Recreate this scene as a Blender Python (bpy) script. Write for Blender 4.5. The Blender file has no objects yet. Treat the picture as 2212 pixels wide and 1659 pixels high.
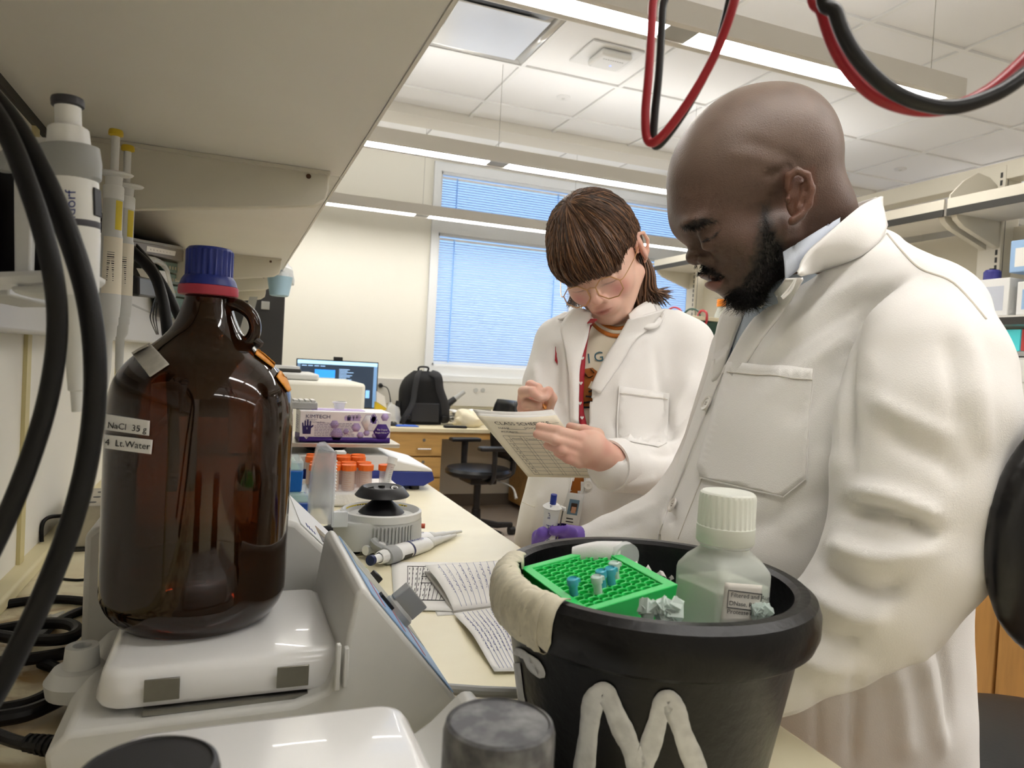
import bpy, bmesh, math, random
import numpy as np
from mathutils import Vector, Matrix
from mathutils.bvhtree import BVHTree

sc = bpy.context.scene
COL = sc.collection
random.seed(7); np.random.seed(7)
PI = math.pi

# ---------------------------------------------------------------- camera
W, H, F = 2212., 1659., 1560.
RM = np.array([[0.9306605, 0.04159287, 0.36351213],
               [-0.36174197, -0.04447158, 0.93121696],
               [0.05489794, -0.99814443, -0.02634206]])   # world = RM @ (right, down, forward)
CAM = np.array([0., 0., 1.25])
cd = bpy.data.cameras.new('camera'); cam = bpy.data.objects.new('camera', cd); COL.objects.link(cam)
cd.sensor_width = 36.; cd.lens = F / W * 36.; cd.clip_start = .02; cd.clip_end = 100
cd.dof.use_dof = True; cd.dof.focus_distance = .92; cd.dof.aperture_fstop = 13
m4 = Matrix.Identity(4)
for i in range(3):
    m4[i][0] = RM[i][0]; m4[i][1] = -RM[i][1]; m4[i][2] = -RM[i][2]; m4[i][3] = CAM[i]
cam.matrix_world = m4
sc.camera = cam

# ---------------------------------------------------------------- exposure, daylight
vs = sc.view_settings
vs.view_transform = 'Standard'; vs.look = 'None'; vs.gamma = 1.0; vs.use_curve_mapping = False
vs.exposure = 0.48
LAMP = 20.0         # pendant tube emission
SKY = 1.35
wd = bpy.data.worlds.new('daylight'); sc.world = wd; wd.use_nodes = True
bg = wd.node_tree.nodes['Background']
bg.inputs[0].default_value = (0.28, 0.46, 0.80, 1); bg.inputs[1].default_value = SKY
sc.cycles.max_bounces = 7; sc.cycles.diffuse_bounces = 3; sc.cycles.glossy_bounces = 3
sc.cycles.use_adaptive_sampling = True; sc.cycles.adaptive_threshold = .06; sc.cycles.adaptive_min_samples = 16
sc.cycles.transmission_bounces = 6; sc.cycles.transparent_max_bounces = 10
sc.cycles.use_denoising = True
sc.cycles.sample_clamp_indirect = 6.0
sc.cycles.caustics_reflective = False; sc.cycles.caustics_refractive = False

# ---------------------------------------------------------------- pixel <-> place helpers
def ray(px, py): return RM @ np.array([(px - W / 2) / F, (py - H / 2) / F, 1.])
def P(px, py, zc): return Vector(CAM + ray(px, py) * zc)
def PZ(px, py, z): r = ray(px, py); return Vector(CAM + r * ((z - CAM[2]) / r[2]))
def PX(px, py, x): r = ray(px, py); return Vector(CAM + r * (x / r[0]))
def PY(px, py, y): r = ray(px, py); return Vector(CAM + r * (y / r[1]))
def proj(V):
    c = (np.asarray(V, float) - CAM) @ RM
    return c[:, 0] / c[:, 2] * F + W / 2, c[:, 1] / c[:, 2] * F + H / 2, c[:, 2]
def depth(p): return float((np.asarray(p) - CAM) @ RM[:, 2])

# ---------------------------------------------------------------- materials
def lin(c):
    if isinstance(c, str):
        c = tuple(int(c[i:i + 2], 16) / 255 for i in (0, 2, 4))
    return tuple((x / 12.92 if x <= .04045 else ((x + .055) / 1.055) ** 2.4) for x in c[:3]) + (1,)
MATS = {}
def mat(name, color, rough=.5, metal=0., bump=0., bscale=200., var=0., vscale=8., trans=0., ior=1.45, alpha=1.,
        sss=0., emit=None, estr=0., coat=0., spec=.5, tint2=None, stretch=None, sheen=0., translu=None):
    if name in MATS: return MATS[name]
    m = bpy.data.materials.new(name); MATS[name] = m
    m.use_nodes = True
    nt = m.node_tree; b = nt.nodes['Principled BSDF']
    b.inputs['Base Color'].default_value = lin(color)
    b.inputs['Roughness'].default_value = rough; b.inputs['Metallic'].default_value = metal
    b.inputs['IOR'].default_value = ior; b.inputs['Specular IOR Level'].default_value = spec
    b.inputs['Transmission Weight'].default_value = trans; b.inputs['Alpha'].default_value = alpha
    b.inputs['Coat Weight'].default_value = coat; b.inputs['Sheen Weight'].default_value = sheen
    if sss:
        b.inputs['Subsurface Weight'].default_value = sss
        b.inputs['Subsurface Radius'].default_value = (1., .35, .2); b.inputs['Subsurface Scale'].default_value = .006
    if emit:
        b.inputs['Emission Color'].default_value = lin(emit); b.inputs['Emission Strength'].default_value = estr
    if bump or var:
        tc = nt.nodes.new('ShaderNodeTexCoord'); src = tc.outputs['Object']
        if stretch:
            mp = nt.nodes.new('ShaderNodeMapping'); mp.inputs['Scale'].default_value = stretch
            nt.links.new(src, mp.inputs[0]); src = mp.outputs[0]
    if var:
        n = nt.nodes.new('ShaderNodeTexNoise'); n.inputs['Scale'].default_value = vscale; n.inputs['Detail'].default_value = 6
        nt.links.new(src, n.inputs['Vector'])
        mx = nt.nodes.new('ShaderNodeMix'); mx.data_type = 'RGBA'
        c1 = lin(color); c2 = lin(tint2) if tint2 else tuple(x * (1 - var) for x in c1[:3]) + (1,)
        mx.inputs[6].default_value = c1; mx.inputs[7].default_value = c2
        rp = nt.nodes.new('ShaderNodeMapRange'); rp.inputs[1].default_value = .42; rp.inputs[2].default_value = .68
        if tint2: rp.inputs[4].default_value = var
        nt.links.new(n.outputs[0], rp.inputs[0]); nt.links.new(rp.outputs[0], mx.inputs[0])
        nt.links.new(mx.outputs[2], b.inputs['Base Color'])
    if bump:
        n2 = nt.nodes.new('ShaderNodeTexNoise'); n2.inputs['Scale'].default_value = bscale; n2.inputs['Detail'].default_value = 4
        nt.links.new(src, n2.inputs['Vector'])
        bp = nt.nodes.new('ShaderNodeBump'); bp.inputs['Strength'].default_value = bump; bp.inputs['Distance'].default_value = .002
        nt.links.new(n2.outputs[0], bp.inputs['Height']); nt.links.new(bp.outputs[0], b.inputs['Normal'])
    if translu:
        t = nt.nodes.new('ShaderNodeBsdfTranslucent'); t.inputs[0].default_value = lin(translu[0])
        ms = nt.nodes.new('ShaderNodeMixShader'); ms.inputs[0].default_value = translu[1]
        nt.links.new(b.outputs[0], ms.inputs[1]); nt.links.new(t.outputs[0], ms.inputs[2])
        nt.links.new(ms.outputs[0], nt.nodes['Material Output'].inputs[0])
    return m

# ---------------------------------------------------------------- mesh builder
WL = {}      # world location of every object made here
def catmull(pts, n=8, closed=False):
    pts = [Vector(p) for p in pts]; out = []; N = len(pts)
    rng = range(N if closed else N - 1)
    for i in rng:
        if closed: a, b, c, d = pts[i - 1], pts[i], pts[(i + 1) % N], pts[(i + 2) % N]
        else: a, b, c, d = pts[max(i - 1, 0)], pts[i], pts[i + 1], pts[min(i + 2, N - 1)]
        for k in range(n):
            t = k / n
            out.append(.5 * ((2 * b) + (c - a) * t + (2 * a - 5 * b + 4 * c - d) * t * t + (3 * b - a - 3 * c + d) * t ** 3))
    if not closed: out.append(pts[-1])
    return out
def rotm(rx=0, ry=0, rz=0): return (Matrix.Rotation(rz, 4, 'Z') @ Matrix.Rotation(ry, 4, 'Y') @ Matrix.Rotation(rx, 4, 'X'))
def TR(loc, rz=0, rx=0, ry=0): return Matrix.Translation(Vector(loc)) @ rotm(rx, ry, rz)
def frame(o, x, y):
    """matrix with origin o, local x along x, local y near y, z = x cross y"""
    x = Vector(x).normalized(); z = x.cross(Vector(y)).normalized(); y = z.cross(x)
    m = Matrix.Identity(4)
    for i in range(3): m[i][0] = x[i]; m[i][1] = y[i]; m[i][2] = z[i]; m[i][3] = o[i]
    return m
class B:
    def __init__(s, T=None): s.v = []; s.f = []; s.T = T or Matrix.Identity(4)
    def add(s, vs, fs):
        o = len(s.v); s.v += [s.T @ Vector(v) for v in vs]; s.f += [tuple(i + o for i in f) for f in fs]; return s
    def box(s, lo, hi, taper=0.):
        (a, b, c), (d, e, g) = lo, hi; t = taper
        return s.add([(a, b, c), (d, b, c), (d, e, c), (a, e, c), (a + t, b + t, g), (d - t, b + t, g), (d - t, e - t, g), (a + t, e - t, g)],
                     [(0, 3, 2, 1), (4, 5, 6, 7), (0, 1, 5, 4), (1, 2, 6, 5), (2, 3, 7, 6), (3, 0, 4, 7)])
    def prism(s, poly, z0, z1, top=None):
        n = len(poly); top = top or poly
        vs = [(p[0], p[1], z0) for p in poly] + [(p[0], p[1], z1) for p in top]
        return s.add(vs, [tuple(range(n - 1, -1, -1)), tuple(range(n, 2 * n))] + [(i, (i + 1) % n, n + (i + 1) % n, n + i) for i in range(n)])
    def lathe(s, prof, n=32, cap=True, closed=False):
        vs = []; fs = []; k = len(prof)
        for (r, z) in prof:
            for i in range(n):
                a = 2 * PI * i / n; vs.append((r * math.cos(a), r * math.sin(a), z))
        for j in range(k - 1 if not closed else k):
            j2 = (j + 1) % k
            for i in range(n):
                i2 = (i + 1) % n; fs.append((j * n + i, j * n + i2, j2 * n + i2, j2 * n + i))
        if cap and not closed:
            if prof[0][0] > 1e-6: fs.append(tuple(range(n - 1, -1, -1)))
            if prof[-1][0] > 1e-6: fs.append(tuple((k - 1) * n + i for i in range(n)))
        return s.add(vs, fs)
    def cyl(s, p0, p1, r0, r1=None, n=16, cap=True):
        p0, p1 = Vector(p0), Vector(p1); r1 = r0 if r1 is None else r1
        z = (p1 - p0).normalized(); x = z.orthogonal().normalized(); y = z.cross(x)
        vs = [p + (x * math.cos(2 * PI * i / n) + y * math.sin(2 * PI * i / n)) * r for p, r in ((p0, r0), (p1, r1)) for i in range(n)]
        fs = [(i, (i + 1) % n, n + (i + 1) % n, n + i) for i in range(n)]
        if cap: fs += [tuple(range(n - 1, -1, -1)), tuple(range(n, 2 * n))]
        return s.add(vs, fs)
    def tube(s, pts, r, n=10, closed=False, smooth=0, flat=None):
        if smooth: pts = catmull(pts, smooth, closed)
        pts = [Vector(p) for p in pts]; N = len(pts)
        rs = r if isinstance(r, (list, tuple)) else None
        if rs is not None and len(rs) != N:
            rs = [float(x) for x in np.interp(np.linspace(0, 1, N), np.linspace(0, 1, len(rs)), rs)]
        vs = []; fs = []; x = None
        for i, p in enumerate(pts):
            a = pts[i - 1] if (i or closed) else p; b = pts[(i + 1) % N] if (i < N - 1 or closed) else p
            t = (b - a); t = t.normalized() if t.length > 1e-9 else Vector((0, 0, 1))
            x = t.orthogonal().normalized() if x is None else (x - t * x.dot(t)).normalized()
            y = t.cross(x); rr = rs[i] if rs is not None else r
            for k in range(n):
                an = 2 * PI * k / n; vs.append(p + x * (math.cos(an) * rr) + y * (math.sin(an) * rr * (flat or 1)))
        for i in range(N if closed else N - 1):
            j = (i + 1) % N
            for k in range(n): fs.append((i * n + k, i * n + (k + 1) % n, j * n + (k + 1) % n, j * n + k))
        if not closed: fs += [tuple(range(n - 1, -1, -1)), tuple((N - 1) * n + k for k in range(n))]
        return s.add(vs, fs)
    def grid(s, rows):
        n = len(rows[0]); vs = [p for r in rows for p in r]
        return s.add(vs, [(i * n + j, i * n + j + 1, (i + 1) * n + j + 1, (i + 1) * n + j) for i in range(len(rows) - 1) for j in range(n - 1)])
    def build(s, name, m, parent=None, bevel=0., seg=2, sharp=35., solid=0., label=None, kind=None, flip=False, subd=0):
        me = bpy.data.meshes.new(name)
        V = np.array([tuple(v) for v in s.v]); lo, hi = V.min(0), V.max(0)
        o = Vector(((lo[0] + hi[0]) / 2, (lo[1] + hi[1]) / 2, lo[2]))
        me.from_pydata([tuple(Vector(v) - o) for v in s.v], [], [f[::-1] for f in s.f] if flip else s.f)
        me.update()
        me.polygons.foreach_set('use_smooth', [True] * len(me.polygons))
        if sharp is not None: me.set_sharp_from_angle(angle=math.radians(sharp))
        if m is not None: me.materials.append(m)
        ob = bpy.data.objects.new(name, me); COL.objects.link(ob)
        if parent is not None: ob.parent = parent; ob.location = o - WL[parent.name]
        else: ob.location = o
        WL[ob.name] = o
        if solid:
            md = ob.modifiers.new('thick', 'SOLIDIFY'); md.thickness = abs(solid); md.offset = 1 if solid > 0 else -1
        if subd:
            md = ob.modifiers.new('sub', 'SUBSURF'); md.levels = subd; md.render_levels = subd
        if bevel:
            md = ob.modifiers.new('bev', 'BEVEL'); md.width = bevel; md.segments = seg; md.limit_method = 'ANGLE'; md.angle_limit = math.radians(40)
            md.harden_normals = False
        if label: ob['label'] = label
        if kind: ob['kind'] = kind
        return ob
def thing(name, label, cat, loc, group=None):
    o = bpy.data.objects.new(name, None); COL.objects.link(o); o.empty_display_size = .05
    o.location = Vector(loc); WL[o.name] = Vector(loc)
    return tag(o, label, cat, group)
def tag(o, label, cat, group=None):
    o['label'] = label; o['category'] = cat
    if group: o['group'] = group
    return o
def struct(o): o['kind'] = 'structure'; return o
def share(ob, new_world, parent=None, rot=None):
    c = ob.copy(); COL.objects.link(c); p = parent if parent is not None else ob.parent
    c.parent = p; w = Vector(new_world); c.location = w - WL[p.name] if p else w; WL[c.name] = w
    if rot: c.rotation_euler = rot
    return c

# ---------------------------------------------------------------- lettering
def text_verts(s, size=1., align='LEFT', xs=1.):
    cu = bpy.data.curves.new('t', 'FONT'); cu.body = s; cu.size = size; cu.align_x = align; cu.resolution_u = 3
    ob = bpy.data.objects.new('t', cu); COL.objects.link(ob)
    dg = bpy.context.evaluated_depsgraph_get(); me = bpy.data.meshes.new_from_object(ob.evaluated_get(dg))
    vs = [(v.co.x * xs, v.co.y, 0) for v in me.vertices]; fs = [tuple(p.vertices) for p in me.polygons]
    bpy.data.objects.remove(ob); bpy.data.curves.remove(cu); bpy.data.meshes.remove(me)
    return vs, fs
def lettering(items, T, m, parent, name='lettering', fn=None):
    """items: (text, size, x, y[, xscale[, align]]) in the label's own plane"""
    b = B(T if fn is None else None)
    for it in items:
        s, size, x, y = it[:4]; xs = it[4] if len(it) > 4 else 1.; al = it[5] if len(it) > 5 else 'LEFT'
        vs, fs = text_verts(s, size, al, xs)
        vs = [(v[0] + x, v[1] + y, 0) for v in vs]
        b.add([fn(v[0], v[1]) for v in vs] if fn else vs, fs)
    if not b.v: return None
    return b.build(name, m, parent, sharp=None, kind='stuff')

# ---------------------------------------------------------------- solid modelling by distance fields (surface nets)
def smin(a, b, k): h = np.clip(.5 + .5 * (b - a) / k, 0, 1); return b + (a - b) * h - k * h * (1 - h)
def smax(a, b, k): return -smin(-a, -b, k)
def nets(f, lo, hi, h):
    lo = np.array(lo, float); hi = np.array(hi, float)
    n = np.maximum(((hi - lo) / h).astype(int) + 2, 3)
    ax = [lo[i] + h * np.arange(n[i]) for i in range(3)]
    X, Y, Z = np.meshgrid(*[a.astype(np.float32) for a in ax], indexing='ij')
    D = f(X, Y, Z).astype(np.float32)
    I = D < 0
    c = np.zeros(tuple(n - 1), np.int8)
    for dx in (0, 1):
        for dy in (0, 1):
            for dz in (0, 1): c += I[dx:n[0] - 1 + dx, dy:n[1] - 1 + dy, dz:n[2] - 1 + dz]
    act = np.argwhere((c > 0) & (c < 8))
    idx = -np.ones(tuple(n - 1), np.int64); idx[tuple(act.T)] = np.arange(len(act))
    S = np.zeros((len(act), 3)); N = np.zeros(len(act))
    cor = [(a, b, g) for a in (0, 1) for b in (0, 1) for g in (0, 1)]
    for p in cor:
        for d in range(3):
            if p[d] == 0:
                q = list(p); q[d] = 1
                va = D[act[:, 0] + p[0], act[:, 1] + p[1], act[:, 2] + p[2]]; vb = D[act[:, 0] + q[0], act[:, 1] + q[1], act[:, 2] + q[2]]
                x = (va < 0) != (vb < 0)
                t = np.where(x, va / np.where(x, va - vb, 1), 0)
                pt = np.array(p, float)[None] + np.zeros((len(act), 3)); pt[:, d] += t
                S[x] += pt[x]; N[x] += 1
    V = lo + h * (act + S / N[:, None])
    quads = []
    for d in range(3):
        a, b = (d + 1) % 3, (d + 2) % 3
        s0 = [slice(None)] * 3; s1 = [slice(None)] * 3; s0[d] = slice(0, -1); s1[d] = slice(1, None)
        A = I[tuple(s0)]; Bm = I[tuple(s1)]
        e = np.argwhere(A != Bm)
        e = e[(e[:, a] > 0) & (e[:, b] > 0) & (e[:, a] < n[a] - 1) & (e[:, b] < n[b] - 1)]
        ins = A[tuple(e.T)]
        def g(da, db):
            w = e.copy(); w[:, a] += da; w[:, b] += db; return idx[tuple(w.T)]
        q = np.stack([g(-1, -1), g(0, -1), g(0, 0), g(-1, 0)], 1)
        q[~ins] = q[~ins][:, ::-1]
        quads.append(q)
    return V, np.concatenate(quads)
def relax(V, Q, it=2, lam=.5):
    n = len(V); E = np.concatenate([Q[:, [0, 1]], Q[:, [1, 2]], Q[:, [2, 3]], Q[:, [3, 0]]])
    deg = np.bincount(E.ravel(), minlength=n)[:, None]
    for _ in range(it):
        A = np.zeros_like(V)
        for k in range(3):
            A[:, k] = np.bincount(E[:, 0], V[E[:, 1], k], n) + np.bincount(E[:, 1], V[E[:, 0], k], n)
        V = V + lam * (A / np.maximum(deg, 1) - V)
    return V
def vnormals(V, Q):
    fn = np.cross(V[Q[:, 2]] - V[Q[:, 0]], V[Q[:, 3]] - V[Q[:, 1]]); N = np.zeros_like(V)
    for k in range(4):
        for d in range(3): N[:, d] += np.bincount(Q[:, k], fn[:, d], len(V))
    return N / np.maximum(np.linalg.norm(N, axis=1), 1e-12)[:, None]
class Field:
    """primitives in camera-aligned metres (right, down, away); positions given as (px, py, depth), sizes in px at that depth"""
    def __init__(s): s.p = []
    @staticmethod
    def c(px, py, z): return np.array([(px - W / 2) / F * z, (py - H / 2) / F * z, z])
    def ell(s, c, r, ang=0., k=.01, yaw=0., op='u'):
        z = c[2]; s.p.append((op, k, 'e', s.c(*c), np.array(r) * z / F, ang, yaw)); return s
    def cone(s, a, ra, b, rb, k=.01, op='u'):
        s.p.append((op, k, 'c', s.c(*a), ra * a[2] / F, s.c(*b), rb * b[2] / F)); return s
    # the same in a local frame (metres): s.O origin, s.A rows = local right, forward, up in camera axes
    def loc(s, p): return s.O + np.array(p, float) @ s.A
    def lell(s, c, r, k=.008, op='u', R=None): s.p.append((op, k, 'E', s.loc(c), np.array(r, float), s.A if R is None else R @ s.A)); return s
    def lcone(s, a, ra, b, rb, k=.008, op='u'): s.p.append((op, k, 'c', s.loc(a), ra, s.loc(b), rb)); return s
    def chain(s, pts, k=.01, op='u'):
        for a, b in zip(pts[:-1], pts[1:]): s.cone(a[:3], a[3], b[:3], b[3], k, op)
        return s
    def loft(s, rows, k=.02, op='u'):
        """rows: (py, px, depth, half width px, half thickness px, yaw)"""
        R = []
        for (py, px, z, a, b, yw) in rows:
            c = s.c(px, py, z); R.append((c[1], c[0], c[2], a * z / F, b * z / F, yw))
        s.p.append((op, k, 'l', np.array(R))); return s
    def plane(s, pt, nrm, k=.005, op='s'):
        n = np.array(nrm, float); s.p.append((op, k, 'p', s.c(*pt), n / np.linalg.norm(n))); return s
    def fn(s, f, k=.005, op='s'): s.p.append((op, k, 'f', f)); return s
    def __call__(s, X, Y, Z):
        D = None
        for pr in s.p:
            op, k, t = pr[:3]
            if t == 'e':
                _, _, _, c, r, a, yw = pr
                x, y, z = X - c[0], Y - c[1], Z - c[2]
                if yw: x, z = x * math.cos(yw) + z * math.sin(yw), -x * math.sin(yw) + z * math.cos(yw)
                if a: x, y = x * math.cos(a) + y * math.sin(a), -x * math.sin(a) + y * math.cos(a)
                k0 = np.sqrt((x / r[0]) ** 2 + (y / r[1]) ** 2 + (z / r[2]) ** 2) + 1e-9
                k1 = np.sqrt((x / r[0] ** 2) ** 2 + (y / r[1] ** 2) ** 2 + (z / r[2] ** 2) ** 2) + 1e-9
                d = k0 * (k0 - 1) / k1
            elif t == 'E':
                _, _, _, c, r, R3 = pr; dx, dy, dz = X - c[0], Y - c[1], Z - c[2]
                x, y, z = [dx * R3[i][0] + dy * R3[i][1] + dz * R3[i][2] for i in range(3)]
                k0 = np.sqrt((x / r[0]) ** 2 + (y / r[1]) ** 2 + (z / r[2]) ** 2) + 1e-9
                k1 = np.sqrt((x / r[0] ** 2) ** 2 + (y / r[1] ** 2) ** 2 + (z / r[2] ** 2) ** 2) + 1e-9
                d = k0 * (k0 - 1) / k1
            elif t == 'c':
                _, _, _, a, ra, b, rb = pr
                ab = b - a; L = float(ab @ ab) + 1e-12
                tt = np.clip(((X - a[0]) * ab[0] + (Y - a[1]) * ab[1] + (Z - a[2]) * ab[2]) / L, 0, 1)
                d = np.sqrt((X - a[0] - tt * ab[0]) ** 2 + (Y - a[1] - tt * ab[1]) ** 2 + (Z - a[2] - tt * ab[2]) ** 2) - (ra + (rb - ra) * tt)
            elif t == 'l':
                R = pr[3]; y1 = Y[0, :, 0]
                g = [np.interp(y1, R[:, 0], R[:, i])[None, :, None].astype(np.float32) for i in range(1, 6)]
                x, z = X - g[0], Z - g[1]; ca, sa = np.cos(g[4]), np.sin(g[4])
                x, z = x * ca + z * sa, -x * sa + z * ca
                q = np.sqrt((x / g[2]) ** 2 + (z / g[3]) ** 2) + 1e-9
                q1 = np.sqrt((x / g[2] ** 2) ** 2 + (z / g[3] ** 2) ** 2) + 1e-9
                d = q * (q - 1) / q1
                d = np.maximum(d, np.maximum(R[0, 0] - Y, Y - R[-1, 0]))
            elif t == 'p':
                _, _, _, c, n = pr; d = (X - c[0]) * n[0] + (Y - c[1]) * n[1] + (Z - c[2]) * n[2]
            else: d = pr[3](X, Y, Z)
            if D is None: D = d
            elif op == 'u': D = smin(D, d, k)
            elif op == 's': D = smax(D, -d, k)
            else: D = smax(D, d, k)
        return D
def cam2world(V): return np.asarray(V) @ RM.T + CAM
class Solid:
    """a closed surface grown from a Field; sculpting happens on its vertices before it is linked"""
    def __init__(s, field, lo, hi, h, it=2):
        V, s.Q = nets(field, Field.c(*lo) if len(lo) == 3 and max(lo) > 10 else lo, Field.c(*hi) if max(hi) > 10 else hi, h)
        s.V = cam2world(relax(V, s.Q, it)); s.colors = None
    def normals(s): return vnormals(s.V, s.Q)
    def px(s): return proj(s.V)
    def push(s, amount): s.V = s.V + s.normals() * np.asarray(amount)[:, None]
    def facing(s):
        d = CAM - s.V; d /= np.linalg.norm(d, axis=1)[:, None]; return (s.normals() * d).sum(1)
    def folds(s, lines, soft=1.):
        """lines: (points in px, width px, height m, profile); each fold is pressed into the cloth itself"""
        x, y, z = s.px(); fc = np.clip(s.facing() * 3, 0, 1); amt = np.zeros(len(s.V))
        for pts, w, hgt in lines:
            pts = np.array([tuple(p) for p in catmull([(a, b, 0) for a, b in pts], 6)])[:, :2]
            d2 = np.full(len(x), 1e12); tt = np.zeros(len(x)); n = len(pts) - 1
            for i in range(n):
                a, b = pts[i], pts[i + 1]; ab = b - a
                t = np.clip(((x - a[0]) * ab[0] + (y - a[1]) * ab[1]) / (ab @ ab + 1e-9), 0, 1)
                dd = (x - a[0] - t * ab[0]) ** 2 + (y - a[1] - t * ab[1]) ** 2
                m = dd < d2; d2[m] = dd[m]; tt[m] = ((i + t) / n)[m]
            amt += hgt * np.exp(-d2 / (w * w)) * np.clip(np.sin(np.clip(tt, .03, .97) * PI) * 1.6, 0, 1)
        s.push(amt * fc * soft)
    def bvh(s): return BVHTree.FromPolygons([tuple(v) for v in s.V], [tuple(q) for q in s.Q])
    def build(s, name, m, parent=None, cut=None, **kw):
        b = B(); Q = s.Q
        if cut is not None: Q = Q[~cut[Q].all(1)]
        b.v = [tuple(v) for v in s.V]; b.f = [tuple(int(i) for i in q) for q in Q]
        ob = b.build(name, m, parent, sharp=None, **kw)
        if s.colors is not None:
            at = ob.data.color_attributes.new('tone', 'FLOAT_COLOR', 'POINT')
            at.data.foreach_set('color', np.concatenate([s.colors, np.ones((len(s.colors), 1))], 1).ravel())
        return ob
def inpoly(poly, x, y):
    x = np.asarray(x, float); y = np.asarray(y, float); r = np.zeros(x.shape, bool); j = len(poly) - 1
    for i in range(len(poly)):
        xi, yi = poly[i]; xj, yj = poly[j]
        c = ((yi > y) != (yj > y)) & (x < (xj - xi) * (y - yi) / ((yj - yi) + 1e-12) + xi)
        r ^= c; j = i
    return r
def hit(bvh, px, py, off=0.):
    d = Vector(ray(px, py)).normalized(); loc, nrm, i, t = bvh.ray_cast(Vector(CAM), d)
    if loc is None: return None
    if nrm.dot(d) > 0: nrm = -nrm
    return loc + nrm * off
def drape(poly, bvh, off, name, m, parent, nu=14, thick=.0012, label=None, kind=None):
    """a thin piece of material lying on a surface: outline given by four sides (quad corners) or a polygon"""
    P4 = [Vector((p[0], p[1], 0)) for p in poly]
    b = B()
    if len(poly) == 4:
        rows = []
        for i in range(nu + 1):
            u = i / nu; r = []
            for j in range(nu + 1):
                v = j / nu; q = (P4[0] * (1 - u) + P4[1] * u) * (1 - v) + (P4[3] * (1 - u) + P4[2] * u) * v
                r.append(hit(bvh, q.x, q.y, off))
            rows.append(r)
        if any(p is None for r in rows for p in r): return None
        b.grid(rows)
    else:
        bm = bmesh.new(); vs = [bm.verts.new(p) for p in P4]; bm.faces.new(vs)
        bmesh.ops.triangulate(bm, faces=bm.faces[:]);
        for _ in range(4):
            le = [e for e in bm.edges if e.calc_length() > max(8, nu)]
            if not le: break
            bmesh.ops.subdivide_edges(bm, edges=le, cuts=1); bmesh.ops.triangulate(bm, faces=bm.faces[:])
        bm.verts.ensure_lookup_table(); idx = {v: i for i, v in enumerate(bm.verts)}
        vs = [hit(bvh, v.co.x, v.co.y, off) for v in bm.verts]
        last = next((v for v in vs if v is not None), None)
        if last is None: return None
        for i, v in enumerate(vs):
            if v is None:
                c = bm.verts[i].co; z = depth(last); vs[i] = P(c.x, c.y, z)
        b.add(vs, [tuple(idx[v] for v in f.verts) for f in bm.faces]); bm.free()
    # outward normals face the camera
    f = b.f[0]; n = (Vector(b.v[f[1]]) - Vector(b.v[f[0]])).cross(Vector(b.v[f[2]]) - Vector(b.v[f[0]]))
    flip = n.dot(Vector(CAM) - Vector(b.v[f[0]])) < 0
    ob = b.build(name, m, parent, sharp=60, flip=flip, label=label, kind=kind)
    if thick:
        md = ob.modifiers.new('thick', 'SOLIDIFY'); md.thickness = thick; md.offset = 0
    return ob
def stroke(pts, bvh, off, w, h, name, m, parent, smooth=6):
    """a seam, cord or stripe lying on a surface (w, h: half width and half height in metres)"""
    q = [hit(bvh, p[0], p[1], off) for p in (catmull([(a, b, 0) for a, b in pts], smooth) if smooth else [Vector((a, b, 0)) for a, b in pts])]
    q = [p for p in q if p is not None]
    if len(q) < 2: return None
    return B().tube(q, w, 6, flat=h / w).build(name, m, parent)
def noise3(V, s, seed=0):
    """smooth value noise on points (n,3)"""
    V = np.asarray(V) * s + seed * 17.3; i = np.floor(V).astype(np.int64); f = V - i; f = f * f * (3 - 2 * f)
    def hsh(a, b, c):
        n = (a * 374761393 + b * 668265263 + c * 2147483647 + seed * 974711) & 0xffffffff
        n = ((n ^ (n >> 13)) * 1274126177) & 0xffffffff
        return ((n ^ (n >> 16)) & 0xffff) / 65535.
    r = 0
    for a in (0, 1):
        for b in (0, 1):
            for c in (0, 1):
                r = r + hsh(i[:, 0] + a, i[:, 1] + b, i[:, 2] + c) * (f[:, 0] if a else 1 - f[:, 0]) * (f[:, 1] if b else 1 - f[:, 1]) * (f[:, 2] if c else 1 - f[:, 2])
    return r * 2 - 1
# ================================================================ the room
CE = 2.9; WALLX = -.27; WY = 6.0; XR = 7.2; YB = -3.6; BZ = .92
M_wall = mat('wall_paint', 'e9e6da', .8, bump=.05, bscale=300)
M_ceil = mat('ceiling_tile', 'f4f4f4', .9, bump=.25, bscale=420)
M_grid = mat('ceiling_grid', 'f2f2f0', .5)
M_floor = mat('floor_vinyl', 'b9ada0', .45, var=.12, vscale=3)
M_base = mat('vinyl_base', '7d756c', .6)
M_beige = mat('beige_steel', 'ded8c8', .45)
M_shelf = mat('shelf_laminate', 'ece8df', .5, var=.03, vscale=5)
M_dark = mat('dark_edge', '3b3a36', .6)
M_alu = mat('window_alu', 'e2e4e4', .45)
M_white = mat('white_plastic', 'ececea', .4)
M_lgrey = mat('light_grey_plastic', 'd2d2ce', .45)
M_grey = mat('grey_plastic', 'a7a7a3', .45)
M_black = mat('black_plastic', '17171a', .4)
M_rubber = mat('black_rubber', '0c0c0d', .45, bump=.1, bscale=500, spec=.35)
M_ink = mat('black_ink', '1c1c1e', .8)
M_inkb = mat('blue_ink', '24347c', .8)
M_steel = mat('steel', '9a9890', .35, metal=.9, var=.2, vscale=30)
M_chrome = mat('chrome', 'd8d8d6', .2, metal=1.)
M_wood = mat('maple_veneer', 'c79656', .45, var=.22, vscale=6, stretch=(6, 6, .7))
M_woodd = mat('desk_wood', 'd3a763', .45, var=.18, vscale=5, stretch=(.8, 6, 6))
M_lamp = mat('lamp_diffuser', 'ffffff', .5, emit='fffcf8', estr=LAMP)
M_upl = mat('lamp_uplight', 'ffffff', .5, emit='fffcf8', estr=LAMP * .28)
M_fix = mat('fixture_body', 'dcd8d0', .45)

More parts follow.
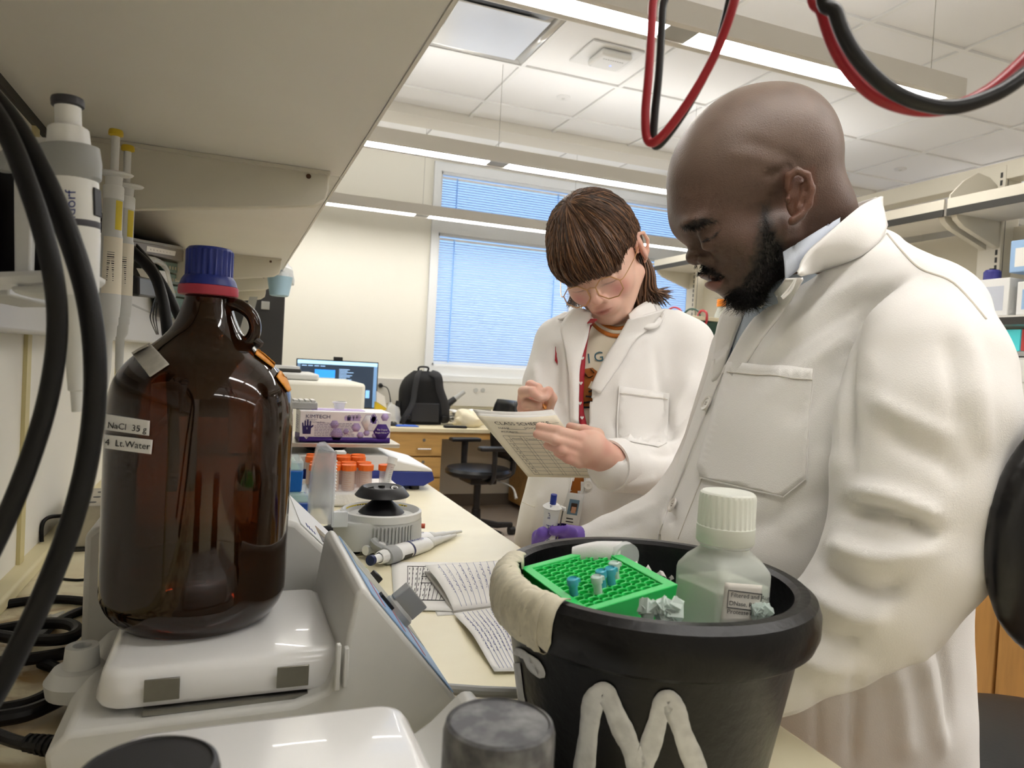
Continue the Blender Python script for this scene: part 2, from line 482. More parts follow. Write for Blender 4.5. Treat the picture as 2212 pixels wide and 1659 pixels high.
floor = struct(B().box((WALLX - .1, YB - .1, -.1), (XR + .1, WY + .1, 0)).build('floor', M_floor))
struct(B().box((WALLX - .12, YB, 0), (WALLX, WY, CE + .4)).build('wall_left', M_wall))
struct(B().box((XR, YB, 0), (XR + .12, WY, CE + .4)).build('wall_right', M_wall))
struct(B().box((WALLX - .12, YB - .12, 0), (XR + .12, YB, CE + .4)).build('wall_back', M_wall))
# far wall round the window opening
WX0, WX1, WZ0, WZ1 = 1.53, 6.3, 1.13, 2.93
wf = struct(B().box((WALLX - .12, WY, 0), (WX0, WY + .15, CE + .4)).box((WX1, WY, 0), (XR + .12, WY + .15, CE + .4))
            .box((WX0, WY, 0), (WX1, WY + .15, WZ0)).box((WX0, WY, WZ1), (WX1, WY + .15, CE + .4)).build('wall_far', M_wall))
struct(B().box((WALLX, WY - .012, 0), (XR, WY, .1)).build('baseboard_far', M_base))
ceil = struct(B().box((WALLX - .1, YB - .1, CE + .02), (XR + .1, 4.72, CE + .12)).build('ceiling', M_ceil))
ceil2 = struct(B().box((WALLX - .1, 4.72, 3.14), (XR + .1, WY + .1, 3.24)).build('ceiling_window_bay', M_ceil))
struct(B().box((WALLX, 4.70, CE - .055), (XR, 4.93, 3.2)).build('trim_1', mat('soffit', 'e6e2d8', .7)))
struct(B().box((WALLX, 4.93, CE + .02), (XR, 5.02, 3.2)).build('trim_2', M_grid))
# grid and lay-in tiles
T0 = .61; GX = [1.43 + T0 * k for k in range(-3, 10)]; GY = [.113 + T0 * k for k in range(-2, 8)]
gb = B()
for x in GX:
    if WALLX < x < XR: gb.box((x - .012, GY[0], CE - .004), (x + .012, 4.70, CE + .02))
for y in GY:
    if y < 4.7: gb.box((WALLX, y - .012, CE - .0052), (XR, y + .012, CE + .02))
gb.build('ceiling_grid', M_grid, ceil)
def tile_at(x, y):
    return B().box((x + .014, y + .014, CE + .006), (x + T0 - .014, y + T0 - .014, CE + .019)).build('ceiling_tile', M_ceil, ceil)
proto_tile = None; SPECIAL = {}
for i, x in enumerate(GX[:-1]):
    for j, y in enumerate(GY):
        cx, cy = x + T0 / 2, y + T0 / 2
        if cy > 4.75: continue
        pp = proj([[x, y, CE], [x + T0, y, CE], [x, y + T0, CE], [x + T0, y + T0, CE]])
        if (pp[2] < .3).any() or pp[0].max() < 700 or pp[0].min() > 2260 or pp[1].max() < -30 or pp[1].min() > 700: continue
        if y + T0 > 4.7:
            B().box((x + .014, y + .014, CE + .006), (x + T0 - .014, 4.69, CE + .019)).build('ceiling_tile', M_ceil, ceil); continue
        if abs(cx - 1.125) < .31 and abs(cy - 3.468) < .31: continue          # the air diffuser sits here
        if proto_tile is None: proto_tile = tile_at(x, y)
        else: share(proto_tile, (cx, cy, CE + .006))
bt = None
for i, x in enumerate(GX[:-1]):
    for y in (5.03, 5.35, 5.67):
        if x < .3 or x > 5.2: continue
        if bt is None: bt = B().box((x + .014, y + .01, 3.125), (x + T0 - .014, y + .30, 3.139)).build('ceiling_tile', M_ceil, ceil2)
        else: share(bt, (x + T0 / 2, y + .155, 3.125))

# ---- air diffuser, wireless access point, sprinkler covers
M_diff = mat('diffuser_enamel', 'e4e4e2', .25, metal=.35)
x0, y0 = GX[GX.index(min(GX, key=lambda g: abs(g - .82)))], GY[[abs(g - 3.163) for g in GY].index(min(abs(g - 3.163) for g in GY))]
d = thing('air_diffuser', 'square metal air supply diffuser set in the ceiling grid', 'air vent', (x0 + .305, y0 + .305, CE))
b = B()
for k, (i0, z0, i1, z1) in enumerate(((.015, .0, .055, .02), (.055, .02, .11, .012))):
    o = [(x0 + i0, y0 + i0), (x0 + T0 - i0, y0 + i0), (x0 + T0 - i0, y0 + T0 - i0), (x0 + i0, y0 + T0 - i0)]
    q = [(x0 + i1, y0 + i1), (x0 + T0 - i1, y0 + i1), (x0 + T0 - i1, y0 + T0 - i1), (x0 + i1, y0 + T0 - i1)]
    for s in range(4):
        t = (s + 1) % 4; b.add([(*o[s], CE + z0), (*o[t], CE + z0), (*q[t], CE + z1), (*q[s], CE + z1)], [(0, 1, 2, 3)])
b.build('flared_frame', M_diff, d, solid=.002)
B().box((x0 + .075, y0 + .055, CE - .012), (x0 + T0 - .075, y0 + T0 - .075, CE - .004)).build('plaque', M_diff, d, bevel=.004)
B().box((x0 + .1, y0 + .015, CE - .002), (x0 + .42, y0 + .05, CE + .01)).build('duct_slot', M_black, d)
a0 = thing('wireless_access_point', 'white wireless access point with blue light on ceiling tile', 'access point', (1.78, 3.43, CE))
B(TR((1.775, 3.44, CE))).box((-.15, -.14, -.006), (.15, .14, .004)).build('mount_plate', M_white, a0, bevel=.002)
B(TR((1.785, 3.42, CE))).box((-.09, -.09, -.045), (.09, .09, -.006), taper=-.0).build('housing', M_white, a0, bevel=.018, seg=4)
B(TR((1.80, 3.44, CE - .0462))).lathe([(.004, 0), (.004, .002)], 12).build('status_light', mat('blue_led', '4a5cff', .4, emit='4a5cff', estr=6), a0)
b = B(TR((1.785, 3.42, CE - .046)));
for k in range(9): b.box((-.06 + k * .0135, -.045, 0), (-.052 + k * .0135, -.040, .001))
b.build('vent_row', M_grey, a0, kind='stuff')
for p, lb in (((1217, 211), 'small round sprinkler cover beside the wireless access point'), ((1945, 366), 'small round sprinkler cover above the far wall shelving')):
    c = PZ(*p, CE)
    s = thing('sprinkler_cover', lb, 'sprinkler', c, 'ceiling sprinkler covers')
    B(TR((c.x, c.y, CE - .006))).lathe([(.0, 0), (.034, .0), (.042, .004), (.042, .012)], 28).build('cover_plate', M_white, s)
    B(TR((c.x, c.y, CE - .008))).lathe([(.0, 0), (.010, 0), (.012, .004)], 14).build('cap', M_lgrey, s)

# ---- pendant lights
FZ = 2.35
def pendant(y, xs, lb):
    x0, x1 = xs[0], xs[-1]; hw = .075
    t = thing('pendant_light', lb, 'ceiling light', ((x0 + x1) / 2, y, FZ), 'long pendant light fixtures')
    b = B()
    prof = [(-hw, 0), (-.047, 0), (-.047, .012), (.047, .012), (.047, 0), (hw, 0), (hw, .075), (-hw, .075)]
    vs = [(x, y + p[0], FZ + p[1]) for x in (x0, x1) for p in prof]; n = 8
    b.add(vs, [(i, (i + 1) % n, n + (i + 1) % n, n + i) for i in range(n)][::1] + [tuple(range(n - 1, -1, -1)), tuple(range(n, 2 * n))])
    b.build('housing', M_fix, t, sharp=20, flip=True)
    for a, c in zip(xs[:-1], xs[1:]):
        B().box((a + .057, y - .046, FZ + .004), (c - .057, y + .046, FZ + .011)).build('diffuser', M_lamp, t)
        B().box((a + .057, y - .045, FZ + .0755), (c - .057, y + .045, FZ + .079)).build('uplight', M_upl, t)
    for a in xs[1:-1]:
        B().box((a - .055, y - .046, FZ + .004), (a + .055, y + .046, FZ + .011)).build('joint_plate', M_grey, t)
    for a in [x0 + .06] + [q for q in xs[1:-1]] + [x1 - .1]:
        B().cyl((a, y, FZ + .075), (a, y, CE if y < 4.8 else 3.14), .0012, n=5).build('hanger_cable', M_steel, t)
    return t
pendant(2.045, [-.1, 1.31, 2.545], 'nearest long pendant light ending above the bald man')
pendant(3.80, [-.1, 1.327, 2.60, 3.85], 'middle long pendant light crossing the upper window')
pendant(5.46, [-.1, 1.318, 2.60, 3.9], 'farthest long pendant light just in front of the window')
for k, (y, x) in enumerate(((.2, -.1), (2.045, 4.2), (3.8, 5.2), (-1.6, -.1), (-1.6, 3.6), (.2, 4.4))):  # pendants outside the view, added to light the room and the coat fronts
    pendant(y, [x, x + 1.25, x + 2.4, x + 3.5][:4 if x < 0 else 3], ['added fill pendant light over the near bench above the jug', 'added fill pendant light beyond the island shelving in the second row', 'added fill pendant light beyond the island shelving in the third row', 'added fill pendant light behind the viewpoint along the bench wall', 'added fill pendant light behind the viewpoint over the far aisle', 'added fill pendant light above the right end of the island'][k])

# ---- window with frames and blinds
M_gl = mat('window_glass', 'ffffff', .02, trans=1., ior=1.01, alpha=.12)
M_slat = mat('blind_slat', 'dfe6ec', .5, translu=('dbe9fb', .45))
wn = struct(thing('window_1', 'wide aluminium window', 'x', (3.9, WY, WZ0))); del wn['category']; del wn['label']
def bar(x0, x1, z0, z1, y0=WY - .03, y1=WY + .09, nm='window_frame'): return B().box((x0, y0, z0), (x1, y1, z1)).build(nm, M_alu, wn)
bar(WX0 + .06, WX1 - .06, WZ1 - .075, WZ1, WY - .028); bar(WX0 + .06, WX1 - .06, WZ0, WZ0 + .08, WY - .028); bar(WX0, WX0 + .06, WZ0, WZ1); bar(WX1 - .06, WX1, WZ0, WZ1)
MX = [2.93, 4.36]
for x in MX: bar(x - .05, x + .05, WZ0 + .08, WZ1 - .075)
MZ = (2.335, 2.47)
bar(WX0 + .061, WX1 - .061, MZ[0], MZ[1], WY - .026, WY + .085)
bar(WX0 - .05, WX1 + .05, WZ0 - .05, WZ0, WY - .06, WY + .02, 'window_sill')
xs = [WX0 + .06] + [v for m_ in MX for v in (m_ - .05, m_ + .05)] + [WX1 - .06]
cells = []
for i in range(0, len(xs), 2):
    for (z0, z1, row) in ((WZ0 + .08, MZ[0], 'lower'), (MZ[1], WZ1 - .075, 'upper')):
        cells.append((xs[i], xs[i + 1], z0, z1, row, i // 2))
        for (a, b_, c, d_) in ((xs[i], xs[i + 1], z1 - .02, z1), (xs[i], xs[i + 1], z0, z0 + .02), (xs[i], xs[i] + .02, z0, z1), (xs[i + 1] - .02, xs[i + 1], z0, z1)):
            B().box((a, WY, c), (b_, WY + .05, d_)).build('inner_frame', M_alu, wn)
        B().box((xs[i], WY + .07, z0), (xs[i + 1], WY + .074, z1)).build('pane', M_gl, wn)
which = ['leftmost', 'middle', 'rightmost']
for (x0, x1, z0, z1, row, col) in cells:
    x0 += .022; x1 -= .022; z0 += .022; z1 -= .022
    t = thing('window_blind', '%s %s window blind of pale horizontal slats' % (which[col], row), 'blind', ((x0 + x1) / 2, WY + .03, z0), 'window blinds')
    B().box((x0, WY + .012, z1 - .03), (x1, WY + .04, z1 - .012)).build('headrail', M_alu, t)
    b = B(); z = z1 - .05
    while z > z0 + .008:
        a = .011; b.add([(x0, WY + .026 - a, z - .0085), (x1, WY + .026 - a, z - .0085), (x1, WY + .026 + a, z + .0085), (x0, WY + .026 + a, z + .0085)], [(0, 1, 2, 3)]); z -= .0215
    b.build('slats', M_slat, t, kind='stuff')
    B().box((x0, WY + .015, z0), (x1, WY + .037, z0 + .012)).build('bottom_rail', M_alu, t)
    for fx in (.105, .87):
        xx = x0 + (x1 - x0) * fx
        B().cyl((xx, WY + .008, z0 + .01), (xx, WY + .008, z1 - .02), .006, n=6).build('ladder_tape', mat('ladder_tape', 'bfe0ff', .6, translu=('bfe2ff', .6)), t)

# ---- raceway with sockets on the far wall
struct(B().box((WALLX, WY - .055, .87), (XR, WY, 1.085)).build('trim_3', mat('raceway', 'cfccc4', .5), bevel=.006))
for k, px in enumerate((1028, 1043)):
    c = PY(px, 843, WY - .056)
    B(frame(c, (1, 0, 0), (0, 0, 1))).lathe([(0, 0), (.019, 0), (.019, .005), (0, .005)], 18).build('wall_socket', M_grey)
for o in [o for o in COL.objects if o.name.startswith('wall_socket')]:
    tag(o, 'round grey wall socket on the raceway, %s of the pair' % ('left' if '.' not in o.name else 'right'), 'socket', 'raceway sockets')

# ---- left wall: backing panels, upstand, raceway
M_panel = mat('wall_panel', 'f7f3e8', .5, var=.03, vscale=4)
M_seam = mat('panel_seam', 'd9cc97', .5)
bs = struct(B().box((WALLX, .0, BZ), (WALLX + .006, 3.7, 1.545)).build('wall_left_panel', M_panel))
for y in (.35, 1.16, 2.0, 2.85):
    B().box((WALLX + .005, y, BZ), (WALLX + .011, y + .022, 1.545)).build('seam_strip', M_seam, bs)
struct(B().box((WALLX, .0, BZ), (WALLX + .03, 3.7, BZ + .018)).build('trim_4', mat('upstand', 'e4d9b0', .5), bevel=.004))
rw = struct(B().box((WALLX, -.2, 1.255), (WALLX + .055, 3.6, 1.40)).build('trim_5', mat('raceway_left', 'd3d2d0', .45), bevel=.005))
B().box((WALLX + .054, -.2, 1.338), (WALLX + .0565, 3.6, 1.342)).build('cover_joint', M_grey, rw)
# ================================================================ benches, shelves, desk
M_top = mat('bench_top', 'efe6c6', .35, var=.10, vscale=14, tint2='c9b07a', bump=.03, bscale=60)
def bench_mat():
    """cream laminate; brown liquid stains and scuffs where cables lie by the wall"""
    m = M_top; nt = m.node_tree; b = nt.nodes['Principled BSDF']
    tc = nt.nodes.new('ShaderNodeTexCoord'); old = b.inputs['Base Color'].links[0].from_socket
    n = nt.nodes.new('ShaderNodeTexNoise'); n.inputs['Scale'].default_value = 22; n.inputs['Detail'].default_value = 9; n.inputs['Distortion'].default_value = .6
    nt.links.new(tc.outputs['Object'], n.inputs['Vector'])
    r = nt.nodes.new('ShaderNodeMapRange'); r.inputs[1].default_value = .42; r.inputs[2].default_value = .58
    sx = nt.nodes.new('ShaderNodeSeparateXYZ'); nt.links.new(tc.outputs['Object'], sx.inputs[0])
    ra = nt.nodes.new('ShaderNodeMapRange'); ra.inputs[1].default_value = -.20; ra.inputs[2].default_value = -.30   # a strip along the wall
    rb = nt.nodes.new('ShaderNodeMapRange'); rb.inputs[1].default_value = -.32; rb.inputs[2].default_value = -.67
    nt.links.new(sx.outputs[0], ra.inputs[0]); nt.links.new(sx.outputs[1], rb.inputs[0]); nt.links.new(n.outputs[0], r.inputs[0])
    a = nt.nodes.new('ShaderNodeMath'); a.operation = 'MULTIPLY'; c = nt.nodes.new('ShaderNodeMath'); c.operation = 'MULTIPLY'
    nt.links.new(ra.outputs[0], a.inputs[0]); nt.links.new(rb.outputs[0], a.inputs[1]); nt.links.new(a.outputs[0], c.inputs[0]); nt.links.new(r.outputs[0], c.inputs[1])
    mx = nt.nodes.new('ShaderNodeMix'); mx.data_type = 'RGBA'; mx.inputs[7].default_value = lin('a17d47')
    nt.links.new(c.outputs[0], mx.inputs[0]); nt.links.new(old, mx.inputs[6]); nt.links.new(mx.outputs[2], b.inputs['Base Color'])
bench_mat()
EX = .506
bn = thing('lab_bench', 'long cream topped lab bench along the left wall', 'bench', (.12, 1.57, 0))
B().box((WALLX + .001, -.6, BZ - .032), (EX, 3.75, BZ)).build('worktop', M_top, bn, bevel=.004)
for k in range(7):
    y = -.56 + k * .59
    B().box((WALLX + .02, y, .1), (EX - .045, y + .585, BZ - .034)).build('base_cabinet', M_wood, bn)
    dd = B().box((EX - .045, y + .01, .12), (EX - .027, y + .575, .70)).build('door', M_wood, bn, bevel=.002)
    B().box((EX - .027, y + .2, .64), (EX - .012, y + .38, .65)).build('handle', M_chrome, dd)
    dd = B().box((EX - .045, y + .01, .71), (EX - .027, y + .575, .875)).build('drawer_front', M_wood, bn, bevel=.002)
    B().box((EX - .027, y + .2, .79), (EX - .012, y + .38, .80)).build('handle', M_chrome, dd)
B().box((WALLX + .02, -.55, 0), (EX - .09, 3.55, .1)).build('plinth', M_dark, bn)

# overhead shelf on the left wall
SZ = 1.55; SX = .161
for k, (y0, y1, lb) in enumerate(((-.35, 1.252, 'nearest wide beige overhead shelf board above the amber bottle'), (1.258, 2.52, 'second beige overhead shelf board behind the first bracket'), (2.526, 3.62, 'farthest beige overhead shelf board near the tall black cabinet'))):
    t = thing('overhead_shelf', lb, 'shelf', (-.05, (y0 + y1) / 2, SZ), 'overhead shelf boards')
    B().box((WALLX, y0, SZ), (SX - .002, y1, SZ + .025)).build('board', M_shelf, t, bevel=.002)
    B().box((SX - .002, y0, SZ - .001), (SX + .002, y1, SZ + .026)).build('front_edge', M_shelf, t)
    B().box((WALLX + .001, y0 + .002, SZ - .012), (WALLX + .012, y1 - .002, SZ)).build('rear_rail', M_dark, t)
names = ['nearest beige shelf bracket with a bolt hole', 'second beige shelf bracket along the wall', 'third beige shelf bracket along the wall', 'farthest beige shelf bracket along the wall']
for k, y in enumerate((1.238, 2.46, 3.0, 3.58)):
    t = thing('shelf_bracket', names[k], 'bracket', (-.07, y, SZ - .14), 'overhead shelf brackets')
    pr = [(WALLX, SZ - .115), (.095, SZ - .063), (.118, SZ - .058), (.134, SZ - .046), (.138, SZ - .03), (.138, SZ - .001), (WALLX, SZ - .001)]
    B(frame((0, y, 0), (1, 0, 0), (0, 0, 1))).prism(pr, -.009, .009).build('plate', M_beige, t, bevel=.003)
    B().box((WALLX, y - .016, SZ - .006), (.138, y + .016, SZ - .0005)).build('flange', M_beige, t)
    B(frame((.105, y - .0095, SZ - .012), (1, 0, 0), (0, 0, 1))).lathe([(0, 0), (.004, 0), (.004, .001), (0, .001)], 10).build('bolt_hole', mat('rust', '5a3d2a', .8), t)

# tall black cabinet beyond the bench
t = thing('black_cabinet', 'tall matt black cabinet at the far end of the bench', 'cabinet', (0, 4.1, 0))
B().box((WALLX + .002, 3.86, .05), (.243, 4.5, 1.86)).build('body', mat('cabinet_black', '2c2b2b', .55, bump=.05), t, bevel=.003)
B().box((WALLX + .02, 3.88, 0), (.22, 4.48, .05)).build('plinth', M_black, t)
B().box((WALLX + .01, 3.856, .9), (.235, 3.861, .905)).build('door_gap', M_black, t)
for o in (0.,):
    B(frame(PY(573, 660, 3.858), (1, 0, 0), (0, 0, 1))).prism([(-.02, -.02), (.02, -.02), (.02, .02), (-.02, .02)], 0, .012).build('latch', M_grey, t, bevel=.002)
# small slanting grey arm in front of it
t = thing('support_arm', 'slanting grey metal arm beside the tall black cabinet', 'arm', PY(516, 760, 3.4))
B().add([PY(539, 641, 3.4), PY(557, 641, 3.4), PY(530, 750, 3.4), PY(508, 745, 3.4), PY(539, 641, 3.46), PY(557, 641, 3.46), PY(530, 750, 3.46), PY(508, 745, 3.46)],
        [(0, 1, 2, 3), (7, 6, 5, 4), (0, 4, 5, 1), (1, 5, 6, 2), (2, 6, 7, 3), (3, 7, 4, 0)]).build('post', M_grey, t)
B().add([PY(549, 675, 3.4), PY(556, 676, 3.4), PY(546, 722, 3.4), PY(539, 724, 3.4), PY(549, 675, 3.47), PY(556, 676, 3.47), PY(546, 722, 3.47), PY(539, 724, 3.47)],
        [(0, 1, 2, 3), (7, 6, 5, 4), (0, 4, 5, 1), (1, 5, 6, 2), (2, 6, 7, 3), (3, 7, 4, 0)]).build('card_holder', M_lgrey, t)
B().box((PY(520, 1000, 3.4).x - .02, 3.39, BZ), (PY(520, 1000, 3.4).x + .03, 3.47, 1.26)).build('stem', M_grey, t)

# ---- computer desk against the far wall
dk = thing('office_desk', 'pale topped wooden desk under the window', 'desk', (1.6, 5.65, 0))
B().box((WALLX, 5.25, .71), (4.3, WY - .02, .742)).build('desktop', mat('desk_top', 'eee2bf', .4), dk, bevel=.004)
B().box((WALLX, 5.27, .66), (4.3, 5.29, .71)).build('apron', M_woodd, dk)
pd = B().box((.85, 5.30, .05), (1.52, 5.96, .70)).build('pedestal', M_woodd, dk)
B().box((2.35, 5.30, .05), (2.9, 5.96, .66)).build('pedestal', M_woodd, dk)
for (z0, z1) in ((.53, .685), (.37, .52), (.10, .36)):
    dr = B().box((.87, 5.272, z0), (1.515, 5.30, z1)).build('drawer_front', M_woodd, dk, bevel=.003)
    B().tube([(1.325, 5.272, z0 + .055), (1.325, 5.25, z0 + .055), (1.425, 5.25, z0 + .055), (1.425, 5.272, z0 + .055)], .006, 8).build('handle', M_chrome, dr)
    B(frame((1.375, 5.271, z1 - .035), (1, 0, 0), (0, 0, 1))).lathe([(0, 0), (.012, 0), (.012, .004), (0, .004)], 14).build('lock', M_steel, dr)
# ---- computer monitor
t = thing('computer_monitor', 'flat computer monitor showing a blue desktop page', 'monitor', (.75, 5.6, .742))
a, b_, c = PY(641, 771, 5.6), PY(818, 783, 5.6), PY(812, 886, 5.6)
mf = frame(Vector((a.x, 5.6, 1.212)), (1, 0, 0), (0, 0, 1)); mw = b_.x - a.x
B(mf).box((0, -.36, 0), (mw, .0, -.02)).build('bezel', M_black, t, bevel=.003)
scn = B(mf).box((.008, -.352, .0003), (mw - .008, -.008, .001)).build('screen', mat('screen_page', '2a3644', .3, emit='2f3d50', estr=.5), t)
for nm, (x0, y0, x1, y1), cc, e in (('browser_bar', (.008, -.035, mw - .008, -.008), 'a8d4f2', .9), ('side_bar', (.008, -.352, .03, -.035), '5c7896', .6), ('side_bar', (mw - .035, -.352, mw - .008, -.035), '6f93bb', .6),
                                   ('photo_sky', (.135, -.135, .285, -.075), '2f8cf0', .9), ('photo_ground', (.135, -.165, .285, -.135), '8f9a78', .7), ('thumbnail', (mw - .09, -.28, mw - .06, -.22), '7fb4e8', .8)):
    B(mf).box((x0, y0, .001), (x1, y1, .0016)).build(nm, mat('screen_' + cc, cc, .4, emit=cc, estr=e), scn)
bb = B(mf)
for k in range(14):
    yy = -.07 - k * .011; ln = .05 + random.random() * .09
    bb.box((.315, yy, .001), (.315 + ln, yy + .0045, .0016))
for k in range(4): bb.box((.04 + k * .045, -.052, .001), (.075 + k * .045, -.046, .0016))
bb.build('page_lines', mat('screen_text', '9fc6f2', .4, emit='9fc6f2', estr=.7), scn, kind='stuff')
B(mf).box((mw * .44, .0, -.02), (mw * .55, .026, .01)).build('webcam', M_black, t, bevel=.003)
B(mf).box((mw * .45, -.47, -.03), (mw * .55, -.36, -.02)).build('neck', M_black, t)
B().box((.62, 5.52, .742), (.88, 5.74, .752)).build('foot', M_black, t, bevel=.003)
# black plug and cable on the far raceway
t = thing('wall_plug', 'black mains plug with cable hanging beside the monitor', 'plug', PY(822, 833, WY - .06))
pp = PY(822, 833, WY - .06)
B().cyl(pp + Vector((0, .004, 0)), pp + Vector((0, -.03, 0)), .02, .015).build('plug_body', M_black, t)
B().tube([pp + Vector((0, -.03, 0)), pp + Vector((.05, -.05, -.02)), pp + Vector((.08, -.04, -.12)), pp + Vector((.08, -.04, -.24)), pp + Vector((.06, -.06, -.34))], .004, 6, smooth=5).build('cable', M_rubber, t)
# ---- backpack
bp = PZ(908, 912, .742); bpc = Vector((PY(908, 880, 5.62).x, 5.62, .743))
t = thing('backpack', 'black fabric backpack standing on the desk with straps facing out', 'backpack', bpc)
M_bag = mat('bag_fabric', '131314', .8, bump=.3, bscale=250); M_strap = mat('bag_strap', '2c2c2f', .7, bump=.2, bscale=300)
def bag_shape(w, h, dep, rows=14, n=28, y0=0.):
    R = []
    for i in range(rows + 1):
        u = i / rows; z = h * u; s = (1 - max(0, (u - .55) / .45) ** 2.2 * .62) * (1 - .06 * (1 - u)); q = min(1, (1 - u) * 6 + .25)
        R.append([Vector((math.copysign(abs(math.cos(a)) ** .55, math.cos(a)) * w / 2 * s, y0 + math.copysign(abs(math.sin(a)) ** .6, math.sin(a)) * dep / 2 * q, z)) for a in [2 * PI * k / n for k in range(n + 1)]])
    return R
bb = B(TR(bpc, rz=.12)); rr = bag_shape(.36, .42, .20); bb.grid(rr); bb.add([rr[-1][k] for k in range(28)], [tuple(range(28))]); bb.add([rr[0][k] for k in range(28)], [tuple(range(27, -1, -1))])
bb.build('bag_body', M_bag, t, sharp=60)
for s in (-1, 1):
    B(TR(bpc, rz=.12)).tube([(s * .05, -.06, .41), (s * .085, -.125, .385), (s * .105, -.135, .28), (s * .12 + (.03 if s > 0 else -.0), -.14, .17), (s * .14 + (.03 if s > 0 else -.03), -.125, .06), (s * .15 + (.03 if s > 0 else -.03), -.09, .02)], .032, 8, smooth=6, flat=.3).build('shoulder_strap', M_strap, t)
    B(TR(bpc, rz=.12)).box((s * .15 - .02, -.15, .045), (s * .15 + .02, -.125, .075)).build('buckle', M_black, t, bevel=.004)
B(TR(bpc, rz=.12)).tube([(-.04, -.02, .42), (-.035, -.03, .45), (.035, -.03, .45), (.04, -.02, .42)], .008, 6, smooth=4).build('grab_handle', M_strap, t)
B(TR(bpc, rz=.12)).box((-.12, -.115, .02), (.12, -.098, .17)).build('back_pad', M_strap, t, bevel=.02, seg=3)
for s in (-1, 1): B(TR(bpc, rz=.12)).tube([(s * .17, -.02, .03), (s * .19, -.01, .1), (s * .175, .0, .17)], .03, 8, smooth=4).build('side_pocket', M_bag, t)
# ---- clutter on the desk
def DK(px, y): v = PY(px, 890, y); return Vector((v.x, y, .743))
M_yel = mat('yellow_card', 'e8c52a', .5); M_paper = mat('paper', 'f3f1ec', .8)
c = PZ(825, 890, .742)
t = thing('yellow_folder', 'yellow folder with papers leaning beside the monitor', 'folder', (c.x, 5.5, .742))
def pyprism(poly, y0, y1, nm, m, par, **kw):
    q0 = [PY(*p, y0) for p in poly]; n = len(q0); q1 = [v + Vector((0, y1 - y0, 0)) for v in q0]
    return B().add(q0 + q1, [tuple(range(n)), tuple(range(2 * n - 1, n - 1, -1))] + [(i, n + i, n + (i + 1) % n, (i + 1) % n) for i in range(n)]).build(nm, m, par, **kw)
pyprism([(812, 868), (838, 884), (838, 902), (810, 902)], 5.50, 5.56, 'cover', M_yel, t)
pyprism([(814, 845), (831, 856), (835, 882), (814, 868)], 5.51, 5.55, 'paper_stack', M_paper, t)
t = thing('blue_folder', 'flat blue folder lying in front of the backpack', 'folder', DK(877, 5.38))
c = DK(877, 5.38); B(TR(c)).box((-.08, -.06, 0), (.09, .05, .006)).build('cover', mat('blue_card', '3b62c8', .5), t)
B(TR(c)).box((-.075, -.055, .006), (.085, .045, .007)).build('sheet', mat('blue_sheet', '5b80dc', .6), t)
t = thing('computer_mouse', 'small black computer mouse left of the blue folder', 'mouse', DK(850, 5.4))
c = DK(850, 5.4); B(TR(c)).lathe([(.032, 0), (.034, .012), (.026, .026), (.01, .032), (0, .033)], 20).build('shell', M_black, t)
B(TR(c)).box((-.002, -.03, .024), (.002, -.0, .0335)).build('wheel', M_grey, t)
t = thing('black_pouch', 'flat black pouch at the desk front edge', 'pouch', DK(985, 5.31))
c = DK(985, 5.31); B(TR(c, rz=-.1)).box((-.09, -.03, 0), (.09, .03, .018)).build('pouch_body', M_bag, t, bevel=.008)
B(TR(c, rz=-.1)).box((-.085, -.004, .018), (.085, .0, .020)).build('zip', M_grey, t)
# calibrated arm / tape gun behind the papers, paper heap, gloves
t = thing('tape_dispenser', 'grey and black handled tool sticking up from the paper pile', 'tool', DK(966, 5.8))
a, b_ = PY(966, 874, 5.8), PY(1003, 846, 5.8)
B().cyl(a, a.lerp(b_, .45), .03, .025, 12).build('grip', M_black, t); B().cyl(a.lerp(b_, .42), b_, .022, .018, 12).build('barrel', M_grey, t)
B().cyl((a.x - .02, 5.8, .743), a, .03, .03, 10).build('stand', M_black, t)
t = thing('paper_pile', 'crumpled white papers lying beside the backpack', 'papers', DK(985, 5.62))
for k in range(5):
    c = PY(1000 + random.uniform(-6, 12), 890, 5.6 + random.uniform(-.03, .03))
    B(TR((c.x, c.y, .768 + .02 * k), rz=random.uniform(-.6, .6), ry=random.uniform(-.12, .08), rx=random.uniform(-.04, .08))).grid([[(x, y, .012 * math.sin(x * 30 + k) + .01 * math.cos(y * 24)) for x in np.linspace(-.11, .11, 9)] for y in np.linspace(-.08, .08, 7)]).build('sheet', M_paper, t, solid=.001)
def crumple(nm, lb, cat, c, r, m, part, seed, sq=.6):
    t = thing(nm, lb, cat, c); n, k = 22, 12; vs = []; rs = np.random.RandomState(seed)
    pts = np.array([[math.cos(2 * PI * i / n) * math.sin(PI * (j + .5) / k), math.sin(2 * PI * i / n) * math.sin(PI * (j + .5) / k), math.cos(PI * (j + .5) / k)] for j in range(k) for i in range(n)])
    rad = 1 + .28 * noise3(pts, 2.2, seed) + .12 * noise3(pts, 5, seed + 1); pts *= rad[:, None]
    b = B(TR(c)); b.add([(p[0] * r, p[1] * r * .8, max(0, (p[2] + .8) * r * sq)) for p in pts], [(j * n + i, (j + 1) * n + i, (j + 1) * n + (i + 1) % n, j * n + (i + 1) % n) for j in range(k - 1) for i in range(n)] + [tuple(range(n)), tuple(range(k * n - 1, k * n - n - 1, -1))])
    b.build(part, m, t, sharp=50); return t
M_cream = mat('cream_cloth', 'e6dcc0', .8); M_film = mat('clear_film', 'f4f6f6', .25, alpha=.45)
crumple('cloth_bundle', 'crumpled cream cloth between the papers and the desk front', 'cloth', DK(1012, 5.42), .12, M_cream, 'bundle', 3)
crumple('cloth_bundle', 'cream bundle on the desk right beside the office chair back', 'cloth', DK(1100, 5.62), .17, M_cream, 'bundle', 5)
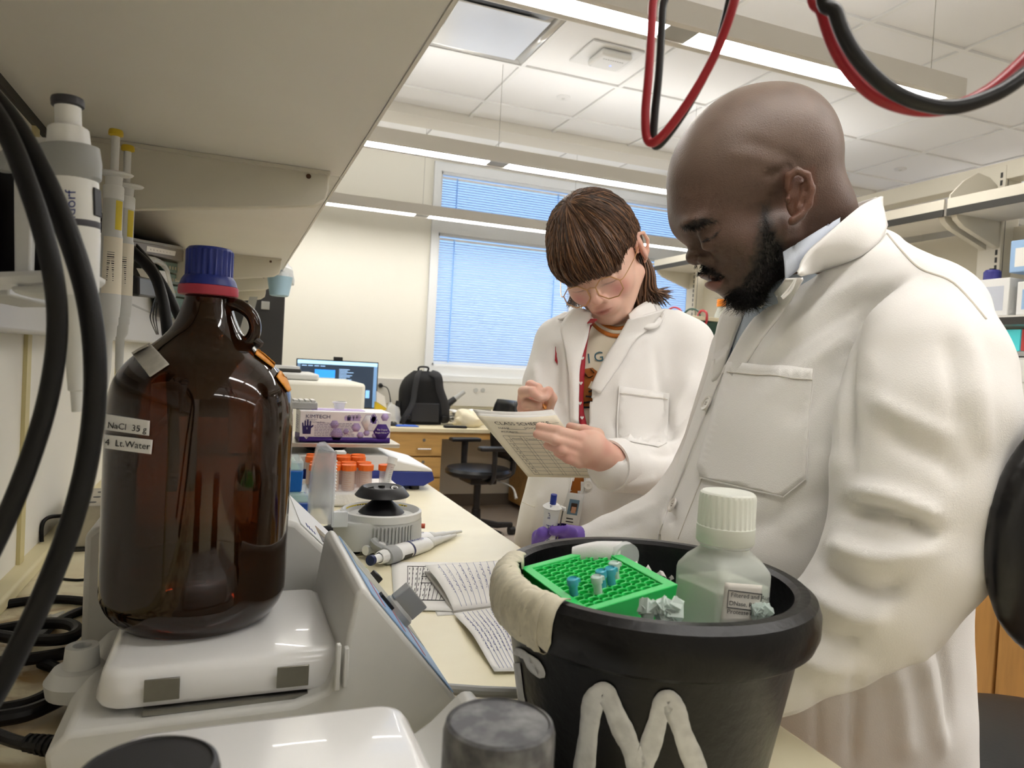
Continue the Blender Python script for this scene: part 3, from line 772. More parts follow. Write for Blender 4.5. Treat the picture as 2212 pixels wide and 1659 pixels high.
crumple('plastic_wrap', 'clear crumpled wrap at the backpack left side', 'wrap', DK(846, 5.5), .07, M_film, 'film', 8, 1.2)
t = thing('desk_box', 'small black box standing on the desk by the window wall', 'box', DK(1048, 5.8))
c = DK(1048, 5.8); B(TR(c, rz=.3)).box((-.07, -.05, 0), (.07, .05, .11)).build('case', M_black, t, bevel=.006); B(TR(c, rz=.3)).box((-.06, -.052, .02), (.06, -.05, .09)).build('front_panel', M_dark, t)

# ---- office chair in front of the desk
def office_chair(nm, lb, c, rz, seat_z, mt, back=True):
    t = thing(nm, lb, 'chair', c); T = TR(c, rz)
    bm = B(T @ Matrix.Translation((0, 0, seat_z)))
    prof = [(.0, -.03), (.20, -.03), (.235, -.012), (.24, .01), (.225, .03), (.17, .038), (0, .034)]
    bm.lathe(prof, 36); bm.build('seat', mt, t)
    B(T).box((-.12, -.1, seat_z - .075), (.12, .1, seat_z - .03)).build('mechanism', M_black, t, bevel=.01)
    B(T).cyl((0, 0, .1), (0, 0, seat_z - .06), .026).build('gas_column', M_black, t)
    B(T).cyl((0, 0, .09), (0, 0, .2), .04, .032).build('column_cover', M_black, t)
    for k in range(5):
        a = 2 * PI * k / 5 + .3; e = Vector((math.cos(a) * .29, math.sin(a) * .29, .075))
        B(T).tube([(0, 0, .11), e * .6 + Vector((0, 0, .03)), e], [.028, .024, .018], 8).build('base_leg', M_black, t)
        w = B(T @ Matrix.Translation((e.x, e.y, .03)) @ rotm(PI / 2, 0, 0)).cyl((0, 0, -.022), (0, 0, .022), .03, n=14).build('caster', M_black, t)
        B(T).cyl((e.x, e.y, .03), (e.x, e.y, .09), .01, n=8).build('caster_pin', M_steel, t)
    B(T).tube([(.1, .1, seat_z - .05), (.2, .18, seat_z - .08), (.26, .19, seat_z - .15)], [.006, .006, .012], 6, smooth=4, flat=1.).build('lever', M_grey, t)
    return t, T
M_seat = mat('chair_vinyl', '121214', .35, bump=.08, bscale=120)
cs = PZ(1025, 1012, .50)
t, T = office_chair('office_chair', 'black office chair with armrests pulled up to the desk', (PY(1031, 1050, 4.9).x, 4.9, 0), -1.5, .47, M_seat)
for s in (-1, 1):
    B(T).tube([(s * .15, .0, .44), (s * .27, 0, .45), (s * .28, 0, .66)], [.022, .022, .026], 8, smooth=4, flat=.6).build('arm_post', M_black, t)
    B(T).box((s * .28 - .04, -.12, .655), (s * .28 + .04, .12, .685)).build('armrest', M_black, t, bevel=.012, seg=3)
B(T).tube([(0, .15, .42), (0, .27, .46), (0, .27, .62)], .024, 8, smooth=4).build('back_stem', M_black, t)
bm = B(T)
bm.grid([[(x, .255 + .05 * (x / .21) ** 2 * -1 + .02 * (z - .75), z) for x in np.linspace(-.21 * (1 - .25 * abs((z - .78) / .22) ** 3), .21 * (1 - .25 * abs((z - .78) / .22) ** 3), 13)] for z in np.linspace(.56, .99, 12)])
bm.build('backrest', M_seat, t, solid=.045)
# ================================================================ island bench with shelving on the right
IX = 2.17; UX = 2.95
ib = thing('island_bench', 'wood fronted lab bench across the aisle behind the man', 'bench', (2.6, 2.5, 0))
B().box((IX - .02, .3, BZ - .035), (3.75, 4.3, BZ)).build('worktop', mat('island_top','efe6c6',.35), ib, bevel=.004)
B().box((IX + .02, .32, .1), (3.7, 4.28, BZ - .036)).build('carcass', M_wood, ib)
B().box((IX + .07, .34, 0), (3.6, 4.26, .1)).build('plinth', M_dark, ib)
for k in range(7):
    y = .33 + k * .565
    dd = B().box((IX, y, .12), (IX + .02, y + .555, .86)).build('door', M_wood, ib, bevel=.002)
    B().tube([(IX, y + .5, .7), (IX - .025, y + .5, .7), (IX - .025, y + .5, .8), (IX, y + .5, .8)], .005, 6).build('handle', M_chrome, dd)
fr = thing('shelving_frame', 'beige steel shelving frame with slotted uprights behind the man', 'shelving', (UX, 2.5, BZ))
UPY = (1.2, 2.13, 3.2, 4.25)
for y in UPY:
    u = B().box((UX - .0, y - .05, BZ), (UX + .10, y + .05, 2.19)).build('upright', M_beige, fr, bevel=.003)
    B().box((UX + .015, y - .0505, BZ), (UX + .018, y + .0505, 2.19)).build('groove', M_dark, u)
    b = B(); z = 1.05
    while z < 2.15:
        b.box((UX - .0008, y - .038, z), (UX + .0005, y - .028, z + .022)); z += .032
    b.build('slots', M_dark, u, kind='stuff')
B().box((UX + .004, 1.1, 2.13), (UX + .09, 4.32, 2.205)).build('top_beam', M_beige, fr, bevel=.003)
B().box((UX + .07, 1.1, 1.05), (UX + .085, 4.3, 1.94)).build('back_panel', mat('beige_panel', 'd3ccb9', .6), fr)
shn = ['nearest upper grey-beige shelf with rounded end panel at right', 'second upper shelf behind the man\'s shoulder', 'farthest upper shelf between the two people']
for k in range(3):
    y0, y1 = UPY[k] + .055, UPY[k + 1] - .055
    if k == 0: y0, y1 = 1.1, 2.12
    if k == 1: y0, y1 = 2.135, 3.19
    if k == 2: y0, y1 = 3.2, 4.30
    t = thing('wall_shelf', shn[k], 'shelf', (UX - .12, (y0 + y1) / 2, 1.94), 'upper shelves of the island')
    X0 = 2.68
    B().box((X0, y0, 1.955), (UX, y1, 1.985)).build('board', M_shelf, t)
    B().box((X0 - .006, y0, 1.950), (X0, y1, 1.978)).build('dark_edge_strip', M_dark, t)
    B().box((X0 - .004, y0, 1.979), (X0 + .004, y1, 2.02)).build('front_lip', M_beige, t)
    for yy in (y0 + .006, y1 - .006) if k != 2 else (y0 + .006,):
        pr = [(0, .0), (.27, 0), (.27, .125), (.22, .155), (.15, .165), (.07, .12), (.0, .055)]
        if k == 0 or yy > y0 + .1:
            B(frame((X0, yy, 1.98), (1, 0, 0), (0, 0, 1))).prism(pr, -.003, .003).build('end_panel', M_beige, t)
    pr = [(.01, 0), (.27, 0), (.27, -.11), (.06, -.045), (.02, -.02)]
    for yy in (y1 - .02, y0 + .02): B(frame((X0, yy, 1.955), (1, 0, 0), (0, 0, 1))).prism(pr, -.012, .012).build('bracket', M_beige, t)
t = thing('lower_shelf', 'lower island shelf carrying boxes behind the man\'s arm', 'shelf', (2.8, 1.9, 1.5))
B().box((2.68, 1.1, 1.505), (UX, 3.15, 1.535)).build('board', M_shelf, t); B().box((2.674, 1.1, 1.50), (2.68, 3.15, 1.528)).build('dark_edge_strip', M_dark, t)
B(frame((2.68, 2.06, 1.505), (1, 0, 0), (0, 0, 1))).prism([(.01, 0), (.27, 0), (.27, -.11), (.06, -.045)], -.012, .012).build('bracket', M_beige, t)
# boxes and bottles on and under that shelf
def boxp(nm, lb, cat, lo, hi, m, extra=None):
    t = thing(nm, lb, cat, ((lo[0] + hi[0]) / 2, (lo[1] + hi[1]) / 2, lo[2])); B().box(lo, hi).build('carton', m, t, bevel=.003)
    B().box((lo[0] - .001, lo[1] + .02, lo[2] + .02), (lo[0], hi[1] - .02, hi[2] - .03)).build('label_panel', extra or M_paper, t); return t
M_cblue = mat('pale_blue_card', '9fc0e6', .6); M_clear = mat('clear_plastic', 'eef2f4', .12, alpha=.35)
boxp('carton', 'white carton with purple cap sticker on the lower island shelf', 'box', (2.70, 1.86, 1.537), (2.9, 2.12, 1.68), M_white, mat('box_print', 'c8cdd8', .6))
boxp('carton', 'white and blue carton at the right edge on the lower island shelf', 'box', (2.70, 1.55, 1.537), (2.88, 1.83, 1.66), M_white, M_cblue)
boxp('carton', 'pale blue carton high on the right behind the shelf upright', 'box', (2.72, 1.65, 1.70), (2.88, 1.88, 1.82), M_cblue, M_paper)
t = thing('purple_cap', 'dark purple cap resting on the white carton', 'cap', (2.73, 1.95, 1.68)); B(TR((2.73, 1.95, 1.68))).lathe([(.03, 0), (.03, .03), (.024, .038), (0, .038)], 20).build('cap_shell', mat('purple_plastic', '3a3a86', .4), t); B(TR((2.73, 1.95, 1.718))).lathe([(.012, 0), (.012, .006), (0, .006)], 12).build('top_disc', M_black, t)
t = thing('cyan_tray', 'bright cyan and red plastic sleeve under the lower island shelf', 'sleeve', (2.75, 1.83, 1.40)); B().box((2.72, 1.82, 1.405), (2.8, 1.875, 1.485)).build('cyan_pouch', mat('cyan_plastic_glow', '58d8dc', .3, emit='58d8dc', estr=.2), t); B().box((2.72, 1.72, 1.405), (2.8, 1.815, 1.485)).build('red_pouch', mat('red_plastic', 'c84a4a', .4), t)  # cyan pouch emits faintly, a glow put into its plastic
t = thing('instrument_shelf', 'grey instrument shelf panel under the cyan sleeve', 'shelf', (2.78, 1.9, 1.1)); B().box((2.70, 1.2, 1.385), (UX - .01, 2.04, 1.402)).build('board', M_grey, t)
t = thing('white_drawers', 'white drawer unit standing on the island bench behind the man', 'drawers', (2.8, 1.75, BZ))
B().box((2.66, 1.4, 1.20), (UX - .01, 2.08, 1.378)).build('case', M_lgrey, t, bevel=.004); B().box((2.654, 1.42, 1.29), (2.66, 2.06, 1.37)).build('drawer_front', M_white, t); B().box((2.654, 1.42, 1.205), (2.66, 2.06, 1.285)).build('drawer_front', M_white, t)
B().box((2.68, 1.42, BZ), (2.9, 1.45, 1.2)).build('leg_panel', M_lgrey, t); B().box((2.68, 2.04, BZ), (2.9, 2.07, 1.2)).build('leg_panel', M_lgrey, t)
t = thing('steel_rack', 'grey metal instrument with a slanting black rod on the island bench', 'instrument', (2.6, 1.75, BZ))
B().box((2.35, 1.55, BZ), (2.62, 1.9, BZ + .03)).build('base_plate', M_steel, t, bevel=.003); B().box((2.37, 1.57, BZ + .03), (2.6, 1.88, BZ + .07)).build('body', M_dark, t, bevel=.003)
B().cyl((2.5, 1.74, BZ + .06), (2.55, 1.95, 1.22), .006).build('rod', M_black, t)
# reagent bottle with orange cap, power supply with leads (seen between the two people)
RZ = 1.27
rs_ = thing('bench_riser', 'cream riser shelf on the far part of the island bench', 'shelf', (2.6, 3.4, BZ))
B().box((2.3, 2.7, RZ - .02), (2.9, 4.2, RZ)).build('board', M_beige, rs_)
for yy in (2.72, 3.4, 4.16): B().box((2.32, yy, BZ), (2.88, yy + .02, RZ - .02)).build('side_panel', M_beige, rs_)
c = PX(1556, 700, 2.72); c.z = RZ
t = thing('reagent_bottle', 'clear bottle with orange screw cap on the island bench', 'bottle', c)
hz = PX(1560, 650, 2.72).z
B(TR(c)).lathe([(.05, 0), (.055, .01), (.055, (hz - RZ) * .6), (.04, (hz - RZ) * .78), (.022, (hz - RZ) * .9), (.022, hz - RZ - .02)], 24).build('glass', mat('bottle_glass', 'dfe4dc', .15, alpha=.4), t)
B(TR((c.x, c.y, hz - .035))).lathe([(.028, 0), (.028, .04), (.024, .045), (0, .045)], 24).build('cap', mat('orange_cap', 'ee8a1e', .4), t)
B(TR(c)).box((-.057, -.02, .04), (-.05, .03, .09)).build('yellow_sticker', M_yel, t)
c = PX(1482, 700, 2.5); c.z = RZ
t = thing('gel_tank', 'electrophoresis tank with red and green leads on the island bench', 'gel tank', c)
tz = PX(1505, 690, 2.5).z
B(TR(c)).box((-.08, -.18, 0), (.10, .12, tz - RZ - .01)).build('tank', mat('tank_green', '2f4a40', .4), t, bevel=.004)
B(TR(c)).box((-.09, -.19, tz - RZ - .01), (.11, .13, tz - RZ + .012)).build('lid', M_cream, t, bevel=.004)
rd = mat('red_lead', 'b8343c', .4); gr = mat('green_lead', '274c40', .4)
q = lambda a, b_: PX(a, b_, 2.5)
B().tube([q(1478, 690), q(1470, 670), q(1455, 664), q(1440, 672)], .006, 8, smooth=5).build('red_lead', rd, t)
B().tube([q(1475, 680), q(1490, 668), q(1508, 672), q(1513, 690)], .006, 8, smooth=5).build('green_lead', gr, t)
B().tube([q(1508, 682), q(1515, 671), q(1526, 676), q(1526, 695), q(1518, 708)], .007, 8, smooth=5).build('red_lead', rd, t)
# ================================================================ instruments and bottles on the near bench
def bvh_of(ob):
    dg = bpy.context.evaluated_depsgraph_get(); ev = ob.evaluated_get(dg); me = ev.to_mesh()
    o = WL[ob.name]; r = BVHTree.FromPolygons([v.co + o for v in me.vertices], [tuple(p.vertices) for p in me.polygons]); ev.to_mesh_clear(); return r
def on_surface(items, bvh, off, px, py, m, parent, ang=0., name='lettering'):
    """lettering laid on a surface; sizes in px of the photo's frame"""
    ca, sa = math.cos(ang), math.sin(ang)
    f = lambda x, y: hit(bvh, px + x * ca + y * sa, py + x * sa - y * ca, off) or P(px, py, .7)
    return lettering(items, None, m, parent, name, f)
XZ = lambda y: frame((0, y, 0), (1, 0, 0), (0, 0, 1))         # local x = world X, local y = world Z, local z = -Y
M_hot = mat('stirrer_housing', 'd8d7d2', .4, var=.04, vscale=20); M_cer = mat('white_ceramic', 'f1f0ee', .22, coat=.3)
M_blue = mat('panel_blue', '8db3dd', .4, var=.25, vscale=40, tint2='b9c4cc')
def stirrer(lb, prof, y0, y1, plate, pz, panel, rest=None):
    t = thing('hotplate_stirrer', lb, 'hotplate', ((prof[0][0] + prof[1][0]) / 2, (y0 + y1) / 2, BZ), 'hotplate stirrers in a row')
    b = B(XZ(y0)).prism([(p[0], p[1]) for p in prof], 0, -(y1 - y0)); b.build('housing', M_hot, t, bevel=.006, seg=3, flip=True)
    for x in (prof[0][0] + .03, prof[1][0] - .03):
        for y in (y0 + .03, y1 - .03): B().cyl((x, y, BZ), (x, y, prof[0][1] + .002), .012).build('rubber_foot', M_rubber, t)
    if plate:
        (x0, x1, ya, yb) = plate
        def rr(i, rad=.018, n=5):
            pts = []
            for (cx, cy, a0) in ((x1 - rad, yb - rad, 0), (x0 + rad, yb - rad, 1), (x0 + rad, ya + rad, 2), (x1 - rad, ya + rad, 3)):
                for k in range(n + 1):
                    a = PI / 2 * (a0 + k / n); pts.append((cx + (rad + i) * math.cos(a), cy + (rad + i) * math.sin(a)))
            return pts
        rings = [(rr(.004), pz - .028), (rr(.006), pz - .024), (rr(.0025), pz - .006), (rr(-.001), pz - .0015), (rr(-.006), pz)]
        b = B(); n = len(rings[0][0])
        b.add([(p[0], p[1], z) for r, z in rings for p in r], [(j * n + i, j * n + (i + 1) % n, (j + 1) * n + (i + 1) % n, (j + 1) * n + i) for j in range(len(rings) - 1) for i in range(n)] + [tuple(range(n - 1, -1, -1)), tuple((len(rings) - 1) * n + i for i in range(n))])
        b.build('ceramic_plate', M_cer, t, sharp=50)
        for x in (x0 + .02, x1 - .02):
            for y in (ya + .02, yb - .02): B().cyl((x, y, rest or prof[-1][1] - .003), (x, y, pz - .026), .009, .011).build('plate_foot', M_rubber, t)
    if panel:
        (a, b_) = panel; d = Vector((b_[0] - a[0], 0, b_[1] - a[1])); L = d.length; d.normalize()
        Tp = frame(Vector((a[0], y0, a[1])), d, (0, 1, 0))
        if Tp.col[2].x < 0: pass
        return t, Tp, L
    return t
# middle stirrer, under the amber bottle
pm = [(-.11, .926), (.165, .926), (.1985, .953), (.111, 1.0595), (.104, 1.055), (.096, 1.0), (.084, .975), (.06, .967), (-.10, .965), (-.114, .95)]
t, Tp, L = stirrer('white ceramic hotplate stirrer carrying the amber bottle', pm, .594, .806, (-.081, .097, .613, .79), 1.0, (pm[3], pm[2]), .962)
B(Tp).box((.010, .004, .0004), (L - .008, .206, .0014)).build('blue_panel', M_blue, t)
B(Tp).box((.014, .10, .0014), (L - .012, .204, .0018)).build('worn_label', mat('worn_label', 'b8b8ac', .5, var=.2, vscale=60), t)
b = B(Tp)
for k in range(3): b.box((.03 + k * .03, .02, .0014), (.034 + k * .03, .09, .0017))
b.build('red_scale', mat('scale_red', 'b9646c', .6), t, kind='stuff')
kc = (L * .52, .085)
kn = B(Tp @ Matrix.Translation((kc[0], kc[1], .001))).lathe([(.017, 0), (.017, .006), (.0145, .009), (0, .009)], 24).build('knob', M_grey, t)
B(Tp @ Matrix.Translation((kc[0], kc[1], .009)) @ rotm(0, 0, .25)).box((-.017, -.0045, 0), (.017, .0045, .019)).build('grip', M_grey, kn, bevel=.0012)
B(Tp @ Matrix.Translation((kc[0], kc[1], .0015))).box((-.03, -.018, 0), (-.012, -.009, .003)).build('black_switch', M_black, t)
for k in range(2):
    B(XZ(.594)).box((.0895 + .0065 * k, .977 + .002 * k, 0), (.0935 + .0065 * k, 1.015 - .003 * k, .006)).build('rod_clamp', M_hot, t, bevel=.001)
for (x, s) in ((-.039, 1), (.058, 1)):
    B().box((x - .0125, .6045, .977), (x + .0125, .6065, .994)).build('steel_clip', M_steel, t, bevel=.0004)
B().box((-.052, .604, .9665), (.078, .612, .9705)).build('steel_bar', M_steel, t)
kx = P(176, 1440, .635)
B(TR((kx.x, kx.y, kx.z - .022))).lathe([(.0265, 0), (.0285, .012), (.022, .022), (.0145, .0235), (.013, .041), (.0075, .041), (.0075, .028), (0, .028)], 28).build('rod_socket', M_lgrey, t)
B().box((kx.x - .01, kx.y - .012, BZ + .012), (-.1, kx.y + .012, .955)).build('socket_bracket', M_lgrey, t, bevel=.004)
# rear stirrer with display
pr_ = [(-.13, .926), (.185, .926), (.198, .945), (.153, .987), (.076, 1.062), (.068, 1.064), (-.12, 1.064), (-.13, 1.055)]
t, Tp, L = stirrer('grey digital stirrer with display and buttons behind the amber bottle', pr_, .826, 1.02, None, 1.1, (pr_[4], pr_[2]))
B(Tp).box((.006, .012, .0003), (L - .02, .182, .0012)).build('white_panel', M_white, t)
for (y, nm, cc) in ((.07, 'display', '4a4233'), (.112, 'display', '8d7a4e')):
    B(Tp).box((.042, y - .045, .0012), (.062, y - .008, .002)).build(nm, mat('lcd_' + cc, cc, .2), t)
b = B(Tp)
for k in range(2):
    for j in range(2): b.tube([(.078 + j * .03 + .008 * math.cos(a), .045 + k * .055 + .013 * math.sin(a), .0014) for a in np.linspace(0, 2 * PI, 14)[:-1]], .0012, 4, closed=True)
b.build('button_rings', M_inkb, t, kind='stuff')
b = B(Tp)
for k in range(4): b.box((.018 + .004 * k, .03, .0012), (.020 + .004 * k, .03 + .02 - .003 * k, .0015))
b.build('printed_mark', M_inkb, t, kind='stuff')
B(Tp @ Matrix.Translation((L - .042, .045, .001)) @ rotm(0, 0, .2)).box((-.017, -.011, 0), (.017, .011, .004)).box((-.006, -.007, .004), (.006, .007, .015)).build('black_switch', M_black, t, bevel=.0015)
b = B()
for k in range(40):
    x, y = random.uniform(-.0, .066), random.uniform(.835, .90); b.box((x, y, 1.0642), (x + random.uniform(.0005, .002), y + .0006, 1.0646))
b.build('dust_specks', M_ink, t, kind='stuff')
# front stirrer, cut by the lower edge of the view
pf = [(-.10, .926), (.205, .926), (.226, .945), (.181, 1.0), (.174, 1.002), (.15, .98), (.13, .968), (-.09, .965), (-.105, .95)]
t, Tp, L = stirrer('white ceramic hotplate stirrer in the near foreground', pf, .335, .518, (-.055, .125, .345, .512), 1.0, (pf[3], pf[2]), .962)
B(Tp).box((.006, .006, .0003), (L - .006, .172, .0012)).build('grey_panel', M_lgrey, t)
# mains plug at its left end
pl = PZ(165, 1622, .945); t = thing('mains_lead', 'black moulded plug and lead at the hotplate left end', 'cable', PZ(90, 1620, BZ))
q = lambda a, b_, z=.94: PZ(a, b_, z)
B().tube([q(185, 1618), q(150, 1617), q(120, 1614)], [.0125, .0135, .010], 10, flat=.75).build('plug', M_rubber, t)
for k in range(5): B().tube([q(118 - k * 13, 1613 - k * 2), q(112 - k * 13, 1612 - k * 2)], .0085 - k * .0004, 10).build('strain_ring', M_rubber, t)
B().tube([q(120, 1614), q(60, 1608), q(0, 1590, .935), q(-120, 1540, .93), q(-260, 1500, .926)], .0048, 8, smooth=5).build('lead', M_rubber, t)
# black-capped reagent bottles right in front of the lens
def cap_bottle(lb, c, r, zt, mt):
    t = thing('reagent_bottle', lb, 'bottle', (c[0], c[1], BZ)); T = TR((c[0], c[1], BZ)); h = zt - BZ
    B(T).lathe([(r * .98, 0), (r * 1.0, .004), (r * 1.0, h - .075), (r * .9, h - .06), (r * .78, h - .045), (r * .78, h - .03)], 28).build('glass', mat('brown_glass', '3a2312', .1), t)
    n = 56; vs = []; fs = []
    ring = lambda rr, z, rib: [(rr * (1 + (rib if i % 2 else 0)) * math.cos(2 * PI * i / n), rr * (1 + (rib if i % 2 else 0)) * math.sin(2 * PI * i / n), z) for i in range(n)]
    rows = [ring(r, h - .042, .0), ring(r, h - .04, .012), ring(r, h - .005, .012), ring(r * .97, h - .001, 0), ring(r * .9, h, 0), ring(r * .88, h - .001, 0)]
    b = B(T); b.add([p for q in rows for p in q], [(j * n + i, j * n + (i + 1) % n, (j + 1) * n + (i + 1) % n, (j + 1) * n + i) for j in range(len(rows) - 1) for i in range(n)] + [tuple(range(n - 1, -1, -1)), tuple((len(rows) - 1) * n + i for i in range(n))])
    b.build('screw_cap', mt, t, sharp=30); return t
M_cap1 = mat('scuffed_cap', '47474a', .5, var=.6, vscale=60, tint2='9a9a98'); M_cap2 = mat('black_cap', '2b2b2d', .5)
c = P(1080, 1556, .335); cap_bottle('brown bottle with scuffed grey-black cap in the centre foreground', c, .0258, c.z, M_cap1)
c = P(322, 1655, .275); cap_bottle('bottle with plain black cap at the lower left foreground', c, .0255, c.z, M_cap2)

# ---- amber jug
BC = Vector((-.022, .728, 1.0))
jug = thing('amber_bottle', 'large amber glass jug with blue and red cap on the hotplate', 'bottle', BC)
m = bpy.data.materials.new('amber_glass'); m.use_nodes = True; nt = m.node_tree; nt.nodes.remove(nt.nodes['Principled BSDF'])
tr = nt.nodes.new('ShaderNodeBsdfTransparent'); tr.inputs[0].default_value = (.34, .125, .022, 1)
gl = nt.nodes.new('ShaderNodeBsdfGlossy'); gl.inputs[0].default_value = (1, 1, 1, 1); gl.inputs[1].default_value = .06
df = nt.nodes.new('ShaderNodeBsdfDiffuse'); df.inputs[0].default_value = (.035, .013, .004, 1)
m1 = nt.nodes.new('ShaderNodeMixShader'); m1.inputs[0].default_value = .36; nt.links.new(tr.outputs[0], m1.inputs[1]); nt.links.new(df.outputs[0], m1.inputs[2])
fr_ = nt.nodes.new('ShaderNodeFresnel'); fr_.inputs[0].default_value = 1.5
m2 = nt.nodes.new('ShaderNodeMixShader'); nt.links.new(fr_.outputs[0], m2.inputs[0]); nt.links.new(m1.outputs[0], m2.inputs[1]); nt.links.new(gl.outputs[0], m2.inputs[2])
nt.links.new(m2.outputs[0], nt.nodes['Material Output'].inputs[0]); M_amber = m
gp = [(0, .006), (.05, .004), (.06, 0), (.066, .003), (.074, .012), (.0785, .022), (.080, .035), (.0803, .10), (.0803, .17), (.0801, .186), (.0793, .199), (.0772, .211), (.0735, .2215), (.0675, .231), (.0600, .2395), (.0525, .2455), (.042, .254), (.0325, .264), (.0265, .275), (.0225, .286), (.0195, .298), (.0185, .314), (.0185, .33)]
pts = catmull([(r, 0, z) for r, z in gp], 3); jb = B(TR(BC)).lathe([(p.x, p.z) for p in pts], 64, cap=False).build('glass_body', M_amber, jug, sharp=None)
wall = B(TR(BC)).lathe([(0, .010), (.06, .011), (.0735, .022), (.0765, .036), (.077, .05)], 48, cap=False).build('thick_base', M_amber, jug, sharp=None)
# ribbed cap
n = 72; rows = []
for (r, z, rib) in ((.0238, .2985, 0), (.0252, .2995, 0)): pass
def ribcap(T, spec, n, m, nm, par):
    rows = [[(r * (1 - (rib if (i // 2) % 2 else 0)) * math.cos(2 * PI * i / n), r * (1 - (rib if (i // 2) % 2 else 0)) * math.sin(2 * PI * i / n), z) for i in range(n)] for r, z, rib in spec]
    b = B(T); b.add([p for q in rows for p in q], [(j * n + i, j * n + (i + 1) % n, (j + 1) * n + (i + 1) % n, (j + 1) * n + i) for j in range(len(rows) - 1) for i in range(n)] + [tuple((len(rows) - 1) * n + i for i in range(n))])
    return b.build(nm, m, par, sharp=40)
JT = TR(BC)
ribcap(JT, [(.0195, .298, 0), (.0255, .2985, 0), (.0262, .3005, 0), (.0258, .3065, 0), (.0245, .3075, 0)], 72, mat('red_ring', 'b23a4c', .45), 'red_seal_ring', jug)
ribcap(JT, [(.0240, .3065, 0), (.0250, .3075, 0), (.0235, .3125, 0), (.0212, .316, .0), (.0208, .3165, .055), (.0208, .338, .055), (.0205, .3395, 0), (.0185, .342, 0), (.016, .3425, 0)], 96, mat('cap_blue', '22307f', .42), 'blue_screw_cap', jug)
R_ = Vector(RM[:, 0]); R_.z = 0; R_.normalize()
rg = BC + R_ * .032
hl = [BC + R_ * a + Vector((0, 0, z)) for a, z in ((.0175, .292), (.030, .2905), (.041, .282), (.0445, .27), (.0405, .259), (.0315, .2575), (.024, .266))]
B().tube(hl, [.006, .0062, .0058, .0055, .0065, .007, .006], 12, smooth=6).build('finger_ring', M_amber, jug)
B().cyl(BC + R_ * .040 + Vector((0, 0, .262)), BC + R_ * .0515 + Vector((0, 0, .2555)), .006, .003, 10).build('ring_nub', M_amber, jug)
JV = bvh_of(jb)
M_lab = mat('label_white', 'f3f2ef', .6); M_tapeg = mat('grey_tape', 'c9c4ba', .7, var=.2, vscale=80); M_tapeo = mat('orange_tape', 'e89a34', .6, var=.15, vscale=60)
drape([(228, 893), (326, 909), (324, 941), (228, 928)], JV, .0014, 'paper_label', M_lab, jug, 16, .0003)
drape([(230, 938), (332, 950), (329, 981), (230, 968)], JV, .0014, 'paper_label', M_lab, jug, 16, .0003)
on_surface([('NaCl  35 g', 19, 0, 0)], JV, .0022, 237, 924, M_ink, jug, .12)
on_surface([('4  Lt.Water', 20, 0, 0)], JV, 0.0022, 232, 961, M_ink, jug, .10)
drape([(284, 762), (300, 752), (323, 741), (367, 789), (326, 816)], JV, .0014, 'masking_tape', M_tapeg, jug, 8, .0006)
for poly in ([(552, 758), (560, 755), (594, 785), (588, 797), (549, 768)], [(601, 803), (612, 808), (625, 843), (619, 848), (594, 815)]):
    drape(poly, JV, .0016, 'orange_tape', M_tapeo, jug, 8, .0009)

# ---- ice bucket
KC = Vector((.325, .498, BZ)); KR = .128; KH = .168
bk = thing('ice_bucket', 'black plastic ice bucket marked with a white M', 'bucket', KC)
M_bkt = mat('bucket_black', '070708', .36, bump=.25, bscale=130, spec=.35)
prof = [(0, .006), (.086, .006), (.088, 0), (.092, .003), (.1145, .128), (.1165, .131), (.120, .130), (.1255, .134), (.1285, .142), (.1285, .155), (.1255, .1635), (.1195, .168), (.1125, .168), (.1085, .165), (.1075, .158), (.106, .13), (.094, .014), (0, .012)]
bo = B(TR(KC)).lathe(prof, 96, cap=False).build('shell', M_bkt, bk, sharp=30)
KV = bvh_of(bo)
M_paint = mat('white_paint', 'd2d2d0', .7, var=.3, vscale=70, tint2='6a6a6c')
# the painted M
Mst = [[(1262, 1659), (1272, 1585), (1283, 1502), (1300, 1495), (1322, 1512), (1352, 1585), (1381, 1650)], [(1381, 1650), (1408, 1580), (1430, 1518), (1450, 1510), (1466, 1550), (1484, 1600), (1500, 1650)]]
def brush(pts, w, nm, m, par, bvh, off=.0006):
    pts = catmull([(a, b_, 0) for a, b_ in pts], 7); rows = []
    for i, p in enumerate(pts):
        a = pts[max(i - 1, 0)]; b_ = pts[min(i + 1, len(pts) - 1)]; d = (b_ - a).normalized(); nn = Vector((-d.y, d.x, 0))
        ww = w * (1 + .08 * math.sin(i * .55) + .02 * math.sin(i * 2.1)); r = []
        for s in (-1, -.5, 0, .5, 1):
            q = p + nn * ww * s; h_ = hit(bvh, q.x, q.y, off)
            r.append(h_)
        if all(x is not None for x in r): rows.append(r)
    b = B(); b.grid(rows); return b.build(nm, m, par, sharp=None, solid=.0003)
Mfull = [(1258, 1700), (1270, 1600), (1281, 1520), (1293, 1497), (1312, 1502), (1338, 1560), (1362, 1612), (1382, 1665), (1395, 1640), (1415, 1575), (1432, 1520), (1449, 1512), (1462, 1545), (1480, 1598), (1508, 1668)]
brush(Mfull, 22, 'painted_letter', M_paint, bk, KV)
brush([(1113, 1405), (1135, 1415), (1150, 1440), (1172, 1458), (1158, 1430), (1128, 1412)], 8, 'painted_smudge', M_paint, bk, KV)
brush([(1118, 1432), (1122, 1480), (1130, 1520)], 7, 'painted_stroke', M_paint, bk, KV)
brush([(1118, 1345), (1130, 1358), (1138, 1368)], 8, 'painted_smudge', M_paint, bk, KV)
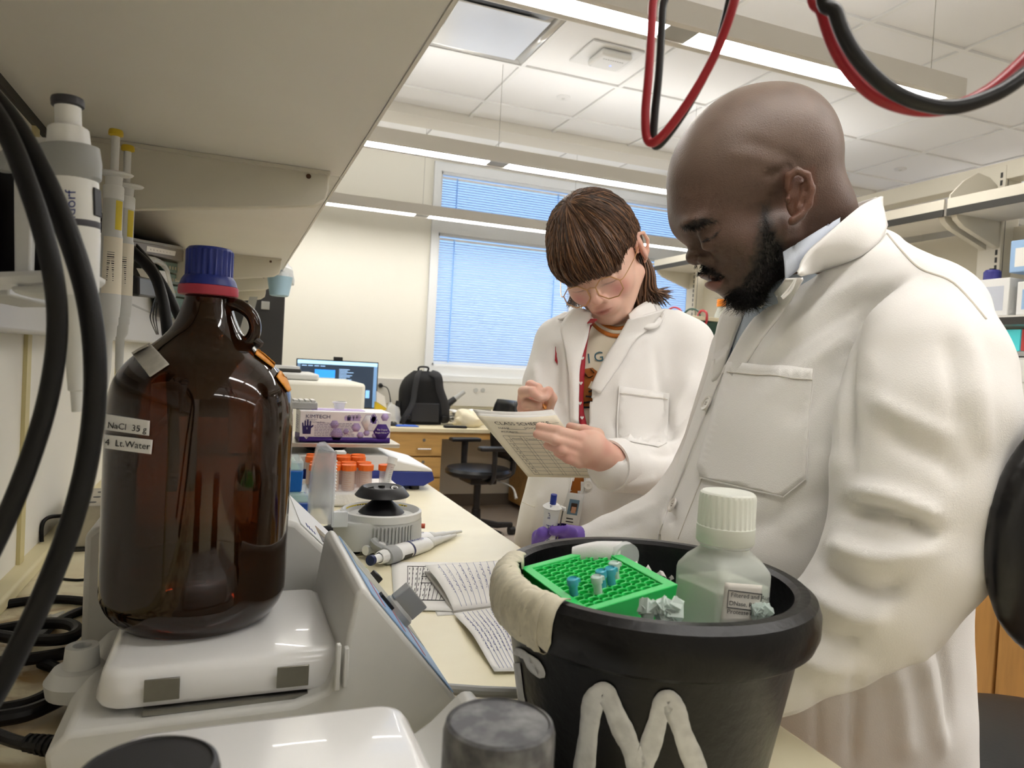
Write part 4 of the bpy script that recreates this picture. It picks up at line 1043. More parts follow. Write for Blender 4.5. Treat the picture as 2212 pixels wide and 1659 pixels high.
# masking tape over the rim: crinkled strips, wrapped round the lip
M_mtape = mat('masking_tape', 'd2cbb4', .75, var=.25, vscale=70, bump=.3, bscale=120)
def rim_tape(a0, a1, lo, hi, seed, nm='masking_tape'):
    rs = np.random.RandomState(seed); full = catmull([(r, 0, z) for r, z in prof[4:17]], 3); rows = []
    L = [p for p in full]
    for i in range(19):
        a = a0 + (a1 - a0) * i / 18; r = []
        s0 = lo + .06 * math.sin(i * .9 + seed) + .05 * rs.rand(); s1 = hi - .06 * math.sin(i * .7 + seed) - .05 * rs.rand()
        for j in range(15):
            u = s0 + (s1 - s0) * j / 14; k = u * (len(L) - 1); f = k - int(k); p = L[int(k)].lerp(L[min(int(k) + 1, len(L) - 1)], f)
            wv = .0012 + .0007 * math.sin(i * 2.1 + j * .4 + seed) + .0008 * rs.rand()
            d = Vector((p.x - .117, 0, p.z - .15)); d = d.normalized() if d.length > .001 else Vector((0, 0, 1))
            if p.z < .128: d = Vector((1, 0, -.15))
            p = p + d * wv; r.append(KC + Vector((p.x * math.cos(a), p.x * math.sin(a), p.z)))
        rows.append(r)
    B().grid(rows).build(nm, M_mtape, bk, sharp=70, solid=.0006)
ang = lambda px, py: math.atan2(PZ(px, py, 1.08).y - KC.y, PZ(px, py, 1.08).x - KC.x)
A1 = math.atan2((P(1075, 1240, .6) - KC).y, (P(1075, 1240, .6) - KC).x)
rim_tape(2.42, 3.02, .22, .80, 2); rim_tape(2.80, 3.52, .05, .66, 5); rim_tape(3.0, 3.62, .30, .74, 9)
# ice
def ice_bed():
    n = 46; vs = []; fs = []; rs = np.random.RandomState(4)
    xs = np.linspace(-.104, .104, n); pts = np.array([[x, y, 0] for x in xs for y in xs])
    z = .112 + .012 * noise3(pts, 28, 3) + .010 * noise3(pts, 75, 5) + .004 * noise3(pts, 170, 7)
    ok = (pts[:, 0] ** 2 + pts[:, 1] ** 2) < .104 ** 2
    b = B(TR(KC)); idx = -np.ones(n * n, int); idx[ok] = np.arange(ok.sum())
    vs = [(pts[i][0], pts[i][1], z[i]) for i in np.where(ok)[0]]
    for i in range(n - 1):
        for j in range(n - 1):
            q = [i * n + j, (i + 1) * n + j, (i + 1) * n + j + 1, i * n + j + 1]
            if ok[q].all(): fs.append(tuple(idx[q]))
    b.add(vs, fs); o = b.build('crushed_ice', mat('ice', 'e9f1f0', .15, bump=.4, bscale=200), None, sharp=20)
    o['kind'] = 'stuff'; o['label'] = 'crushed ice filling the black ice bucket'; o['category'] = 'ice'
ice_bed()
M_ice = mat('ice_chunk', 'e4efe9', .1, translu=('e4f2ea', .4))
rs = np.random.RandomState(9); bi = B()
for k in range(60):
    px, py = (rs.uniform(1395, 1465), rs.uniform(1308, 1330)) if k < 34 else (rs.uniform(1632, 1654), rs.uniform(1317, 1327))
    c = P(px, py, .50 if k < 34 else .55); s = rs.uniform(.003, .006); M_ = TR(c, rs.rand() * 6, rs.rand() * 6, rs.rand() * 6)
    bi.T = M_; bi.box((-s, -s * .8, -s * .7), (s, s * .8, s * .7), taper=s * .3)
bi.T = Matrix.Identity(4); o = bi.build('ice_cubes', M_ice, None, sharp=20); o['kind'] = 'stuff'; o['label'] = 'loose ice nuggets beside the green rack'; o['category'] = 'ice'
# ---- green tube rack in the ice
A_, B_, C_ = Vector((.238, .563, 1.077)), Vector((.317, .565, 1.092)), Vector((.319, .456, 1.090))
def tube_rack(lb, A, Bv, Cv, nu, nv, r, hgt, m, mh, nm='tube_rack'):
    e1 = Bv - A; e2 = Cv - Bv; T = frame(A, e1, -e2) if False else None
    u = e1.normalized(); nrm = u.cross(e2).normalized()
    if nrm.z < 0: nrm = -nrm
    v = nrm.cross(u)
    if v.dot(e2) < 0: v = -v; 
    Lu, Lv = e1.length, e2.length
    M_ = Matrix.Identity(4)
    for i in range(3): M_[i][0] = u[i]; M_[i][1] = v[i]; M_[i][2] = nrm[i]; M_[i][3] = A[i]
    t = thing(nm, lb, 'tube rack', A - nrm * hgt)
    # top deck with real round holes: each cell is a square ring round an octagon hole
    b = B(M_); mu, mv = .007, .007; cu, cv = (Lu - 2 * mu) / nu, (Lv - 2 * mv) / nv; K = 12
    for i in range(nu):
        for j in range(nv):
            x0, y0 = mu + i * cu, mv + j * cv; cx, cy = x0 + cu / 2, y0 + cv / 2
            hol = [(cx + r * math.cos(2 * PI * k / K), cy + r * math.sin(2 * PI * k / K)) for k in range(K)]
            sq = []
            for k in range(K):
                a = 2 * PI * k / K; c, s_ = math.cos(a), math.sin(a); q = max(abs(c), abs(s_)); sq.append((cx + c / q * cu / 2, cy + s_ / q * cv / 2))
            vs = [(*p, 0) for p in sq] + [(*p, -.0006) for p in hol] + [(p[0] * .96 + cx * .04, p[1] * .96 + cy * .04, -.006) for p in hol]
            b.add(vs, [(k, (k + 1) % K, K + (k + 1) % K, K + k) for k in range(K)] + [(K + k, K + (k + 1) % K, 2 * K + (k + 1) % K, 2 * K + k) for k in range(K)] + [tuple(2 * K + k for k in range(K - 1, -1, -1))])
    b.build('well_deck', m, t, sharp=30, kind='stuff')
    b = B(M_); z = .0015
    out = [(-.001, -.001), (Lu + .001, -.001), (Lu + .001, Lv + .001), (-.001, Lv + .001)]; inn = [(mu, mv), (Lu - mu, mv), (Lu - mu, Lv - mv), (mu, Lv - mv)]; bot = [(.004, .004), (Lu - .004, .004), (Lu - .004, Lv - .004), (.004, Lv - .004)]
    vs = [(*p, z) for p in inn] + [(*p, z) for p in out] + [(*p, -hgt) for p in bot] + [(*p, -.0008) for p in inn]
    b.add(vs, [(4 + k, 4 + (k + 1) % 4, (k + 1) % 4, k) for k in range(4)] + [(8 + k, 8 + (k + 1) % 4, 4 + (k + 1) % 4, 4 + k) for k in range(4)] + [(k, (k + 1) % 4, 12 + (k + 1) % 4, 12 + k) for k in range(4)] + [(11, 10, 9, 8)])
    b.build('body', m, t, sharp=25, bevel=.0008, flip=nrm.dot(u.cross(v)) < 0)
    return t, M_, (mu, mv, cu, cv)
M_green = mat('rack_green', '2ed868', .35, translu=('3fe070', .15)); M_lime = mat('rack_lime', '8fd94a', .35, translu=('a0e860', .3))
t, RMx, (mu, mv, cu, cv) = tube_rack('bright green 96-hole tube rack resting in the ice bucket', A_, B_, C_, 8, 12, .0036, .026, M_green, None)
M_tb = mat('tube_blue', '58c0d8', .2, alpha=.75); M_tc = mat('tube_clear', 'dff0ea', .15, alpha=.7)
for k, (px, py, mm, lb) in enumerate(((1240, 1285, M_tb, 'blue strip tube standing alone near the front of the green rack'), (1283, 1278, M_tc, 'clear capped tube left of the two blue tubes'), (1304, 1267, M_tb, 'blue capped tube left of its blue twin in the green rack'), (1325, 1261, M_tb, 'blue capped tube right of its blue twin in the green rack'), (1333, 1248, M_tc, 'clear capped tube farthest back in the green rack'))):
    o, d = Vector(CAM), Vector(ray(px, py)); n_ = RMx.to_3x3().col[2]; h_ = o + d * ((A_ - o).dot(n_) / d.dot(n_)); l = RMx.inverted() @ h_
    i, j = int((l.x - mu) / cu), int((l.y - mv) / cv); cx, cy = mu + (i + .5) * cu, mv + (j + .5) * cv
    T = RMx @ Matrix.Translation((cx, cy, 0)); t = thing('sample_tube', lb, 'tube', T @ Vector((0, 0, -.01)), 'sample tubes in the green rack')
    B(T).lathe([(.0, -.0115), (.0022, -.011), (.0033, 0), (.0034, .007), (.0044, .0075), (.0044, .0095)], 16).build('tube_body', mm, t)
    B(T).lathe([(.0045, .0095), (.0045, .0125), (.0036, .0132), (.0032, .0118), (0, .0118)], 16).build('cap', mm, t); B(T).box((.0035, -.0012, .0085), (.0062, .0012, .0115)).build('hinge', mm, t)
# ---- square media bottle in the bucket
SC = Vector((.370, .466, 1.028)); T = TR(SC, rz=.14)
t = thing('media_bottle', 'square translucent bottle with white ribbed cap in the ice bucket', 'bottle', SC)
def sq_ring(a, z, rad, n=6):
    pts = []; rad = min(rad, a * .999)
    for (sx, sy, a0) in ((1, 1, 0), (-1, 1, 1), (-1, -1, 2), (1, -1, 3)):
        for k in range(n + 1):
            an = PI / 2 * (a0 + k / n); pts.append((sx * (a - rad) + rad * math.cos(an), sy * (a - rad) + rad * math.sin(an), z))
    return pts
def sq_loft(rows, cap=True):
    R = [sq_ring(*r) for r in rows]; n = len(R[0])
    return [p for r in R for p in r], [(j * n + i, j * n + (i + 1) % n, (j + 1) * n + (i + 1) % n, (j + 1) * n + i) for j in range(len(R) - 1) for i in range(n)] + ([tuple(range(n - 1, -1, -1)), tuple((len(R) - 1) * n + i for i in range(n))] if cap else [])
M_pet = mat('frosted_bottle', 'eef2ea', .35, alpha=.45); M_liq = mat('pale_liquid', 'e9f0e0', .15, translu=('e6f0da', .3)); M_capw = mat('frosted_cap', 'f2f3ea', .4, translu=('f4f5ec', .3))
bd = B(T).add(*sq_loft([(.0262, 0, .008), (.0275, .003, .009), (.0278, .068, .008), (.0272, .0715, .0085), (.0235, .079, .011), (.0190, .086, .0188), (.0185, .094, .0184)])).build('bottle_body', M_pet, t, sharp=50)
B(T).add(*sq_loft([(.0255, .002, .0075), (.0266, .0585, .0075), (.0266, .0595, .0075)])).build('liquid', M_liq, t, sharp=40)
B(T).lathe([(.0195, .0885), (.021, .090), (.0195, .0915)], 32, cap=False).build('neck_ring', M_pet, t)
ribcap(T @ Matrix.Translation((0, 0, .0915)) @ Matrix.Scale(1.06, 4), [(.0205, 0, 0), (.0213, .001, 0), (.0213, .0125, 0), (.0208, .0128, .0), (.0210, .0132, .035), (.0206, .034, .035), (.0200, .0365, 0), (.0185, .0378, 0), (.0172, .0372, 0)], 120, M_capw, 'screw_cap', t)
SV = bvh_of(bd)
M_slab = mat('bottle_sticker', 'd5d0c6', .6)
drape([(1566, 1258), (1645, 1264), (1640, 1345), (1556, 1345)], SV, .0006, 'sticker', M_slab, t, 8, .0003)
on_surface([('Filtered and Autocl', 13.5, 0, 0, .95), ('DNase, RNase, and', 13.5, -2, -18, .95), ('Protease Free', 13.5, -4, -36, .95)], SV, .0012, 1576, 1288, M_ink, t, .10)
for s in ([(1573, 1274), (1644, 1283)], [(1570, 1311), (1639, 1320)], [(1573, 1274), (1570, 1311)], [(1644, 1283), (1639, 1320)]):
    stroke(s, SV, .0010, .0004, .0002, 'sticker_border', M_ink, t, 4)
# ---- wrapped things in the ice behind the rack
c = P(1330, 1200, .63); t = thing('sample_pouch', 'white plastic bag of tubes behind the green rack', 'bag', c)
B().tube([P(1240, 1203, .64), P(1290, 1199, .635), P(1342, 1203, .63)], [.009, .012, .0135], 14, smooth=4).build('bag', mat('bag_white', 'efeceb', .35, alpha=.8, bump=.6, bscale=90), t)
B().cyl(P(1343, 1203, .63), P(1352, 1209, .625), .0145, .0145, 20).build('tube_end', M_film, t)
c = P(1410, 1235, .60); t = thing('barcoded_packet', 'crinkled clear packet with a barcode beside the media bottle', 'packet', c)
B().grid([[P(1368 + 82 * i / 10, 1218 + 26 * i / 10 + 30 * j / 6, .605) + Vector((0, 0, .004 * math.sin(i * 1.9 + j) - .001)) for i in range(11)] for j in range(7)]).build('film', mat('packet_film', 'efe6e4', .3, bump=.5, bscale=70), t, solid=.003)
b = B()
for k in range(16):
    a = P(1402 + k * 3.0, 1234 + k * 1.0, .594); d = P(1400 + k * 3.0, 1243 + k * 1.0, .593); b.tube([a, d], .0003 + .0003 * (k % 3), 4)
b.build('barcode', M_ink, t, kind='stuff')
c = KC
# ================================================================ farther along the bench
# ---- balance with glove box
t = thing('lab_balance', 'white and blue laboratory balance with a steel pan', 'balance', (.3, 1.9, BZ))
prof = [(.09, .945), (.466, .932), (.490, .945), (.488, .968), (.40, .993), (.365, 1.006), (.09, 1.006)]
B(XZ(1.78)).prism([(.09, .975), (.492, .966), (.488, .974), (.40, .996), (.365, 1.008), (.09, 1.008)], 0, -.26).build('white_top', M_white, t, bevel=.004, flip=True)
B(XZ(1.78)).prism([(.095, .932), (.47, .930), (.497, .945), (.4915, .9665), (.09, .9755)], 0, -.26).build('blue_base', mat('balance_blue', '27388c', .4), t, bevel=.003, flip=True)
for x in (.13, .45):
    for y in (1.80, 2.02): B().cyl((x, y, BZ), (x, y, .933), .013).build('foot', M_black, t)
B().cyl((.235, 1.9, 1.004), (.235, 1.9, 1.026), .05, .035, 24).build('bellows', M_black, t)
for k in range(3): B(TR((.235, 1.9, 1.009 + k * .006))).lathe([(.045, 0), (.054, .003), (.045, .006)], 28, cap=False).build('bellows_fold', M_black, t)
B().box((.08, 1.785, 1.026), (.404, 2.05, 1.036)).build('weighing_pan', mat('brushed_steel', 'c9c3b8', .3, metal=.8), t, bevel=.0015)
# ---- exam glove carton, lying on the pan
KX0, KX1, KY, KZ0, KZ1 = .161, .381, 1.80, 1.037, 1.112
t = thing('glove_box', 'white and purple carton of exam gloves on the balance pan', 'box', (.27, 1.86, KZ0))
M_card = mat('carton_white', 'efedf0', .5); M_pur = mat('carton_purple', '42217e', .5); M_lil = mat('carton_lilac', 'b9a6d6', .5); M_dpur = mat('dark_purple', '2b2160', .5)
B().box((KX0, KY, KZ0), (KX1, KY + .12, KZ1)).build('carton', M_card, t, bevel=.001)
KF = XZ(KY - .0004); kw = KX1 - KX0; kh = KZ1 - KZ0
def kpoly(pts, nm, m, zz=.0003): return B(KF).prism([(KX0 + x * kw, KZ0 + y * kh) for x, y in pts], 0, zz).build(nm, m, t, sharp=None)
kpoly([(0, 0), (1, 0), (1, .17), (.10, .17), (.075, .09), (.05, .17), (0, .17)], 'purple_band', M_pur)
B(frame((KX0 - .0004, KY, KZ0), (0, 1, 0), (0, 0, 1))).prism([(0, 0), (.12, 0), (.12, .012), (0, .022)], -.0004, .0003).build('side_band', M_pur, t)
hexa = lambda cx, cy, r: [(cx + r * math.cos(PI / 3 * k) * .335, cy + r * math.sin(PI / 3 * k)) for k in range(6)]
kpoly(hexa(.90, .37, .29), 'purple_hexagon', M_pur, .0006)
kpoly(hexa(.99 - .06, .86, .14), 'lilac_hexagon', M_lil, .0004)
for (x, y, r) in ((.40, .26, .22), (.61, .50, .16), (.73, .32, .11), (.37, .58, .15), (.83, .24, .12), (.66, .24, .12), (.5, .36, .1)): kpoly(hexa(x, y, r), 'lilac_hexagon', M_lil, .0003)
kpoly(hexa(.765, .66, .30), 'white_hexagon', M_card, .0005)
ring = [(KX0 + x * kw, KZ0 + y * kh, .0007) for x, y in hexa(.765, .66, .30)]
B(KF).tube(ring, .0003, 4, closed=True).build('hexagon_outline', mat('outline_lilac', '9a86c0', .6), t)
# purple glove picture, glove icons
def hand(cx, cy, s, nm, m, zz=.0006):
    p = [(-.30, -.5), (.30, -.5), (.32, -.05), (.5, .1), (.47, .22), (.3, .12), (.3, .5), (.2, .52), (.17, .15), (.12, .15), (.1, .62), (-.01, .62), (-.02, .15), (-.07, .15), (-.1, .55), (-.2, .53), (-.2, .12), (-.24, .1), (-.30, .38), (-.38, .35)]
    b = B(KF); n = len(p); vs = [(KX0 + (cx + x * s * .335) * kw, KZ0 + (cy + y * s) * kh, zz) for x, y in p]; b.add(vs, [tuple(range(n))]); return b.build(nm, m, t, sharp=None)
for k, x in enumerate((.495, .525, .558, .592, .63)): hand(x, .80 + .004 * k, .16 + .012 * k, 'glove_icon', M_dpur if k == 1 else M_lil)
hand(.075, .47, .42, 'glove_icon', M_dpur)
for (x, y) in ((.79, .78), (.81, .74), (.80, .84)): hand(x, y, .22, 'glove_picture', mat('glove_violet', '6a5aa8', .5), .0008)
hand(.77, .52, .22, 'glove_picture', mat('glove_pale', 'dcd6e0', .5), .0008)
LT = KF @ Matrix.Translation((KX0, KZ0, .0007))
lettering([('KIMTECH', .0125, .012, .058, 1.12), ('Purple Nitrile\u2122', .0042, .012, .0525), ('Powder-Free Exam Gloves', .0042, .012, .0475), ('100', .0062, .0135, .009)], LT, M_dpur, t)
lettering([('The Original', .0058, .199, .031, .9, 'CENTER'), ('Purple Nitrile\u2122', .0058, .199, .0235, .9, 'CENTER'), ('S', .0065, .0165, .031, 1, 'CENTER')], KF @ Matrix.Translation((KX0, KZ0, .0011)), M_card, t)
b = B(KF @ Matrix.Translation((KX0, KZ0, .0006)))
for k in range(9):
    y = .046 - k * .0038; x = .034 if k > 1 else .04; 
    while x < .125:
        w = random.uniform(.003, .010); b.box((x, y, 0), (min(x + w, .13), y + .0013, .0001)); x += w + .0015
b.build('fine_print', mat('print_grey', '8f86a8', .7), t, kind='stuff')
b = B(frame((KX0 - .0005, KY + .11, KZ0), (0, -1, 0), (0, 0, 1)))
for k in range(7): b.box((.02, .058 - k * .005, 0), (.05 + .03 * random.random(), .0595 - k * .005, .0002))
b.build('side_print', mat('print_grey', '8f86a8', .7), t, kind='stuff')
B().box((KX0 + .03, KY + .03, KZ1), (KX1 - .06, KY + .09, KZ1 + .0012)).build('opening_flap', M_lil, t)
# things standing on or behind the glove box
t = thing('tip_rack', 'grey ridged tip rack lying on the glove box', 'tip rack', (.19, 1.9, KZ1))
B().box((.13, 1.84, KZ1 + .001), (.205, 1.915, KZ1 + .018)).build('tray', M_grey, t, bevel=.002)
for k in range(5): B().box((.135 + .014 * k, 1.845, KZ1 + .018), (.144 + .014 * k, 1.91, KZ1 + .023)).build('ridge', M_lgrey, t)
t = thing('plastic_cup', 'small clear plastic cup on the glove box', 'cup', (.262, 1.87, KZ1))
B(TR((.262, 1.87, KZ1 + .0005))).lathe([(0, 0), (.011, 0), (.016, .018), (.0175, .018), (.0175, .02), (.015, .0195), (.010, .002), (0, .002)], 24).build('cup_wall', M_clear, t); B(TR((.262, 1.87, KZ1 + .0005))).lathe([(.0172, .017), (.0185, .0185), (.0172, .02)], 24, cap=False).build('cup_rim', M_white, t)
t = thing('equipment_case', 'cream coloured instrument case behind the glove box', 'instrument', (.25, 2.5, BZ))
B().box((.0, 2.36, BZ + .012), (.412, 2.75, 1.163)).build('case', mat('case_cream', 'ece9dc', .45), t, bevel=.012, seg=3)
B().box((.02, 2.40, BZ), (.39, 2.72, BZ + .013)).build('foot_frame', M_dark, t)
t = thing('laptop_tray', 'grey tray with dark lid lying on the cream instrument case', 'tray', (.17, 2.55, 1.163))
B().box((.05, 2.42, 1.164), (.27, 2.7, 1.185)).build('tray_body', M_lgrey, t, bevel=.006); B().box((.06, 2.5, 1.1855), (.22, 2.69, 1.197)).build('dark_lid', M_dark, t, bevel=.003)
B().box((.06, 2.50, 1.197), (.215, 2.68, 1.205)).build('paper_pad', M_lgrey, t)
# ---- blue tip boxes
M_bl = mat('tipbox_blue', '1f6fc4', .3, translu=('2a80d8', .2)); M_bl2 = mat('tipbox_dark', '2350a8', .3); M_lidc = mat('tipbox_lid', 'd8e8ec', .12, alpha=.4)
def tipbox(lb, x0, x1, y0, y1, z0, hb, hl, mm):
    t = thing('tip_box', lb, 'tip box', ((x0 + x1) / 2, (y0 + y1) / 2, z0), 'stacked pipette tip boxes')
    B().box((x0 + .002, y0 + .002, z0), (x1 - .002, y1 - .002, z0 + hb), taper=-.002).build('base', mm, t, bevel=.003)
    B().box((x0, y0, z0 + hb - .002), (x1, y1, z0 + hb + hl)).build('clear_lid', M_lidc, t, bevel=.004)
    B().box((x0 + .006, y0 + .006, z0 + hb + .0005), (x1 - .006, y1 - .006, z0 + hb + .003)).build('tip_tray', mat('tip_tray', '9fd8c8', .4), t)
    b = B()
    for i in range(5):
        for j in range(4): b.cyl((x0 + .015 + (x1 - x0 - .03) * i / 4, y0 + .015 + (y1 - y0 - .03) * j / 3, z0 + hb + .003), (x0 + .015 + (x1 - x0 - .03) * i / 4, y0 + .015 + (y1 - y0 - .03) * j / 3, z0 + hb + hl - .004), .003, n=6)
    b.build('tips', mat('tip_plastic', 'e6efe8', .4), t, kind='stuff')
tipbox('blue pipette tip box with clear lid at the bottom of the near stack', .005, .118, 1.30, 1.38, BZ, .046, .017, M_bl)
tipbox('bright blue tip box on top of the near stack beside the jug', .02, .138, 1.42, 1.52, .955 + .03, .042, .018, M_bl)
tipbox('dark blue tip box under the bright blue one', .02, .155, 1.415, 1.53, BZ, .046, .0175, M_bl2)
# ---- foam rack of tubes with orange caps
t = thing('foam_rack', 'white polystyrene rack holding orange capped tubes', 'tube rack', (.27, 1.68, BZ))
B().box((.155, 1.592, BZ), (.382, 1.775, BZ + .032)).build('foam_block', mat('polystyrene', 'f4f2f0', .8, bump=.6, bscale=160), t, bevel=.006)
M_or = mat('cap_orange', 'ef6d1c', .4); M_fal = mat('tube_wall', 'f0d8cc', .25, alpha=.55); M_fal2 = mat('tube_wall_clear', 'eef0ee', .2, alpha=.4)
n_ = 0
rowlab = ['front', 'second', 'third', 'rear']; 
for j in range(4):
    for i in range(5):
        x, y = .185 + i * .0345 + (.006 if j % 2 else 0), 1.62 + j * .042
        if i == 4 and j > 0: continue
        if (i, j) == (3, 0) : x += .004
        if (i, j) == (4, 0): x += .014
        dz = .0 if j < 2 else .006
        t = thing('centrifuge_tube', 'orange capped centrifuge tube, %s row of the foam rack, %s from the left' % (rowlab[j], 'first second third fourth fifth'.split()[i]), 'tube', (x, y, BZ + .028), 'orange capped tubes in the foam rack')
        z0 = BZ + .028
        B(TR((x, y, z0))).lathe([(.0142, 0), (.0142, .05 + dz)], 18, cap=False).build('tube_wall', M_fal2 if (i, j) == (4, 0) else M_fal, t)
        cp = ribcap(TR((x, y, z0 + .048 + dz)), [(.0165, 0, 0), (.0172, .0005, .03), (.0172, .0115, .03), (.0162, .0128, 0), (.014, .0128, 0), (.013, .012, 0)], 48, M_or, 'screw_cap', t)
        if j == 0:
            b = B()
            for k in range(9): b.tube([(x + .0146 * math.sin(a), y - .0146 * math.cos(a), z0 + .004 + k * .0048) for a in np.linspace(-.9, -.1 if k % 2 else .25, 5)], .0003, 4)
            b.build('graduations', mat('grad_ink', 'a06848', .6), t, kind='stuff')
t = thing('syringe_tube', 'slim white capped tube leaning against the foam rack', 'tube', PZ(832, 1060, .965))
a, b_ = PY(829, 1062, 1.585), PY(846, 1000, 1.60)
B().cyl(a, b_, .0082, .0082, 18).build('barrel', mat('barrel_clear', 'eef0f2', .2, alpha=.6), t); d = (b_ - a).normalized(); B().cyl(b_ - d * .003, b_ + d * .012, .0108, .0108, 24).build('screw_cap', M_white, t)
b = B(); 
for k in range(14):
    q = a.lerp(b_, .08 + .06 * k); b.tube([q + Vector((.0084 * math.sin(v), -.0084 * math.cos(v), 0)) for v in (-.2, .2, .6)], .00035, 4)
b.build('graduations', M_ink, t, kind='stuff')
# ---- mini centrifuge, lid open
MC = Vector((.257, 1.255, BZ)); t = thing('mini_centrifuge', 'grey mini centrifuge with open lid and black rotor', 'centrifuge', MC)
M_cg = mat('centrifuge_grey', 'b9bab6', .4)
ol = []
for k in range(40):
    a = 2 * PI * k / 40; r = .072; ol.append((r * math.cos(a), r * math.sin(a) * .98))
def hull(z, s): # round front with a squarer hinge side to the left
    o = []
    for (x, y) in ol:
        if x < -.02: x, y = -.02 + (x + .02) * 1.35, math.copysign(min(abs(y) * 1.10 + .008, .066), y) if abs(y) > .01 else y
        o.append((x * s, y * s, z))
    return o
def ringloft(T, rings, cap=True):
    n = len(rings[0]); b = B(T); b.add([p for r in rings for p in r], [(j * n + i, j * n + (i + 1) % n, (j + 1) * n + (i + 1) % n, (j + 1) * n + i) for j in range(len(rings) - 1) for i in range(n)] + ([tuple(range(n - 1, -1, -1)), tuple((len(rings) - 1) * n + i for i in range(n))] if cap else [])); return b
hs = ringloft(TR(MC), [hull(.008, 1.0), hull(.012, 1.01), hull(.05, .985), hull(.054, .955)]).build('housing', M_cg, t, sharp=30)
rgs = [[(r * math.cos(2 * PI * k / 48), r * math.sin(2 * PI * k / 48), z) for k in range(48)] for r, z in ((.070, .052), (.070, .064), (.066, .066), (.063, .063), (.058, .055), (.03, .053))]
ringloft(TR(MC), rgs).build('bowl', M_lgrey, t, sharp=40)
for k in range(12):
    a = -1.9 + k * .085; B(TR(MC, rz=0)).box((.0725 * math.cos(a) - .0014, .0725 * math.sin(a) - .0014, .014), (.0725 * math.cos(a) + .0014, .0725 * math.sin(a) + .0014, .048)).build('grip_rib', M_cg, t)
for (x, y) in ((-.05, -.04), (.045, -.04), (.045, .045), (-.05, .045)): B(TR(MC)).cyl((x, y, 0), (x, y, .009), .009).build('foot', M_rubber, t)
B(TR(MC)).lathe([(.040, .060), (.034, .066), (.020, .078), (.013, .084), (.013, .092)], 40).build('rotor_cone', M_black, t)
rt = B(TR(MC)).lathe([(.018, .088), (.046, .0885), (.0475, .090), (.037, .104), (.0335, .1055), (.031, .1045), (.026, .100), (.012, .099), (0, .099)], 56).build('rotor', M_black, t, sharp=40)
for k in range(6):
    a = 2 * PI * k / 6 + .4; B(TR(MC)).cyl((.0225 * math.cos(a), .0225 * math.sin(a), .098), (.0235 * math.cos(a), .0235 * math.sin(a), .1015), .0056, .0062, 14).build('tube_hole', mat('hole_black', '050505', .6), rt)
B(TR(MC + Vector((.019, -.010, .1005)), rx=.5)).lathe([(.0058, 0), (.0062, .004), (.0045, .0045), (.004, .001)], 18, cap=False).build('tube_mouth', M_white, rt)
wl = mat('warning_yellow', 'e9cf2c', .5)
for s, a0, a1 in ((0, 1.75, 2.75), (1, .55, .85)):
    rows = [[MC + Vector(((.0625 - .003 * v) * math.cos(a), (.0625 - .003 * v) * math.sin(a), .0625 - .008 * v + .0006)) for v in (0, .5, 1)] for a in np.linspace(a0, a1, 12)]
    wo = B().grid(rows).build('warning_label', wl, t, sharp=None)
    b = B()
    for k in range(4 if s == 0 else 2):
        aa = a0 + .08 + k * .09 if s == 0 else a0 + .05 + k * .1
        b.add([MC + Vector((.0617 * math.cos(x), .0617 * math.sin(x), z)) for x, z in ((aa, .0625), (aa + .045, .0625), (aa + .075, .0565), (aa + .03, .0565))], [(0, 1, 2, 3)])
    b.build('black_stripes', M_ink, t, kind='stuff')
B(TR(MC)).lathe([(.0, 0), (.001, 0)], 4) 
B().cyl(MC + Vector((.071, -.01, .035)), MC + Vector((.077, -.012, .035)), .0045, .0045, 12).build('red_button', mat('button_red', 'c8583a', .4), t)
# transparent lid standing open at the hinge, power plug
lm = mat('lid_clear', 'e8ecf4', .1, alpha=.38)
hx = MC.x - .088
rows = []
for i in range(13):
    z = .055 + .118 * i / 12; rows.append([(hx - .006 - .03 * math.sin(PI * j / 10) * (1 - .35 * (i / 12) ** 3), MC.y + .066 * math.cos(PI * j / 10), BZ + z) for j in range(11)])
lo_ = B().grid(rows); top = rows[-1]; lo_.add(top, [tuple(range(len(top)))]); lo_.build('open_lid', lm, t, sharp=50, solid=.0018)
B().box((hx - .007, MC.y - .068, BZ + .052), (hx - .003, MC.y + .068, BZ + .173)).build('lid_face', lm, t, bevel=.001)
for k in range(13): B().box((hx - .0035, MC.y - .066, BZ + .095 + .0052 * k), (hx - .001, MC.y - .045 + .006 * (k % 3 == 0), BZ + .0966 + .0052 * k)).build('lid_slot', mat('slot_white', 'f4f4f6', .3), t)
B().box((hx - .006, MC.y - .067, BZ + .05), (hx + .02, MC.y - .055, BZ + .075)).build('hinge', mat('hinge_clear', 'dfe3e6', .2, alpha=.6), t, bevel=.001)
B().box((hx - .004, MC.y - .07, BZ + .17), (hx + .012, MC.y - .05, BZ + .1745)).build('lid_catch', M_white, t, bevel=.001)
pl0 = PY(728, 1146, MC.y - .02)
B().tube([pl0 + Vector((.004, 0, 0)), pl0 - Vector((.012, 0, 0)), pl0 - Vector((.03, 0, .002)), pl0 - Vector((.036, 0, .002))], [.010, .0098, .0085, .0105], 12).build('power_plug', M_rubber, t)
B().tube([pl0 - Vector((.034, 0, .002)), pl0 - Vector((.055, .004, .003)), pl0 - Vector((.075, .01, .006)), pl0 - Vector((.12, -.02, .018)), pl0 - Vector((.2, -.08, .02))], [.0075, .0062, .0045, .0038, .0038], 10, smooth=4).build('power_lead', M_rubber, t)
